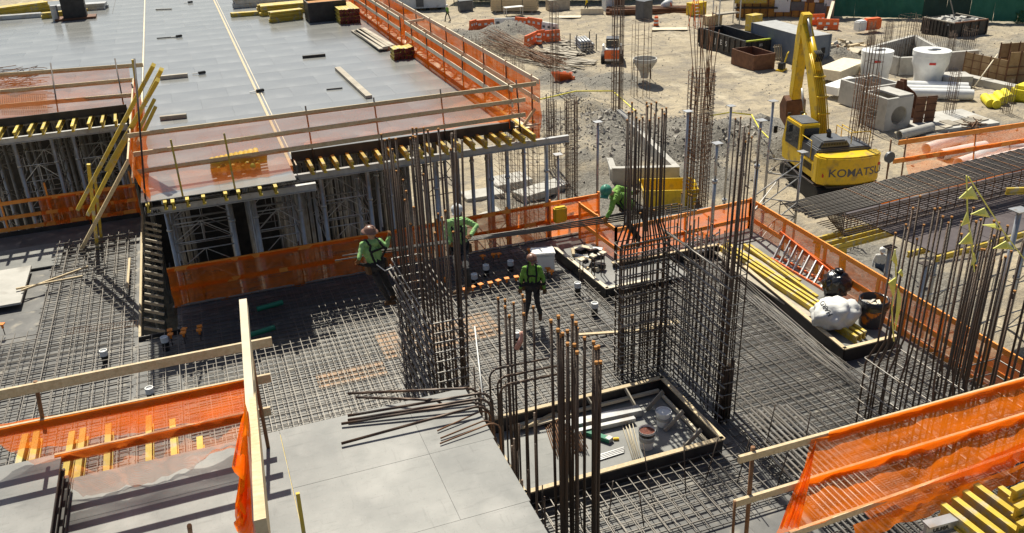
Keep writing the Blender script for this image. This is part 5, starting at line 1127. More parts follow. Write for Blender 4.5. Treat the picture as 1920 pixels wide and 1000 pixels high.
# scaffold, ladder and gear near the shed
t = thing('yard_scaffold', 'pale scaffold frame with shelves before the shed', 'scaffold', Gg(1360, 48))
p = Gg(1360, 46)
for x in (-1.2, 1.3):
    for y in (-.6, .6): bar('leg', p + P3(x, y, 0), p + P3(x, y, 4.4), .07, 'office', t, 6)
for z in (1.2, 2.6, 3.6): MB().box(p + P3(.05, 0, z), (2.7, 1.3, .08)).build('shelf', 'timber_grey', t)
p = Gg(1302, 52); t = thing('step_ladder', 'orange step ladder standing by the yellow generator', 'ladder', p)
for s in (-1, 1):
    for e_ in (-1, 1): bar('stile', p + P3(.3 * s, .7 * e_, 0), p + P3(.2 * s, .06 * e_, 3.0), .045, 'orange_pl', t, 5)
for k in range(8): f = (k + 1) / 9; MB().box(p + P3(0, -.7 + .64 * f, 3.0 * f), (.62 - .2 * f, .1, .04)).build('tread', 'office', t)
crate('yellow_generator', 'yellow wheeled generator left of the scaffold', 'generator', 1305, 30, (2.0, 1.2, 1.3), 'yellow', .3)
crate('cable_reel', 'brown wooden box by the foot of the step ladder', 'box', 1335, 46, (1.8, 1.0, .9), 'timber')
crate('pump_cover', 'yellow tarped pump behind the end of the container', 'pump', 1412, 58, (1.4, 1.0, 1.5), 'hbeam', .2)
barrier('red barrier leaning near the shed', Gg(1530, 55), Gg(1572, 56), 'orange_pl'); barrier('red barrier stacked behind the leaning one', Gg(1518, 48), Gg(1545, 47), 'orange_pl')
tag(board('plank', Gg(1547, 58) + P3(0, 0, .1), Gg(1558, 40) + P3(0, 0, 2.0), .3, .05, 'timber_pale', None), 'pale plank leaning against the red barrier', 'plank')
p = Gg(1622, 62); t = thing('barrier_bundle', 'white and orange tarp bundle left of the foundation', 'bundle', p)
MB().box(p + P3(-.7, 0, .8), (1.1, .8, 1.0), .2).build('white_end', 'white', t, bevel=.12); MB().box(p + P3(.7, 0, .85), (1.7, .8, 1.1), -.1).build('orange_body', 'orange_pl', t, bevel=.12)
# foundation of the new block, tanks
t = thing('block_foundation', 'pale concrete foundation walls with starter bars behind the tanks', 'foundation', (57, 58, ZG))
zt_ = ZG + 1.5
def cwall(pa, pb, h=1.5): MB().beam(P3(*pa, ZG + h / 2 - .1), P3(*pb, ZG + h / 2 - .1), .35, h + .2).build('wall_panel', 'concrete', t)
cwall((52.6, 59.2), (52.7, 55.2)); cwall((52.7, 55.2), (56.4, 54.0)); cwall((60, 61.5), (57.1, 54.9)); cwall((57.1, 54.9), (59.8, 54.4)); cwall((52.6, 59.2), (60, 61.5)); cwall((56.4, 54), (56.6, 57))
for k in range(40):
    f = k / 39; q = P3(52.6 + .1 * f, 59.2 - 4 * f, 0) if k % 2 else P3(57.1 + 2.9 * f, 54.9 + 6.6 * f, 0); bar('dowel', q + P3(0, 0, zt_ - .1), q + P3(0, 0, zt_ + 1.0), .014, 'rebar_far', t, 4)
def tank(label, u, v, r, h, waist):
    p = Gg(u, v); t = thing('manhole_tank', label, 'tank', p, group='white manhole tanks')
    prof = [(r * waist, 0), (r * waist, h * .3), (r * (waist + .08), h * .5), (r, h * .66), (r, h * .86), (r * 1.03, h * .87), (r * 1.03, h), (.35, h), (.35, h - .15)]
    o = loc(MB().lathe(prof, 32), 'shell', 'pvc', t); smooth_by_angle(o, 35)
    mb = MB().lathe([(.02, h - .1), (.34, h - .1)], 20, cap=False, c=(.3 * r, 0, .11)); loc(mb, 'opening', 'black', t)
    lg = MB().box((-r * .62, -r * .80, h * .72), (.45, .03, .16), -.65); loc(lg, 'logo', 'red', o)
tank('smaller white manhole tank with red mark at left', 1638, 152, 1.15, 2.3, .9); tank('larger waisted white manhole tank', 1737, 162, 1.3, 2.75, .78)
# box culvert
t = thing('box_culvert', 'pale precast concrete box with two round holes', 'culvert', (42.8, 44.8, ZG))
mbx = bmesh.new(); cvx = (41.6, 43.4, 43.95, 46.2)
def slab_hole(axis, c0, c1, z0, z1, pos, th, hr, hc):
    """wall slab with a round hole; axis 'x': slab in XZ plane at y=pos"""
    n = 28; ring = [(hc[0] + hr * math.cos(2 * math.pi * k / n), hc[1] + hr * math.sin(2 * math.pi * k / n)) for k in range(n)]
    outer = []
    for x, z in ring:
        dx, dz = x - hc[0], z - hc[1]; s = min([(c1 - hc[0]) / dx if dx > 1e-6 else 1e9, (c0 - hc[0]) / dx if dx < -1e-6 else 1e9, (z1 - hc[1]) / dz if dz > 1e-6 else 1e9, (z0 - hc[1]) / dz if dz < -1e-6 else 1e9])
        outer.append((hc[0] + dx * s, hc[1] + dz * s))
    for cx_, cz_ in ((c0, z0), (c0, z1), (c1, z0), (c1, z1)):
        i = min(range(n), key=lambda k: (outer[k][0] - cx_) ** 2 + (outer[k][1] - cz_) ** 2); outer[i] = (cx_, cz_)
    mb = MB(); mk = lambda a, d: (a[0], pos + d, a[1]) if axis == 'x' else (pos + d, a[0], a[1])
    vs = [mk(a, 0) for a in ring] + [mk(a, 0) for a in outer] + [mk(a, th) for a in ring] + [mk(a, th) for a in outer]; fs = []
    for k in range(n):
        j = (k + 1) % n; fs += [(k, j, n + j, n + k), (2 * n + k, 3 * n + k, 3 * n + j, 2 * n + j), (k, 2 * n + k, 2 * n + j, j), (n + k, n + j, 3 * n + j, 3 * n + k)]
    return mb.add(vs, fs)
zc0, zc1 = ZG + .02, ZG + 2.15
slab_hole('x', 41.45, 43.55, zc0, zc1, 43.9, .2, .62, (42.55, ZG + .95)).build('wall', 'concrete', t); slab_hole('y', 44.1, 46.3, zc0, zc1, 41.45, .2, .5, (45.2, ZG + 1.0)).build('wall', 'concrete', t)
MB().span((43.35, 44.1, zc0), (43.55, 46.1, zc1)).build('wall', 'concrete', t); MB().span((41.65, 46.1, zc0), (43.55, 46.3, zc1)).build('wall', 'concrete', t); MB().span((41.65, 44.1, zc0), (43.35, 46.1, zc0 + .15)).build('floor', 'concrete', t)
MB().span((42.4, 43.95, zc1 + .003), (43.52, 46.2, zc1 + .12)).build('lid', 'concrete', t)
t = thing('concrete_box', 'open topped concrete box behind the round holed one', 'culvert', (44.8, 49.5, ZG))
for a, b in (((43.6, 48.2), (43.8, 51)), ((46.3, 48.2), (46.5, 51)), ((43.8, 48.2), (46.3, 48.4)), ((43.8, 50.8), (46.3, 51))): MB().span((*a, ZG), (*b, ZG + 1.7)).build('wall', 'concrete', t)
for i, (pa, pb, w_, lb) in enumerate((((1550, 160), (1600, 140), 2.0, 'big pale sheet stack left of the white tank'), ((1555, 185), (1602, 172), 1.3, 'white slab stack behind the excavator boom'))):
    a = Gg(*pa); b = Gg(*pb); tag(MB().beam(a + P3(0, 0, .7 - .1 * i), b + P3(0, 0, .7), w_, .8 - .2 * i).build('slab_stack', ['timber_pale', 'white'][i], None, bevel=.02), lb, 'slabs')
def pipes(label, lst, r, mt, hollow=True, group=None):
    for i, (pa, pb, lb) in enumerate(lst):
        a = Gg(*pa); b = Gg(*pb); a.z += r; b.z += r; d = (b - a).normalized(); mb = MB(); L = (b - a).length
        T = d.to_track_quat('Z', 'Y').to_matrix(); mb.lathe([(r * .86, L), (r * .86, 0), (r, 0), (r, L), (r * .86, L)], 20, c=a, cap=False, T=T)
        tag(smooth_by_angle(mb.build('pipe', mt, None)), lb, 'pipe', group)
pipes('', [((1678, 186), (1822, 190), 'white pipe lying nearest before the large tank'), ((1676, 179), (1815, 182), 'middle white pipe before the large tank'), ((1680, 172), (1812, 176), 'farthest white pipe before the large tank')], .38, 'pvc', group='white pipes before the tank')
pipes('', [((1685, 262), (1745, 253), 'small grey pipe lying before the round holed box')], .3, 'concrete')
pipes('', [((1735, 290), (1800, 272), 'first pale pipe under the orange net'), ((1762, 300), (1845, 282), 'second pale pipe under the orange net'), ((1795, 318), (1880, 290), 'large pale pipe under the orange net'), ((1815, 322), (1925, 295), 'long pale pipe under the orange net'), ((1875, 318), (1960, 300), 'nearest large pipe under the orange net'), ((1885, 288), (1965, 276), 'right hand pipe behind the orange net')], .34, 'pvc', group='pale pipes under the net')
t = thing('digger_bucket', 'dark rusty excavator bucket standing behind the concrete box', 'bucket', P3(45.2, 45.6, ZG), .5)
loc(plate([(-.9, .1), (.4, 0), (1.0, .5), (1.1, 1.4), (.8, 1.9), (.7, 1.4), (.6, .7), (.2, .3), (-.8, .25)], -.75, .75), 'shell', 'rust_steel', t, .02)
for s in (-.75, .75): loc(plate([(-.9, .1), (.4, 0), (1.0, .5), (1.1, 1.4), (.8, 2.0), (.2, 1.6)], s - .03, s + .03), 'side_plate', 'rust_steel', t)
for s in (-.3, .3): loc(plate([(.9, 1.2), (1.3, 1.5), (1.1, 2.5), (.7, 2.5), (.6, 1.8)], s - .06, s + .06), 'ear', 'rust_steel', t)
t = thing('form_panel', 'rusty steel form panels standing right of the concrete box', 'form panel', P3(44.7, 44.0, ZG))
for i in range(2):
    x = 44.2 + i * .75; MB().box((x, 43.9 - i * .15, ZG + 1.0), (.7, .05, 2.0), -.2).build('plate', 'rust_steel', t)
    for k in range(5): MB().box((x, 43.85 - i * .15, ZG + .1 + k * .45), (.7, .1, .05), -.2).build('rib', 'rust_steel', t)
t = thing('wall_forms', 'brown steel framed wall forms with braces at the right', 'wall form', (58, 50.5, ZG)); M['formply'] = mat('brown_form_ply', (.24, .15, .07), .7, c2=(.34, .23, .12), scale=2, rand=.25)
def forms(pa, pb, n, h):
    pa = P3(*pa, 0); pb = P3(*pb, 0)
    for k in range(n):
        a = pa.lerp(pb, k / n); b = pa.lerp(pb, (k + .96) / n); MB().beam(P3(a.x, a.y, ZG + h / 2), P3(b.x, b.y, ZG + h / 2), .06, h).build('ply_panel', 'formply', t)
        bar('stud', P3(a.x, a.y - .05, ZG), P3(a.x, a.y - .05, ZG + h + .1), .045, 'rust_steel', t, 4)
    for z in (.3, .9, 1.5): bar('strongback', P3(pa.x, pa.y - .09, ZG + z), P3(pb.x, pb.y - .09, ZG + z), .04, 'rust_steel', t, 4)
forms((56.6, 52.6), (56.9, 48.9), 5, 2.0); forms((56.9, 48.9), (58.6, 48.4), 2, 2.6); forms((58.8, 51.5), (62.5, 50.5), 5, 2.6); forms((60.5, 48.8), (63.5, 47.5), 4, 2.2)
for a, b in (((1822, 170), (1888, 112)), ((1885, 165), (1915, 125)), ((1880, 140), (1905, 160))):
    q = Gg(*a); bar('brace', q, P3(q.x + 3.0, q.y + 1.0, ZG + 2.2), .05, 'timber_pale', t, 5)
t = thing('strip_footing', 'low pale concrete strip in front of the brown wall forms', 'footing', (55.5, 48, ZG)); MB().beam(P3(55.5, 52.3, ZG + .3), P3(56.2, 46.5, ZG + .3), .8, .6).build('kerb', 'concrete', t); MB().beam(P3(53.2, 51.5, ZG + .4), P3(55.2, 50.6, ZG + .4), 1.6, .9).build('block', 'concrete', t)
t = thing('formed_slab', 'low boarded slab with grids around the short column cage', 'slab', G(1775, 232, ZG)); p = G(1770, 232, ZG)
MB().box(p + P3(0, 0, .12), (5.5, 3.6, .3), -.1).build('slab', 'concrete', t)
for k in range(6): MB().box(p + P3(-2 + k * .8, -1.2 + .2 * (k % 3), .32), (.7, 1.1, .06), -.1 + .2 * (k % 2)).build('grid', 'timber_grey', t)
p = Gg(1825, 245); t = thing('rusty_basket', 'tangled rusty bar basket on the slab edge', 'rebar', p)
for k in range(26): bar('bar', p + P3(rnd(-.9, .9), rnd(-.5, .5), rnd(0, .5)), p + P3(rnd(-.9, .9), rnd(-.5, .5), rnd(.2, .8)), .03, 'rebar_rust', t, 4)
M['bag_yellow'] = mat('yellow_bag', (.72, .62, .03), .6, var=.2, scale=4, bump=.5, bscale=6)
for i, (u, v, lb) in enumerate(((1856, 203, 'leftmost yellow wrapped roll on the dirt'), (1868, 205, 'second yellow wrapped roll on the dirt'), (1880, 200, 'third yellow wrapped roll on the dirt'), (1893, 196, 'fourth yellow wrapped roll by the column cage'))):
    a = Gg(u, v); tag(smooth_by_angle(MB().tube([a + P3(0, 0, .3), a + P3(.5, .8, .32), a + P3(1.0, 1.5, .3)], .3, 12).build('yellow_roll', 'bag_yellow', None)), lb, 'roll', 'yellow rolls')
p = Gg(1918, 190); tag(MB().box(p + P3(0, 0, .6), (1.8, 1.4, 1.2), .3).build('yellow_sack', 'bag_yellow', None, bevel=.25), 'big bright yellow sack at the right edge', 'sack')
# debris heap
t = thing('debris_heap', 'heap of broken timber and rubble right of the container', 'debris', Gg(1580, 100)); rg = random.Random(3); p = Gg(1582, 102)
for k in range(70):
    q = p + P3(rg.uniform(-2.6, 2.6), rg.uniform(-2.5, 2.5), 0); q.z = gz(q) + rg.uniform(.05, .7); MB().box(q, (rg.uniform(.2, 1.4), rg.uniform(.15, .6), rg.uniform(.05, .3)), R=Matrix.Rotation(rg.uniform(0, 3), 3, 'Z') @ Matrix.Rotation(rg.uniform(-.6, .6), 3, 'X')).build('piece', rg.choice(['timber', 'timber_grey', 'concrete', 'rust_steel', 'timber_pale']), t)
# stones scattered over the dirt (one countless mass)
mb = MB(); rg = random.Random(9); 
for k in range(7500):
    if k % 3: cx, cy, r_, *_ = rg.choice(MOUNDS[:18]); q = P3(cx + rg.gauss(0, r_ * .8), cy + rg.gauss(0, r_ * .8), 0)
    else: q = P3(rg.uniform(18, 75), rg.uniform(35, 100), 0)
    if 46 < q.x < 51 and 60 < q.y < 74 or q.x < 16: continue
    q.z = gz(q); s = rg.uniform(.03, .085) * (1.7 if rg.random() < .1 else 1) * (2.2 if k % 3 and 19 < q.x < 37 and 38 < q.y < 55 and rg.random() < .3 else 1); R_ = Matrix.Rotation(rg.uniform(0, 6), 3, 'Z') @ Matrix.Rotation(rg.uniform(0, 3), 3, 'X')
    vs = [q + R_ @ Vector(v) * s for v in ((1, 0, 0), (-1, .1, 0), (0, 1.1, 0), (.1, -.9, 0), (0, 0, .8), (0, .1, -.8))]
    mb.add(vs, [(0, 2, 4), (2, 1, 4), (1, 3, 4), (3, 0, 4), (2, 0, 5), (1, 2, 5), (3, 1, 5), (0, 3, 5)])
M['stone'] = mat('loose_stone', (.30, .275, .235), .95, c2=(.46, .425, .37), scale=.7); tag(mb.build('loose_stones', 'stone', None), 'loose stones and clods scattered over the dirt', 'stones', kind='stuff')
# caution tape
t = tag(MB().tube([Gg(1000, 222) + P3(0, 0, .8), Gg(1080, 215) + P3(0, 0, .6), Gg(1148, 206) + P3(0, 0, .9), Gg(1190, 238) + P3(0, 0, .8)], .05, 4).build('caution_tape', 'bag_yellow', None), 'yellow caution tape strung to the tallest column cage', 'tape')
tag(MB().tube([Gg(1330, 255) + P3(0, 0, .7), Gg(1365, 270) + P3(0, 0, .5), Gg(1405, 265) + P3(0, 0, .6), Gg(1420, 300) + P3(0, 0, .5), Gg(1440, 315) + P3(0, 0, .6)], .045, 4).build('caution_tape', 'bag_yellow', None), 'yellow caution tape sagging over the dirt left of the excavator', 'tape')
# far orange rail above the pipes
zr = -1.6
a0, a1, b0, b1 = V(1685, 268, y=30.2), V(1960, 228, y=30.2), V(1675, 303, y=30.2), V(1960, 258, y=30.2)
railing('orange netted guard rail beyond the projecting rebar beam', [(a0, a1), (b0, b1)], [(V(1700, 258, y=30.25), V(1688, 345, y=30.25)), (V(1830, 242, y=30.25), V(1822, 330, y=30.25))], [[[a0 + P3(.5, 0, 0), a1], [b0 + P3(.6, -.05, 0), b1 + P3(0, -.05, 0)], [V(1705, 330, y=30.1), V(1960, 285, y=30.1)]]], netmt='net_thin', mt='orange_timber', ht=.22, wd=.06, postmt='rustpipe', pr=.035, seed=41)
t = thing('hanging_reel', 'round grey reel hanging on a rusty bar near the orange rail', 'reel', V(1668, 295, y=28)); q = V(1668, 295, y=28)
bar('bar', V(1671, 262, y=28.2), V(1661, 345, y=28.2), .04, 'rustpipe', t, 6); MB().lathe([(.02, -.05), (.24, -.06), (.24, .06), (.02, .05)], 20, c=q, T=Matrix.Rotation(math.pi / 2, 3, 'X')).build('disc', 'grey_pl', t); MB().tube([q, q + P3(.03, 0, -.4), q + P3(0, 0, -.8)], .03, 6).build('cable', 'rustpipe', t)
# ------------------------------------------------------------------ people
M['hiviz'] = mat('lime_shirt', (.15, .33, .05), .85, c2=(.21, .40, .08), scale=5, bump=.9, bscale=8, fine=.25)
M['hiviz2'] = mat('bright_lime_shirt', (.22, .42, .14), .85, c2=(.30, .50, .20), scale=5, bump=.9, bscale=8, fine=.25)
M['jeans_dark'] = mat('dark_trousers', (.030, .030, .034), .9, c2=(.055, .052, .05), scale=6, bump=.9, bscale=8)
M['jeans_blue'] = mat('blue_jeans', (.09, .12, .17), .9, var=.25, scale=6)
M['shirt_white'] = mat('white_shirt', (.66, .65, .62), .9, var=.1)
M['shirt_yellow'] = mat('yellow_jacket', (.75, .55, .02), .8, var=.1)
M['boots'] = mat('leather_boots', (.12, .065, .03), .8, var=.3)
M['gloves'] = mat('tan_gloves', (.30, .13, .035), .85, c2=(.10, .06, .03), scale=9)
M['skin'] = mat('skin', (.50, .29, .19), .5, var=.1)
M['hat_brown'] = mat('brown_hat', (.20, .105, .075), .4, c2=(.27, .15, .11), scale=8)
M['hat_green'] = mat('green_hat', (.05, .22, .15), .35, var=.1)
M['strap'] = mat('harness_webbing', (.016, .016, .018), .8, var=.3)
def cone(mb, p, q, r0, r1, n=12):
    p = Vector(p); q = Vector(q); d = q - p; L = d.length
    if L < 1e-5: d = Vector((0, 0, 1)); L = 1e-4
    d = d.normalized(); a = d.orthogonal().normalized(); b = d.cross(a); st = []
    for k in range(5): t = math.pi / 2 * k / 4; st.append((p - d * r0 * math.cos(t), max(1e-4, r0 * math.sin(t))))
    for k in range(5): t = math.pi / 2 * k / 4; st.append((q + d * r1 * math.sin(t), max(1e-4, r1 * math.cos(t))))
    vs = [c + (a * math.cos(2 * math.pi * k / n) + b * math.sin(2 * math.pi * k / n)) * r for c, r in st for k in range(n)]
    fs = [(i * n + k, i * n + (k + 1) % n, (i + 1) * n + (k + 1) % n, (i + 1) * n + k) for i in range(len(st) - 1) for k in range(n)] + [tuple(range(n))[::-1], tuple((len(st) - 1) * n + k for k in range(n))]
    mb.add(vs, fs)
def person(label, J, fwd, look, shirt='hiviz', pants='jeans_dark', hat='hat_brown', brim=True, harness=True, hood=None, vox=.0105, fingers=True, hatm=None, belt=True):
    """J: world joints.  fwd: chest direction, look: face direction"""
    J = {k: Vector(v) for k, v in J.items()}; fwd = Vector(fwd).normalized(); look = Vector(look).normalized()
    up_ = (J['neck'] - J['pelvis']).normalized(); side = fwd.cross(up_).normalized(); fwd = up_.cross(side).normalized()   # side = the person's right
    base = P3((J['foot_r'].x + J['foot_l'].x) / 2, (J['foot_r'].y + J['foot_l'].y) / 2, min(J['foot_r'].z, J['foot_l'].z))
    root = thing('person', label, 'person', base)
    segs = []
    def S_(a, b, r0, r1, tag_): segs.append((Vector(a), Vector(b), r0, r1, tag_))
    pel, ch, nk, hd = J['pelvis'], J['chest'], J['neck'], J['head']
    sr, sl_ = J['sho_r'], J['sho_l']
    hr, hl = pel + side * .09 - up_ * .05, pel - side * .09 - up_ * .05
    for o in (-.07, 0, .07): S_(pel + side * o * 1.3, pel + side * o * 1.3 + up_ * .10, .115, .115, 'pants' if belt else 'shirt')
    mid = pel.lerp(ch, .5)
    for o in (-.075, .075): S_(pel + side * o + up_ * .12, mid + side * o, .105, .110, 'shirt'); S_(mid + side * o, ch + side * o * 1.3, .11, .12, 'shirt')
    S_(sr.lerp(sl_, .22), sr.lerp(sl_, .78), .085, .085, 'shirt'); S_(ch, nk - up_ * .05, .12, .075, 'shirt')
    S_(nk - up_ * .02, hd - up_ * .04, .055, .055, 'skin' if not hood else 'shirt')
    lup = (P3(0, 0, 1) * .8 + up_ * .4); lr = look.cross(lup).normalized(); lu = lr.cross(look).normalized()
    S_(hd + lu * .03 - look * .015, hd - lu * .02 + look * .012, .088, .080, 'skin' if not hood else 'hood'); S_(hd - lu * .06 + look * .03, hd - lu * .085 + look * .05, .058, .045, 'skin')
    S_(hd + look * .075, hd + look * .105 - lu * .03, .012, .016, 'skin')
    for s in (-1, 1): S_(hd + lr * s * .085 + lu * .0, hd + lr * s * .09 - lu * .03, .014, .012, 'skin' if not hood else 'hood')
    for s, e, wv, sh in (('r', J['elb_r'], J['wri_r'], sr), ('l', J['elb_l'], J['wri_l'], sl_)):
        S_(sh, e, .068, .052, 'shirt'); S_(e, wv, .052, .040, 'shirt')
        d = (wv - e).normalized(); hdv = J.get('hand_' + s); d = (Vector(hdv) - wv).normalized() if hdv is not None else d
        pn = d.cross(side if s == 'r' else -side); pn = pn.normalized() if pn.length > .1 else d.orthogonal().normalized(); ac = d.cross(pn).normalized()
        for o in (-.025, 0, .025): S_(wv + d * .02 + ac * o * .6, wv + d * .085 + ac * o, .024, .02, 'glove')
        if fingers:
            for k, (o, L) in enumerate(((-.036, .06), (-.012, .072), (.012, .068), (.036, .055))):
                a = wv + d * .095 + ac * o; b = a + d * L * .6 + pn * L * .25; S_(a, b, .0125, .0115, 'glove'); S_(b, b + pn * L * .55 + d * L * .05, .0115, .010, 'glove')
            th0 = wv + d * .04 - ac * .035; S_(th0, th0 - ac * .03 + d * .035 + pn * .015, .014, .012, 'glove'); S_(th0 - ac * .03 + d * .035 + pn * .015, th0 - ac * .025 + d * .06 + pn * .04, .012, .010, 'glove')
    for s, h in (('r', hr), ('l', hl)):
        kn, ft = J['knee_' + s], J['foot_' + s]; an = ft + P3(0, 0, .09)
        S_(h, kn, .095, .066, 'pants'); S_(kn, an + P3(0, 0, .06), .066, .056, 'pants'); S_(an + P3(0, 0, .02), an - P3(0, 0, .03), .055, .05, 'boots')
        toe = J.get('toe_' + s) or Vector((fwd.x, fwd.y, 0)).normalized(); S_(ft + P3(0, 0, .045) - toe * .05, ft + P3(0, 0, .04) + toe * .15, .048, .042, 'boots')
    mb = MB()
    for a, b, r0, r1, _ in segs: cone(mb, a, b, r0, r1)
    me = mb.mesh('raw'); o = bpy.data.objects.new('raw', me); col.objects.link(o)
    rm = o.modifiers.new('r', 'REMESH'); rm.mode = 'VOXEL'; rm.voxel_size = vox
    sm = o.modifiers.new('s', 'SMOOTH'); sm.iterations = 2; sm.factor = .5
    dg = bpy.context.evaluated_depsgraph_get(); dg.update(); me2 = bpy.data.meshes.new_from_object(o.evaluated_get(dg)); bpy.data.objects.remove(o)
    me2.materials.clear(); names = ['shirt', 'pants', 'boots', 'glove', 'skin', 'hood']; mm = {'shirt': shirt, 'pants': pants, 'boots': 'boots', 'glove': 'gloves', 'skin': 'skin', 'hood': hood or shirt}
    for n_ in names: me2.materials.append(M[mm[n_]])
    nf = len(me2.polygons); cen = np.zeros(nf * 3); me2.polygons.foreach_get('center', cen); cen = cen.reshape(-1, 3)
    best = np.full(nf, 9e9); idx = np.zeros(nf, dtype=np.int32)
    for a, b, r0, r1, tg in segs:
        a_ = np.array(a); ab = np.array(b) - a_; L2 = max(1e-9, ab @ ab); tt = np.clip((cen - a_) @ ab / L2, 0, 1); dd = np.linalg.norm(cen - a_ - tt[:, None] * ab, axis=1) - (r0 + (r1 - r0) * tt)
        sel = dd < best; best[sel] = dd[sel]; idx[sel] = names.index(tg)
    # cloth folds: gather lines across limbs and waist
    nv_ = len(me2.vertices); co = np.zeros(nv_ * 3); me2.vertices.foreach_get('co', co); co = co.reshape(-1, 3); no = np.zeros(nv_ * 3); me2.vertices.foreach_get('normal', no); no = no.reshape(-1, 3)
    q = co - np.array(base); a1 = q[:, 2] * 46 + 9 * np.sin(q[:, 0] * 11 + 1.3) + 7 * np.sin(q[:, 1] * 13 + .4); a2 = q[:, 0] * 38 + q[:, 2] * 31 + 6 * np.sin(q[:, 1] * 17)
    fold = .0055 * (np.abs(np.sin(a1 * .5)) - .6) + .0045 * (np.abs(np.sin(a2 * .5)) - .6); vt = np.zeros(nv_); lp = np.zeros(len(me2.loops), dtype=np.int32); me2.loops.foreach_get('vertex_index', lp); pt_ = np.zeros(nf, dtype=np.int32); me2.polygons.foreach_get('loop_total', pt_)
    cloth = np.repeat((idx < 2).astype(float), pt_); np.maximum.at(vt, lp, cloth); co = co + no * (fold * vt * (1.6 if vox < .012 else 1))[:, None]; me2.vertices.foreach_set('co', co.ravel())
    me2.polygons.foreach_set('material_index', idx); me2.polygons.foreach_set('use_smooth', np.ones(nf, dtype=bool)); me2.update()
    body = link('body', me2, None, root)
    # hard hat
    T = Matrix((lr, look, lu)).transposed(); hb = MB(); pr = [(.128, -.005), (.126, .03), (.115, .07), (.085, .105), (.04, .122), (.002, .126)]
    if brim: pr = [(.128, .004), (.175, -.006), (.176, .002), (.128, .016)] + pr[1:]
    hb.lathe(pr, 22, c=hd + lu * .035 - look * .01, cap=False, T=T)
    if not brim: hb.box(hd + lu * .035 + look * .13, (.17, .10, .012), R=T)
    hb.box(hd + lu * .155 - look * .01, (.02, .17, .014), R=T)
    ho = hb.build('hard_hat', hat, root, smooth=True)
    sg = MB(); sg.box(hd + look * .088 + lu * .012, (.13, .022, .035), R=T); sg.build('glasses', 'glass', root)
    if harness:
        bvh = BVHTree.FromPolygons([v.co for v in me2.vertices], [p.vertices for p in me2.polygons])
        def strap(pts, wd=.042):
            pts = [Vector(p) for p in pts]; fine = []
            for i in range(len(pts) - 1):
                for k in range(6): fine.append(pts[i].lerp(pts[i + 1], k / 6))
            fine.append(pts[-1]); vs = []; fs = []; pr_ = None; rows_ = []
            for p in fine:
                c, nrm, _, _ = bvh.find_nearest(p); rows_.append((c, nrm))
            for i, (c, nrm) in enumerate(rows_):
                d = (rows_[min(i + 1, len(rows_) - 1)][0] - rows_[max(i - 1, 0)][0]); d = d.normalized() if d.length > 1e-5 else up_; w_ = d.cross(nrm).normalized() * wd / 2
                vs += [c - w_ + nrm * .014, c + w_ + nrm * .014, c + w_ - nrm * .01, c - w_ - nrm * .01]
            for i in range(len(rows_) - 1):
                for k in range(4): fs.append((i * 4 + k, i * 4 + (k + 1) % 4, i * 4 + 4 + (k + 1) % 4, i * 4 + 4 + k))
            m_ = MB(); m_.add(vs, fs); return m_.build('harness_strap', 'strap', root)
        for s, sh in ((1, sr), (-1, sl_)):
            inn = side * s * .115
            strap([pel + up_ * .14 + inn * .9 + fwd * .3, mid + inn + fwd * .3, ch + inn + fwd * .3, ch + inn + up_ * .16 + fwd * .15, ch + inn + up_ * .3, ch + inn * .9 + up_ * .12 - fwd * .3, mid - fwd * .3 - inn * .2])
            strap([hr if s > 0 else hl, pel + side * s * .2 - up_ * .12 + fwd * .1, pel + side * s * .12 - up_ * .14 + fwd * .3])
        strap([ch - side * .12 + fwd * .3 - up_ * .02, ch + side * .12 + fwd * .3 - up_ * .02])
        ring = [pel + up_ * .10 + (side * math.cos(a) + fwd * math.sin(a)) * .4 for a in [2 * math.pi * k / 10 for k in range(11)]]; strap(ring, .06)
        tb = MB()
        for s in (-1, 1): tb.box(pel + side * s * .22 + up_ * .0, (.08, .14, .2), R=Matrix((side, fwd, up_)).transposed())
        tb.build('tool_pouch', 'boots', root, bevel=.015)
    return root
def stand(p, rz, h=1.78, stride=0.0, arm=0.0):
    f = P3(-math.sin(rz), math.cos(rz), 0); s = P3(math.cos(rz), math.sin(rz), 0); u = P3(0, 0, 1); k = h / 1.78; p = Vector(p)
    J = dict(pelvis=p + u * .93 * k, chest=p + u * 1.27 * k, neck=p + u * 1.49 * k, head=p + u * 1.64 * k, sho_r=p + s * .18 * k + u * 1.41 * k, sho_l=p - s * .18 * k + u * 1.41 * k)
    for q, sg in (('r', 1), ('l', -1)):
        w_ = stride * sg
        J['elb_' + q] = p + s * sg * .27 * k + u * 1.14 * k - f * (.02 + .12 * w_); J['wri_' + q] = p + s * sg * .29 * k + u * .90 * k + f * (.05 - .16 * w_)
        J['knee_' + q] = p + s * sg * .11 * k + u * .50 * k + f * (.04 + .22 * w_); J['foot_' + q] = p + s * sg * .13 * k + f * (.34 * w_ if w_ > 0 else .30 * w_)
    return J, f
w4 = G(1000, 598, .22); J, f = stand(w4, 2.72); J['foot_l'] += P3(.06, .02, 0); J['foot_r'] -= P3(.06, 0, 0)
person('worker in lime hoodie and harness standing upright on the rebar mat', J, f, (.05, -1, -.25), 'hiviz', hood='hiviz', hat='hat_brown', brim=False)
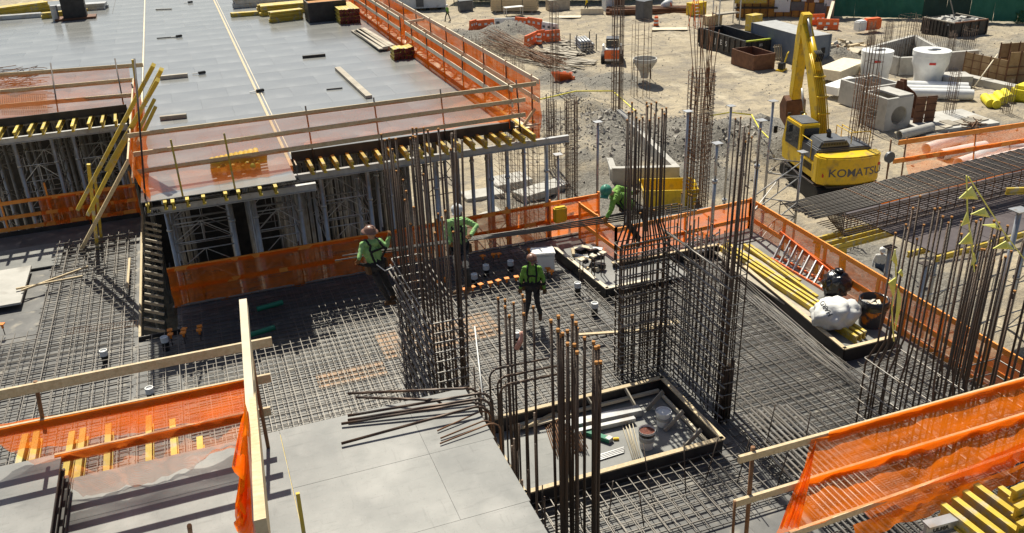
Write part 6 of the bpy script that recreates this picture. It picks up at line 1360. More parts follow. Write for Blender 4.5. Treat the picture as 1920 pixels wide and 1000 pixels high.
# worker in the brown wide hat leaning back off the left face of the cage
Y = 16.7
def j(u, v, y=Y): return V(u, v, y=y)
J = dict(head=j(694, 437), neck=j(697, 451), chest=j(697, 468), pelvis=j(706, 499), sho_l=j(711, 453, Y - .02), sho_r=j(680, 459, Y - .04), elb_l=j(724, 463, Y - .1), wri_l=j(729, 446, Y - .05), hand_l=j(731, 436, Y - .0),
         elb_r=j(676, 474, Y - .12), wri_r=j(673, 485, Y - .22), hand_r=j(672, 492, Y - .22), knee_r=j(712, 533, Y - .12), knee_l=j(724, 528, Y + .05), foot_r=j(729, 572, Y - .05), foot_l=j(738, 563, Y + .1), toe_r=P3(.95, -.2, 0), toe_l=P3(.95, .0, 0))
person('worker in wide brown hard hat leaning back from the cage on a harness', J, (.45, -.9, 0), (.8, -.5, -.12), 'hiviz2', hat='hat_brown')
Y = 15.75
J = dict(head=j(857, 397), neck=j(856, 411), chest=j(857, 430), pelvis=j(862, 466), sho_l=j(873, 414, Y + .02), sho_r=j(840, 418, Y), elb_l=j(893, 424, Y - .1), wri_l=j(884, 440, Y - .3), hand_l=j(876, 446, Y - .32),
         elb_r=j(834, 440, Y - .1), wri_r=j(842, 455, Y - .25), hand_r=j(847, 459, Y - .25), knee_r=j(858, 505, Y - .15), knee_l=j(874, 505, Y - .1), foot_r=j(861, 548, Y - .05), foot_l=j(880, 547, Y), toe_r=P3(-.8, -.5, 0), toe_l=P3(-.7, -.7, 0))
person('worker in pale hard hat gripping the carried bars behind the wall cage', J, (-.25, -.95, 0), (-.4, -.9, -.25), 'hiviz2', hat='office', brim=False)
Y = 15.9
J = dict(head=j(1137, 360, Y - .12), neck=j(1148, 362, Y - .05), chest=j(1160, 369), pelvis=j(1183, 391), sho_l=j(1158, 353, Y + .15), sho_r=j(1150, 376, Y - .16), elb_l=j(1175, 357, Y + .28), wri_l=j(1186, 363, Y + .2), hand_l=j(1192, 361, Y + .15),
         elb_r=j(1146, 394, Y - .2), wri_r=j(1139, 406, Y - .2), hand_r=j(1136, 412, Y - .2), knee_r=j(1178, 420, Y - .2), knee_l=j(1205, 394, Y), foot_r=j(1196, 458, Y - .28), foot_l=j(1209, 430, Y - .05), toe_r=P3(-.4, -.9, 0), toe_l=P3(-.3, -.9, 0))
person('worker in green hard hat bending down from the top of the cage corner', J, (-.45, -.75, -.9), (-.6, -.6, -.75), 'hiviz', hat='hat_green', brim=False)
# hazy white worker below the projecting bars, far worker, one in yellow
J, f = stand(P3(*G(1644, 536, ZG)[:2], ZG), 2.5); person('person in white shirt and white hard hat standing below the projecting rebar beam', J, f, (-.3, -1, -.2), 'shirt_white', 'jeans_blue', 'white', brim=False, harness=False, vox=.016)
p = Gg(840, 41); J, f = stand(p, 1.9, 1.8, .8); person('distant person in lime jacket walking across the dirt', J, f, (-.3, -.8, -.3), 'hiviz', 'jeans_dark', 'white', brim=False, harness=False, vox=.022, fingers=False)
p = Gg(1100, 25); J, f = stand(p, 1.2, 1.8, .7); J['head'] += f * .1; person('distant person in yellow jacket by the lumber at the top edge', J, f, (-.6, -.6, -.5), 'shirt_yellow', 'jeans_dark', 'yellow', brim=False, harness=False, vox=.022, fingers=False)

# lanyard for the leaning worker
tag(MB().tube([V(706, 496, y=16.55), V(722, 508, y=16.4), V(740, 500, y=16.6)], .012, 5).build('lanyard', 'white', None), 'pale lanyard from the leaning worker to the cage', 'lanyard')
M['soffit'] = mat('shade_darkened_soffit_ply', (0.075, 0.06, 0.062), .5, c2=(.11, .09, .09), scale=2)  # purple-brown ply with the shade of the cage put into its colour
# ------------------------------------------------------------------ projecting rebar beam and its formwork at right
PV = (17.75, 21.2)
t = bcage = thing('beam_cage', 'long projecting rebar beam cage with close bars at the right', 'rebar cage', (*PV, 0))
x_, y_ = PV
for k in range(16): bar('bar', (x_ + rnd(-.07, .07), y_ + k * .1, rnd(0, .012)), (x_ + 17, y_ + k * .1, 0), .024, 'rebar', t, 6)
for k in range(30):
    x = x_ + 2.75 + k * .45
    bent('stirrup', [(x, y_ + 1.6, -.3), (x, y_ + 1.58, .0), (x, y_ + 1.5, .036), (x, y_ + .25, .036)] + [tuple(v) for v in arc((x, y_ - .05, .036), (0, 1, 0), (0, 0, -1), .2, 4)] + [(x, y_ - .05, -.75)] + [tuple(v) for v in arc((x, y_ - .05, -.95), (0, 0, 1), (0, 1, 0), .18, 4)] + [(x, y_ + 1.5, -.95)], .015, 'rebar_rust' if k % 3 == 0 else 'rebar_v', t)
for k in range(10): bar('lower_bar', (x_ + 1.4, y_, -.12 - k * .085), (x_ + 17, y_, -.12 - k * .085), .017, 'rebar_v', t, 5)
for k in range(10): bar('lower_bar', (x_ + 1.5, y_ + .1 + k * .14, -.93), (x_ + 17, y_ + .1 + k * .14, -.93), .017, 'rebar_v', t, 5)
for k in range(13): # dark hairpins hanging at the open end
    y = y_ + k * .11; bent('hairpin', [(x_ + 1.3 + .05 * k, y, -.04), (x_ + 1.3 + .05 * k, y, -.75), (x_ + 1.42 + .05 * k, y, -.9), (x_ + 1.65 + .05 * k, y, -.92)], .018, 'rebar_v', t)
t = bform = thing('beam_formwork', 'shade-darkened soffit panels and yellow beams carrying the projecting rebar beam', 'formwork', (*PV, -1.2))
for k in range(6): MB().span((x_ + 3.3 + k * 2.4, y_ - 2.1, -1.14), (x_ + 5.68 + k * 2.4, y_ + 1.9, -1.11)).build('panel', 'soffit', t)
for y in (.0, .35, .8): ibeam('bearer', (x_ + .9, y_ + y, -1.34), -math.pi / 2, 6, t)
for y, x0 in ((-2.15, 3.2), (-1.5, 2.7)): ibeam('bearer', (x_ + x0, y_ + y, -1.345), -math.pi / 2, 14.5, t)
for k in range(5):
    x = x_ + 2.9 + k * 2.3
    for y in (y_ - 2.05, y_ - .6): bar('shore', (x, y, ZG), (x, y, -1.36), .075, 'alu', t, 10); bar('collar', (x, y, -3.0), (x, y, -2.9), .11, 'alu', t, 10); MB().box((x, y, -1.37), (.35, .3, .03)).build('head_plate', 'post_dark', t)
    if k < 4:
        for z in (-3.2, -5.0): truss_frame((x, y_ - 2.05, 0), (x + 2.3, y_ - 2.05, 0), z, .6, t, .025, 'alu'); bar('brace', (x, y_ - 2.05, z), (x + 2.3, y_ - .6, z + 1.4), .025, 'alu', t, 5)
netsheet('orange_strip', [[P3(x_ + 3.2, y_ + .45, -.16), P3(x_ + 16, y_ + .5, -.16)], [P3(x_ + 3.2, y_ + .25, -.20), P3(x_ + 16, y_ + .25, -.22)]], 'net_dense', bcage, seed=51, amp=.02)
for o in (bcage, bform): o.rotation_euler = (0, 0, math.radians(4.5))
tag(board('raking_shore', P3(18.9, 22.2, -1.3), P3(19.3, 22.6, ZG), .16, .10, 'hbeam', None, up=(0, 1, 0)), 'yellow raking timber left below the projecting beam', 'timber'); tag(board('raking_shore', P3(19.6, 21.8, -1.3), P3(20.9, 22.8, ZG), .2, .12, 'hbeam', None, up=(0, 1, 0)), 'thicker yellow raking timber beside the person in white', 'timber')
p = V(1885, 365, y=17.6); tag(ibeam('yellow_beam', p, -math.pi / 2 - .35, 3.0), 'yellow form beam end entering the frame at right', 'beam')
t = thing('corner_shore', 'grey shore with fork plate at the right edge', 'shore', (19.6, 17.5, ZG)); q = V(1912, 395, y=17.5); bar('tube', (q.x, q.y, ZG), (q.x, q.y, q.z), .08, 'alu', t, 10); MB().box((q.x, q.y, q.z + .02), (.5, .4, .03)).build('fork_plate', 'alu', t)
# pennant lines
M['flag'] = mat('yellow_pennant', (.72, .70, .10), .7, c2=(.80, .78, .30), scale=5)
def pennants(label, pts, flags):
    t = thing('pennant_line', label, 'pennants', pts[0]); MB().tube(pts, .011, 4).build('cord', 'flag', t)
    for i, (p, q, r_, m_) in enumerate(flags):
        mid = (p + q + r_) / 3 + P3(0, -.05, 0); n_ = P3(0, .008, 0)
        MB().add([p - n_, q - n_, r_ - n_, mid - n_, p + n_, q + n_, r_ + n_, mid + n_], [(0, 1, 3), (1, 2, 3), (2, 0, 3), (5, 4, 7), (6, 5, 7), (4, 6, 7), (0, 4, 5, 1), (1, 5, 6, 2), (2, 6, 4, 0)]).build('flag', m_, t)
yp = 9.4; q = lambda u, v: V(u, v, y=yp)
pennants('yellow pennant line sloping down to the right edge', [q(1816, 332), q(1850, 385), q(1885, 440), q(1925, 492)], [(q(1822, 350), q(1834, 374), q(1798, 372), 'flag'), (q(1846, 390), q(1856, 408), q(1820, 402), 'flag'), (q(1866, 420), q(1876, 432), q(1842, 422), 'flag'), (q(1886, 452), q(1902, 468), q(1862, 466), 'flag')])
pennants('yellow pennant line hanging nearly straight down beside the thick bars', [q(1812, 330), q(1814, 400), q(1822, 460), q(1827, 510)], [(q(1813, 398), q(1818, 418), q(1802, 424), 'flag'), (q(1820, 434), q(1824, 458), q(1798, 458), 'flag'), (q(1826, 474), q(1830, 490), q(1821, 498), 'flag')])
pennants('yellow pennants drooping beside the bin at the rail end', [q(1678, 468), q(1680, 520), q(1672, 580), q(1676, 640)], [(q(1678, 470), q(1682, 500), q(1672, 488), 'flag'), (q(1680, 520), q(1674, 556), q(1666, 530), 'flag'), (q(1684, 540), q(1690, 560), q(1678, 620), 'flag'), (q(1690, 505), q(1692, 520), q(1684, 512), 'flag')])

# ------------------------------------------------------------------ things on the edge platform
def yb(label, pa, pb, z=.225, n=1):
    a = G(*pa, z + .12); b = G(*pb, z + .12); d = b - a
    t = tag(ibeam('form_beam', P3(a.x, a.y, z), math.atan2(-d.x, d.y), d.length), label, 'beam', 'yellow beams on the platform')
    return t
yb('long yellow form beam nearest the platform kerb', (1352, 466), (1606, 636)); yb('long yellow form beam second from the platform kerb', (1357, 462), (1615, 631)); yb('long yellow form beam third from the platform kerb', (1364, 460), (1622, 627))
yb('yellow form beam lying beside the white sack', (1395, 462), (1532, 560)); yb('yellow form beam nearest the ladder', (1404, 462), (1500, 530))
def pl(label, pa, pb, w_, z=.25, mt='timber_grey'): tag(board('plank', G(*pa, z), G(*pb, z), w_, .045, mt, None), label, 'plank')
pl('pale weathered plank lying along the platform kerb', (1372, 498), (1520, 594), .3); pl('grey plank lying between the yellow beams', (1385, 470), (1472, 523), .22, .3); pl('long thin timber at the kerb side of the platform', (1346, 474), (1400, 520), .2, .24)
# ladder
t = thing('ladder', 'orange sided ladder on edge against the netted rail', 'ladder', G(1500, 520, .2)); b0, b1 = G(1446, 486, .24), G(1545, 545, .24); t0, t1 = V(1468, 440, y=b0.y + .35), V(1562, 514, y=b1.y + .28)
bar_ = lambda n_, a, b, w_, h_, m_: board(n_, a, b, w_, h_, m_, t)
bar_('stile', b0, b1, .04, .10, 'orange_pl'); bar_('stile', t0, t1, .04, .10, 'orange_pl')
for k in range(8): f_ = (k + .3) / 7.7; board('rung', b0.lerp(b1, f_), t0.lerp(t1, f_), .08, .035, 'alu', t, up=(0, 1, 0))
t2 = thing('ladder_section', 'second orange ladder rail leaning behind the ladder', 'ladder', G(1520, 500, .2)); board('stile', V(1462, 436, y=b0.y + .5), V(1612, 545, y=b1.y + .1), .04, .10, 'orange_pl', t2); board('stile', b0 + P3(.25, .2, 0), b1 + P3(.3, .1, 0), .04, .10, 'orange_pl', t2)
for k in range(7): f_ = (k + .5) / 7; bar('rung', (b0 + P3(.25, .2, 0)).lerp(b1 + P3(.3, .1, 0), f_), V(1462, 436, y=b0.y + .5).lerp(V(1612, 545, y=b1.y + .1), f_ * .7), .014, 'alu', t2, 6)
# sacks and bin
def blob(c, rad, seed, sub=4, amp=.18, f=3.0, flat=.0):
    bm = bmesh.new(); bmesh.ops.create_icosphere(bm, subdivisions=sub, radius=1); rg = random.Random(seed); ph = [Vector((rg.uniform(-1, 1), rg.uniform(-1, 1), rg.uniform(-1, 1))).normalized() * f * rg.uniform(.6, 2.2) for _ in range(10)]; of = [rg.uniform(0, 6) for _ in range(10)]
    for v in bm.verts:
        n_ = v.co.copy(); d = sum(abs(math.sin(n_.dot(p) + o)) for p, o in zip(ph, of)) / 10 - .6; n_ *= 1 + amp * d * 2
        v.co = Vector((n_.x * rad[0], n_.y * rad[1], max(-rad[2] * .72, n_.z * rad[2]))) + Vector(c)
    me = bpy.data.meshes.new('blob'); bm.to_mesh(me); bm.free()
    for p in me.polygons: p.use_smooth = True
    return me
M['bagblack'] = mat('black_bin_liner', (.012, .012, .014), .22, var=.3, spec=.7, bump=1.0, bscale=9)
M['sack'] = mat('white_woven_sack', (.66, .65, .61), .7, c2=(.74, .73, .70), scale=4, bump=.6, bscale=7)
c = G(1566, 552, .23); t = thing('rubbish_bag', 'knotted black rubbish bag against the netted rail', 'bag', c)
link('bag', blob(c + P3(0, 0, .30), (.36, .33, .36), 3, amp=.30, f=4), 'bagblack', t); MB().lathe([(.16, -.06), (.05, .03), (.06, .07), (.12, .15), (.07, .17), (.02, .10)], 9, c=c + P3(0.02, 0, .56), cap=False).build('knot', 'bagblack', t, smooth=True)
c = G(1564, 600, .42); t = thing('debris_sack', 'slumped white woven sack with dark lettering on the yellow beams', 'sack', c)
me = blob(c + P3(0, 0, .17), (.60, .44, .38), 8, amp=.36, f=3.4); so_ = link('sack', me, 'sack', t)
bv = BVHTree.FromPolygons([v.co for v in me.vertices], [p.vertices for p in me.polygons])
for s_, row, sz in (('HARD', 0, .16),):
    tx = text('lettering', s_, sz, Matrix(), 'black', None, 0, True); d_ = Vector((-.62, -.55, .56)).normalized(); rt = (-d_).cross(P3(0, 0, 1)).normalized(); uv_ = rt.cross(-d_).normalized(); ca, sa = math.cos(2.3), math.sin(2.3)
    bmx = bmesh.new(); bmx.from_mesh(tx.data); bmesh.ops.subdivide_edges(bmx, edges=bmx.edges[:], cuts=1); bmx.to_mesh(tx.data); bmx.free()
    for v in tx.data.vertices:
        x0_, y0_ = v.co.x - .2, v.co.y - .05 - row * .16; o_ = c + P3(0, 0, .17) + d_ * 2 + rt * (x0_ * ca - y0_ * sa - .16) + uv_ * (x0_ * sa + y0_ * ca + .02); hit = bv.ray_cast(o_, -d_)
        v.co = hit[0] + d_ * .008 if hit[0] else o_ - d_ * 2
    tx.parent = so_; tx.matrix_parent_inverse = Matrix()
    tx.parent = t; tx.matrix_parent_inverse = W[t].inverted()
c = G(1630, 622, .02); t = thing('rubbish_bin', 'dark round rubbish bin with orange paint and liner, full of offcuts', 'bin', c, 0)
M['binpaint'] = mat('bin_orange_spray', (.055, .055, .06), .5, c2=(.80, .24, .02), scale=3.2, lo=.52, hi=.60)
o = loc(MB().lathe([(.26, 0), (.33, .80), (.34, .80), (.345, .90), (.315, .90), (.30, .82), (.24, .08)], 28, cap=False), 'shell', 'binpaint', t); smooth_by_angle(o)
loc(MB().lathe([(.30, .7), (.325, .92), (.355, .91), (.36, .78), (.35, .70)], 28, cap=False), 'liner', 'bagblack', t, smooth=True); loc(MB().lathe([(.01, .72), (.3, .72)], 20, cap=False), 'contents', 'black', t)
for k in range(6): loc(MB().box((rnd(-.16, .16), rnd(-.16, .16), .82), (.22, .08, .03), R=Matrix.Rotation(rnd(0, 3), 3, 'Z') @ Matrix.Rotation(rnd(-.4, .4), 3, 'X')), 'offcut', 'timber_pale' if k % 2 else 'concrete', t)
# grey conduit pieces heap behind the cage
t = thing('conduit_heap', 'heap of pale conduit pieces behind the long wall cage', 'conduit', G(1300, 455, .22))
for k in range(30): p = G(1300 + rnd(-28, 28), 460 + rnd(-22, 18), .25); bar('piece', p, p + P3(rnd(-.5, .5), rnd(-.3, .3), rnd(.0, .25)), .025, 'alu', t, 5)

# ------------------------------------------------------------------ small things on the lower deck
def sleeve(label, u, v, r=.085, h=.36, mt='pvc', low_='black'):
    p = G(u, v, h); t = thing('pipe_sleeve', label, 'pipe sleeve', (p.x, p.y, 0), group='pipe sleeves on the deck'); loc(MB().lathe([(r, 0), (r, h * .62)], 16), 'lower_pipe', low_, t); loc(MB().lathe([(r * 1.08, h * .62), (r * 1.08, h), (r * .85, h), (r * .8, h - .03)], 16), 'cap', mt, t)
for lb, u, v in (('white capped sleeve left of the box-out corner panel', 1083, 530), ('white capped sleeve right of the standing worker', 1115, 568), ('white capped sleeve in shade behind the wall cage bars', 889, 514), ('small white sleeve in shade near the back rail', 911, 497), ('small grey sleeve nearest the back rail', 957, 489), ('white capped sleeve beyond the foreground rail at left', 279, 727), ('dark sleeve with pale cap on the left mat', 193, 657), ('sleeve with pale cap beside the orange markers', 307, 632), ('short sleeve left of the standing worker feet', 969, 622)): sleeve(lb, u, v)
def cap(label, u, v, grp, h=.36, s=.13, stem=True):
    p = G(u, v, h); t = thing('safety_cap', label, 'safety cap', (p.x, p.y, .1), group=grp)
    MB().box((p.x, p.y, h), (s, s, .025), rnd(-.4, .4)).build('plate', 'cap_orange', t); bar('stem', (p.x, p.y, h - .12), (p.x, p.y, h - .012), .03, 'cap_orange', t, 8); bar('dowel', (p.x, p.y, .04), (p.x, p.y, h - .12), .012, 'rebar_v', t, 5)
ORD = ['first', 'second', 'third', 'fourth', 'fifth', 'sixth', 'seventh', 'eighth', 'ninth', 'tenth']
for i, (u, v) in enumerate(((871, 542), (886, 538), (901, 533), (919, 530), (934, 526), (950, 522), (968, 519))): cap(ORD[i] + ' orange square cap from the left in the row left of the standing worker', u, v, 'orange caps left of the standing worker')
for i, (u, v) in enumerate(((318, 619), (319, 627), (345, 617), (343, 624), (374, 612), (373, 619))): cap(['far', 'near'][i % 2] + ' orange square cap of the ' + ['left', 'middle', 'right'][i // 2] + ' pair by the open joists', u, v, 'orange caps by the open joists')
for i, (u, v) in enumerate(((779, 528), (834, 522), (821, 528), (905, 480), (925, 477), (935, 476), (992, 468), (1003, 478), (1027, 503), (1034, 508))): cap(['orange cap seen low through the left of the wall cage', 'orange cap seen through the right of the wall cage', 'orange cap just right of the wall cage foot in shade', 'leftmost orange cap by the back rail', 'second orange cap by the back rail', 'third orange cap by the back rail', 'orange cap by the back rail left of the cooler', 'orange cap at the back left of the cooler box', 'upper orange cap right of the cooler box', 'lower orange cap right of the cooler box'][i], u, v, 'orange caps scattered in the shade')
cap('single orange safety cap at the left frame edge', 3, 608, 'orange cap at frame edge')
for lb, u, v in (('square capped dowel nearest the camera on the corner panel', 1090, 487), ('square capped dowel beside the hand saw heap', 1112, 480), ('square capped dowel at the right of the corner panel', 1130, 474)): 
    p = G(u, v, .9); t = thing('capped_dowels', lb, 'safety cap', (p.x, p.y, .1)); MB().box((p.x, p.y, .9), (.16, .16, .04), .4).build('plate', 'timber_pale', t)
    for s in (-.04, .05): bar('dowel', (p.x + s, p.y, .1), (p.x + s, p.y, .88), .016, 'rebar_v', t, 5)
t = thing('tool_heap', 'heap of tools and offcuts on the corner panel', 'tools', G(1105, 480, .2))
for k in range(22): p = G(1105 + rnd(-25, 25), 488 + rnd(-18, 22), .22); MB().box(p + P3(0, 0, rnd(.03, .2)), (rnd(.1, .5), rnd(.05, .3), rnd(.03, .15)), R=Matrix.Rotation(rnd(0, 3), 3, 'Z') @ Matrix.Rotation(rnd(-.4, .4), 3, 'X')).build('piece', random.choice(['black', 'timber', 'timber_pale', 'rust_steel', 'office', 'panel_dark']), t)
p = G(1018, 500, .3); t = thing('cooler_box', 'white plastic cooler box behind the standing worker', 'cooler', (p.x, p.y, .2)); loc(MB().box((0, 0, .28), (.62, .42, .5), -.25), 'body', 'white', t, .04); loc(MB().box((0, 0, .57), (.66, .46, .07), -.25), 'lid', 'white', t, .02)
for lb, pa, pb in (('green conduit lying far in the shade of the mat', (482, 580), (530, 567)), ('green conduit lying nearer on the mat behind the rail end', (470, 628), (515, 614))): tag(smooth_by_angle(MB().tube([G(*pa, .27), G(*pb, .27)], .07, 12).build('conduit', 'green_pl', None)), lb, 'conduit')
t = thing('water_can', 'yellow plastic can hung on the back rail', 'can', V(1218, 400, y=23.2)); q = V(1050, 402, y=23.15); MB().box(q, (.42, .2, .5)).build('body', 'yellow', t, bevel=.04)
tag(MB().span((3.2, 18.3, .0), (6.2, 19.6, .012)).build('orange_plywood', M.setdefault('oply', mat('orange_stained_ply', (.24, .16, .10), .6, c2=(.36, .21, .11), scale=2)), None), 'orange stained form sheet under the mat right of the wall cage', 'sheet')
tag(MB().span((1.5, 17.6, .0), (3.1, 18.3, .011)).build('orange_plywood', 'oply', None), 'orange stained form sheet under the mat left of the wall cage', 'sheet')
tag(MB().span((9.4, 16.9, .05), (10.4, 17.1, .10)).build('yellow_spacer', 'timber', None), 'yellow timber strip lying in the mat by a white sleeve', 'strip')
tag(bent('pink_rag', [V(968, 655, y=11.9), V(976, 640, y=11.9), V(980, 630, y=11.92), V(978, 622, y=11.95)], .045, M.setdefault('rag', mat('pink_rag', (.62, .33, .26), .8)), None, 6), 'pink rag tied to the tall bars beside the raised panel', 'rag')
# inside the box-out
def bucket(label, u, v, r, h, body, inside, lidm=None):
    p = G(u, v, .03); t = thing('bucket', label, 'bucket', p); o = loc(MB().lathe([(r * .82, 0), (r, h), (r * 1.06, h), (r * 1.06, h - .04), (r * .97, h - .05)], 24, cap=False), 'shell', body, t); smooth_by_angle(o); loc(MB().lathe([(.01, h * .9), (r * .95, h * .9)], 20, cap=False), 'contents', inside, t)
    if lidm: loc(MB().lathe([(r * .98, h * .72), (r * 1.07, h), (r * 1.02, h)], 24, cap=False), 'rim_band', lidm, t)
    bl_ = MB(); bl_.tube([(r * math.cos(a), -.1 * math.sin(a) - r * .4, h * .8 - .25 * h * math.sin(a)) for a in [math.pi * k / 8 for k in range(9)]], .006, 4); loc(bl_, 'handle', 'alu', t)
    loc(MB().lathe([(r * .93, h * .42), (r * .955, h * .64)], 24, cap=False), 'label_band', 'concrete', t)
M['bolts'] = mat('rusty_ties', (.20, .05, .025), .7, c2=(.10, .03, .02), scale=30, bump=1, bscale=60)
bucket('white bucket full of rusty ties with a black rim', 1212, 838, .165, .42, 'pvc', 'bolts', 'black'); bucket('empty white bucket near the box-out braces', 1243, 796, .155, .34, 'white', 'office')
def on_floor(u, v, dz=.06): return G(u, v, dz)
for i, (pa, pb, lb) in enumerate((((1060, 800), (1200, 770), 'stack of aluminium profiles lying across the box-out'), ((1075, 812), (1190, 786), 'nearest aluminium profile of the stack in the box-out'))):
    tag(board('alu_profile', G(*pa, .12), G(*pb, .12), .22 if not i else .10, .16 - .06 * i, 'alu', None), lb, 'profile')
t = thing('level_tool', 'green box level lying in the box-out', 'level', G(1110, 820, .06)); board('body', G(1086, 806, .09), G(1144, 826, .09), .12, .09, 'green_pl', t); board('end_cap', G(1138, 822, .09), G(1146, 826, .09), .125, .10, 'alu', t)
for i, (x0, y0, x1, y1, mt_, lb) in enumerate(((1020, 790, 1042, 858, 'rebar_rust', 'left bunch of rusty hairpin bars in the box-out'), (1052, 795, 1078, 850, 'rebar_rust', 'right bunch of rusty hairpin bars in the box-out'), (1162, 783, 1195, 862, 'timber_pale', 'pale hairpin bars lying beside the bucket of ties'))):
    t = thing('hairpins', lb, 'hairpin bars', G(x0, y0, .08))
    for k in range(3 if i == 2 else 6):
        a = G(x0 + k * 3.5 * (2 if i == 2 else 1), y0 - k, .05 + .02 * k); b = G(x1 + k * 3.5 - (8 if i == 2 else 0), y1 - k, .05 + .02 * k); s = P3(.09, .03, 0); bent('bar', [b, a] + [a + P3(.02, .06, 0), a + s] + [b + s], .011, mt_, t)
t = thing('offcut_pile', 'short timber offcuts in the far left corner of the box-out', 'offcuts', G(985, 800, .08))
for k in range(8): a = G(960 + 9 * k, 806 - 2 * k, .08 + .02 * (k % 3)); board('piece', a, a + P3(rnd(.3, .9), rnd(-.1, .3), rnd(0, .1)), .08, .04, 'timber_pale' if k % 2 else 'timber', t)
tag(MB().box(G(1197, 775, .09), (.12, .10, .12), .4).build('red_block', 'red', None, bevel=.01), 'small red block on the box-out floor', 'block')
tag(MB().box(G(1155, 823, .06), (.12, .06, .05), -.3).build('yellow_tape_measure', 'yellow', None, bevel=.01), 'small yellow tool on the box-out floor', 'tool')
t = thing('bright_strips', 'bright metal strips lying near the front of the box-out', 'strips', G(1150, 850, .06))
for k in range(4): board('strip', G(1120, 864 - 3 * k, .05 + .01 * k), G(1170, 848 - 3 * k, .05 + .01 * k), .03, .02, 'alu', t)

# ------------------------------------------------------------------ things on the upper deck
def stack(name, label, cat, pa, pb, z, w_, h_, rows, cols, mt_, end=None, beams=False):
    a = G(*pa, z); b = G(*pb, z); d = b - a; L = d.length; ang = math.atan2(d.y, d.x); t = thing(name, label, cat, (a + b) / 2, ang)
    for r_ in range(rows):
        for c_ in range(cols):
            jx = rnd(-.12, .12); y_ = (c_ + .5) * w_ / cols; z_ = (r_ + .5) * h_ / rows
            if beams:
                mb = MB(); bw = w_ / cols * .92; bh = h_ / rows * .96
                for s in (-1, 1): mb.box((jx, y_, z_ + s * bh * .4), (L, bw, bh * .2))
                mb.box((jx, y_, z_), (L, bw * .4, bh * .6)); loc(mb, 'beam', mt_, t)
                if end: 
                    for s in (-1, 1): loc(MB().box((jx + s * (L / 2 + .004), y_, z_), (.01, bw * .95, bh * .95)), 'end_cap', end, t)
            else: loc(MB().box((jx, y_, z_), (L, w_ / cols - .02, h_ / rows - .012)), 'piece', mt_, t)
    return t
Z3 = 3.505
stack('beam_stack', 'long yellow beam stack at the far left of the upper deck', 'beams', (-20, 38), (95, 22), Z3, .9, .55, 3, 4, 'hbeam', beams=True)
stack('alu_stack', 'pale aluminium beams before the far left yellow stack', 'beams', (-20, 40), (75, 33), Z3, .5, .22, 1, 3, 'alu'); stack('alu_stack', 'grey aluminium beams beyond the dark box at far left', 'beams', (105, 24), (198, 18), Z3, .8, .35, 2, 3, 'alu')
stack('beam_stack', 'small loose yellow beams before the dark box at far left', 'beams', (80, 36), (165, 28), Z3, .4, .3, 2, 2, 'hbeam', beams=True)
p = G(142, 38, Z3); t = thing('tool_crate', 'square black crate standing on the far left deck', 'crate', p); loc(MB().box((0, .5, .65), (1.15, .8, 1.1)), 'body', 'panel_dark', t, .02); loc(MB().box((0, .5, .06), (2.0, 1.0, .10)), 'pallet', 'rust_steel', t); loc(MB().lathe([(.18, 0), (.18, .8)], 14, c=(-.95, .3, .0)), 'drum', 'alu', t)
stack('alu_stack', 'wrapped grey aluminium profile bundle at the top of the deck', 'beams', (440, 16), (545, 8), Z3, 1.2, .6, 3, 4, 'alu'); stack('film_bundle', 'shiny film wrapped bundle at the top of the deck', 'bundle', (530, 9), (585, 4), Z3, 1.0, .6, 1, 2, 'office')
stack('beam_stack', 'yellow beam stack at the top middle of the deck', 'beams', (490, 31), (587, 22), Z3, 1.0, .5, 3, 4, 'hbeam', beams=True); stack('beam_stack', 'low loose yellow beams left of the middle yellow stack', 'beams', (432, 33), (500, 28), Z3, .4, .2, 1, 2, 'hbeam', beams=True); stack('beam_stack', 'near short yellow stack with grey ends on the deck', 'beams', (510, 43), (570, 36), Z3, .5, .5, 3, 2, 'hbeam', beams=True)
p = G(617, 40, Z3); t = thing('scrap_box', 'black steel box filled with orange pieces on the deck', 'box', p, .0)
for a, b in (((-.95, 0, 0), (-.9, 1.5, .95)), ((.9, 0, 0), (.95, 1.5, .95)), ((-.9, 0, 0), (.9, .05, .95)), ((-.9, 1.45, 0), (.9, 1.5, .95)), ((-.9, .05, .0), (.9, 1.45, .08))): loc(MB().span(a, b), 'side', 'panel_dark', t)
loc(MB().span((-.88, .06, .08), (.88, 1.44, .85)), 'contents', 'rustcut', t)
stack('beam_stack', 'yellow beam stack with dark red ends against the netted edge', 'beams', (652, 30), (684, 42), Z3, 1.0, .7, 4, 7, 'hbeam', 'hbeam_end', beams=True).rotation_euler = (0, 0, math.pi / 2)
stack('beam_stack', 'small yellow beam stack with dark red ends in the net gap', 'beams', (762, 106), (790, 107), Z3, .9, .45, 3, 6, 'hbeam', 'hbeam_end', beams=True).rotation_euler = (0, 0, math.pi / 2)
pile('plank_pile', 'grey planks piled along the netted deck edge', 'planks', P3(7.83, 39.4, Z3 - .05), 9, 4.7, math.pi / 2 + .05, .26, (.2, .05), 'timber_grey', 3, .03)
for lb, pa, pb, w_, h_ in (('long grey plank lying diagonally on the upper deck', (633, 128), (692, 182), .22, .1), ('short dark board on the deck left of the diagonal plank', (567, 107), (610, 103), .12, .1), ('short board on the deck beside the tan strip', (300, 146), (352, 141), .14, .14), ('short pale board lying nearer on the deck strip', (300, 222), (350, 217), .14, .13), ('thin dark rod lying across the upper deck', (294, 72), (332, 69), .05, .04), ('thin dark bar near the long diagonal plank', (612, 168), (642, 165), .05, .04), ('pale rod far up on the deck', (292, 18), (322, 17), .06, .05)):
    tag(board('deck_board', G(*pa, Z3 + h_ / 2 + .003), G(*pb, Z3 + h_ / 2 + .003), w_, h_, 'timber_grey' if 'dark' not in lb else 'panel_dark', None), lb, 'board')
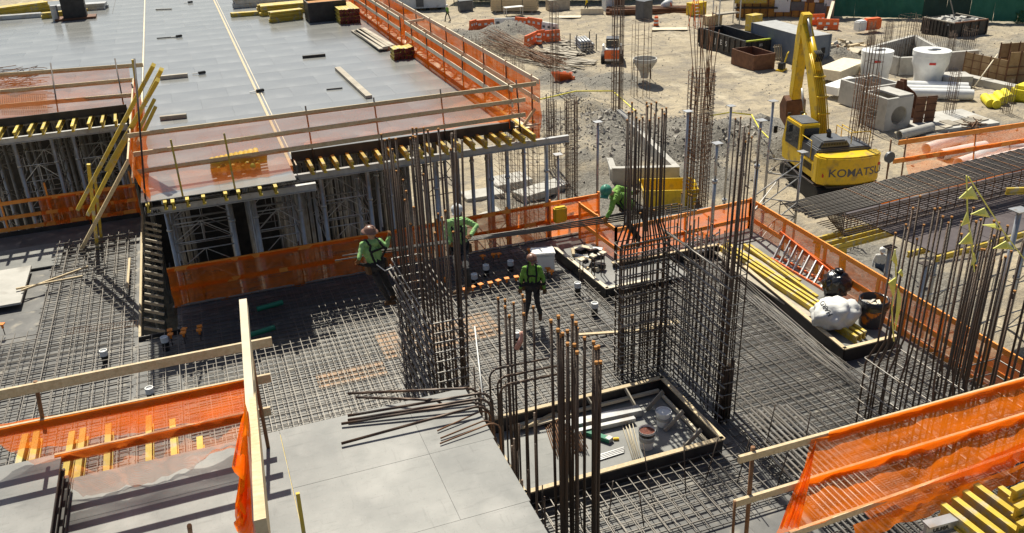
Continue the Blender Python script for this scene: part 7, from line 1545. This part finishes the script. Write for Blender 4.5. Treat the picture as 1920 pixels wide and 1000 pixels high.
for lb, u, v in (('small dark tool beside the thin rod on the deck', 336, 70), ('small dark tool on the deck near the tan strip', 379, 139), ('small black tool near the middle of the deck', 488, 173), ('small dark tool left of the far yellow beams', 357, 6)):
    t = thing('hand_tool', lb, 'tool', G(u, v, Z3)); loc(MB().box((0, 0, .06), (.28, .14, .10), .3), 'body', 'black', t, .02); loc(MB().tube([(-.1, 0, .05), (-.35, .08, .03)], .02, 5), 'handle', 'alu', t)
# orange wire netted clutter behind the left rail
t = thing('mesh_bundle', 'tangled bundle of mesh and bent bars behind the far left rail', 'rebar', P3(-6.6, 36, Z3)); rg = random.Random(4)
for k in range(70):
    p = G(rg.uniform(-5, 70), rg.uniform(150, 168), Z3) + P3(0, 0, rg.uniform(.02, .5)); bent('bar', [p, p + P3(rg.uniform(-.4, .4), rg.uniform(-.3, .3), rg.uniform(-.05, .1)), p + P3(rg.uniform(-.7, .7), rg.uniform(-.5, .5), 0)], .012, 'rebar_rust', t, 4)
for k in range(16): p = G(-10, 175 + 2.0 * k, Z3 + .1); bar('bar', p, G(rg.uniform(80, 105), 172 + 2.0 * k, Z3 + .1), .012, 'rebar_rust', t, 4)
for k in range(22): p = G(2 + 4 * k, 178, Z3 + .12); bar('bar', p, G(4 + 4 * k, 208, Z3 + .12), .012, 'rebar_rust', t, 4)
# yellow beams stacked under the thin net
t = thing('beam_stack', 'yellow scalloped beams piled under the thin net on the deck corner', 'beams', P3(.56, 23.1, 3.5))
for k in range(10): bar('roll', G(402 + 9 * k, 322 - k, 3.6 + .05 * (k % 3)), G(398 + 9 * k, 300 - 2 * k, 3.67 + .05 * (k % 3)), .08, 'hbeam', t, 10)
for k in range(4): board('piece', G(395, 318 - 3 * k, 3.55 + .1 * k), G(500, 300 - 3 * k, 3.55 + .1 * k), .1, .08, 'hbeam', t)
# ------------------------------------------------------------------ bottom corners
t = thing('plywood_stack', 'stack of dark edged form sheets at the bottom left corner', 'form sheets', P3(-3.8, 10.9, 3.5))
a0 = G(104, 832, 3.62); 
for k in range(14):
    z = 3.515 + k * .041; MB().span((-5.4, 9.0 + rnd(-.03, .03), z), (-2.46 + rnd(-.05, .05), 10.9 + rnd(-.05, .04), z + .034)).build('sheet', 'panel_dark' if k < 13 else 'panel', t)
zb_ = 3.0
t = thing('beam_rack', 'pile of yellow form beams in the bottom right corner', 'beams', P3(8.6, 6, 3))
for k in range(4): a = G(1775 + 20 * k, 938 - 10 * k, 3.25); ibeam('beam', P3(a.x, a.y - 2.6, 3.02 + .02 * k), .02, 2.6, t)
for k in range(3): a = G(1900 + 6 * k, 918 + 30 * k, 3.5 - .04 * k); ibeam('beam', P3(a.x, a.y, 3.3 - .06 * k), -math.pi / 2 + .08, 2.4, t)
ibeam('beam', P3(8.95, 3.9, 3.05), .0, 2.6, t); ibeam('beam', P3(9.3, 4.1, 3.1), .1, 2.2, t)
al = thing('alu_beam', 'pale aluminium beam with dark lettering at the bottom right edge', 'beam', G(1765, 985, 3.1)); a = G(1736, 985, 3.18); b = G(1800, 968, 3.18)
mb = MB(); mb.beam(a, b, .14, .03); mb.beam(a - P3(0, 0, .09), b - P3(0, 0, .09), .05, .15); mb.beam(a - P3(0, 0, .18), b - P3(0, 0, .18), .14, .03); mb.build('profile', 'alu', al)
dd = (b - a).normalized(); text('lettering', 'ULMA', .09, Matrix.Translation(a + dd * .08 + P3(0.02, -.032, -.125)) @ Matrix.Rotation(math.atan2(dd.y, dd.x), 4, 'Z') @ Matrix.Rotation(math.pi / 2, 4, 'X'), 'black', al, .002, True)
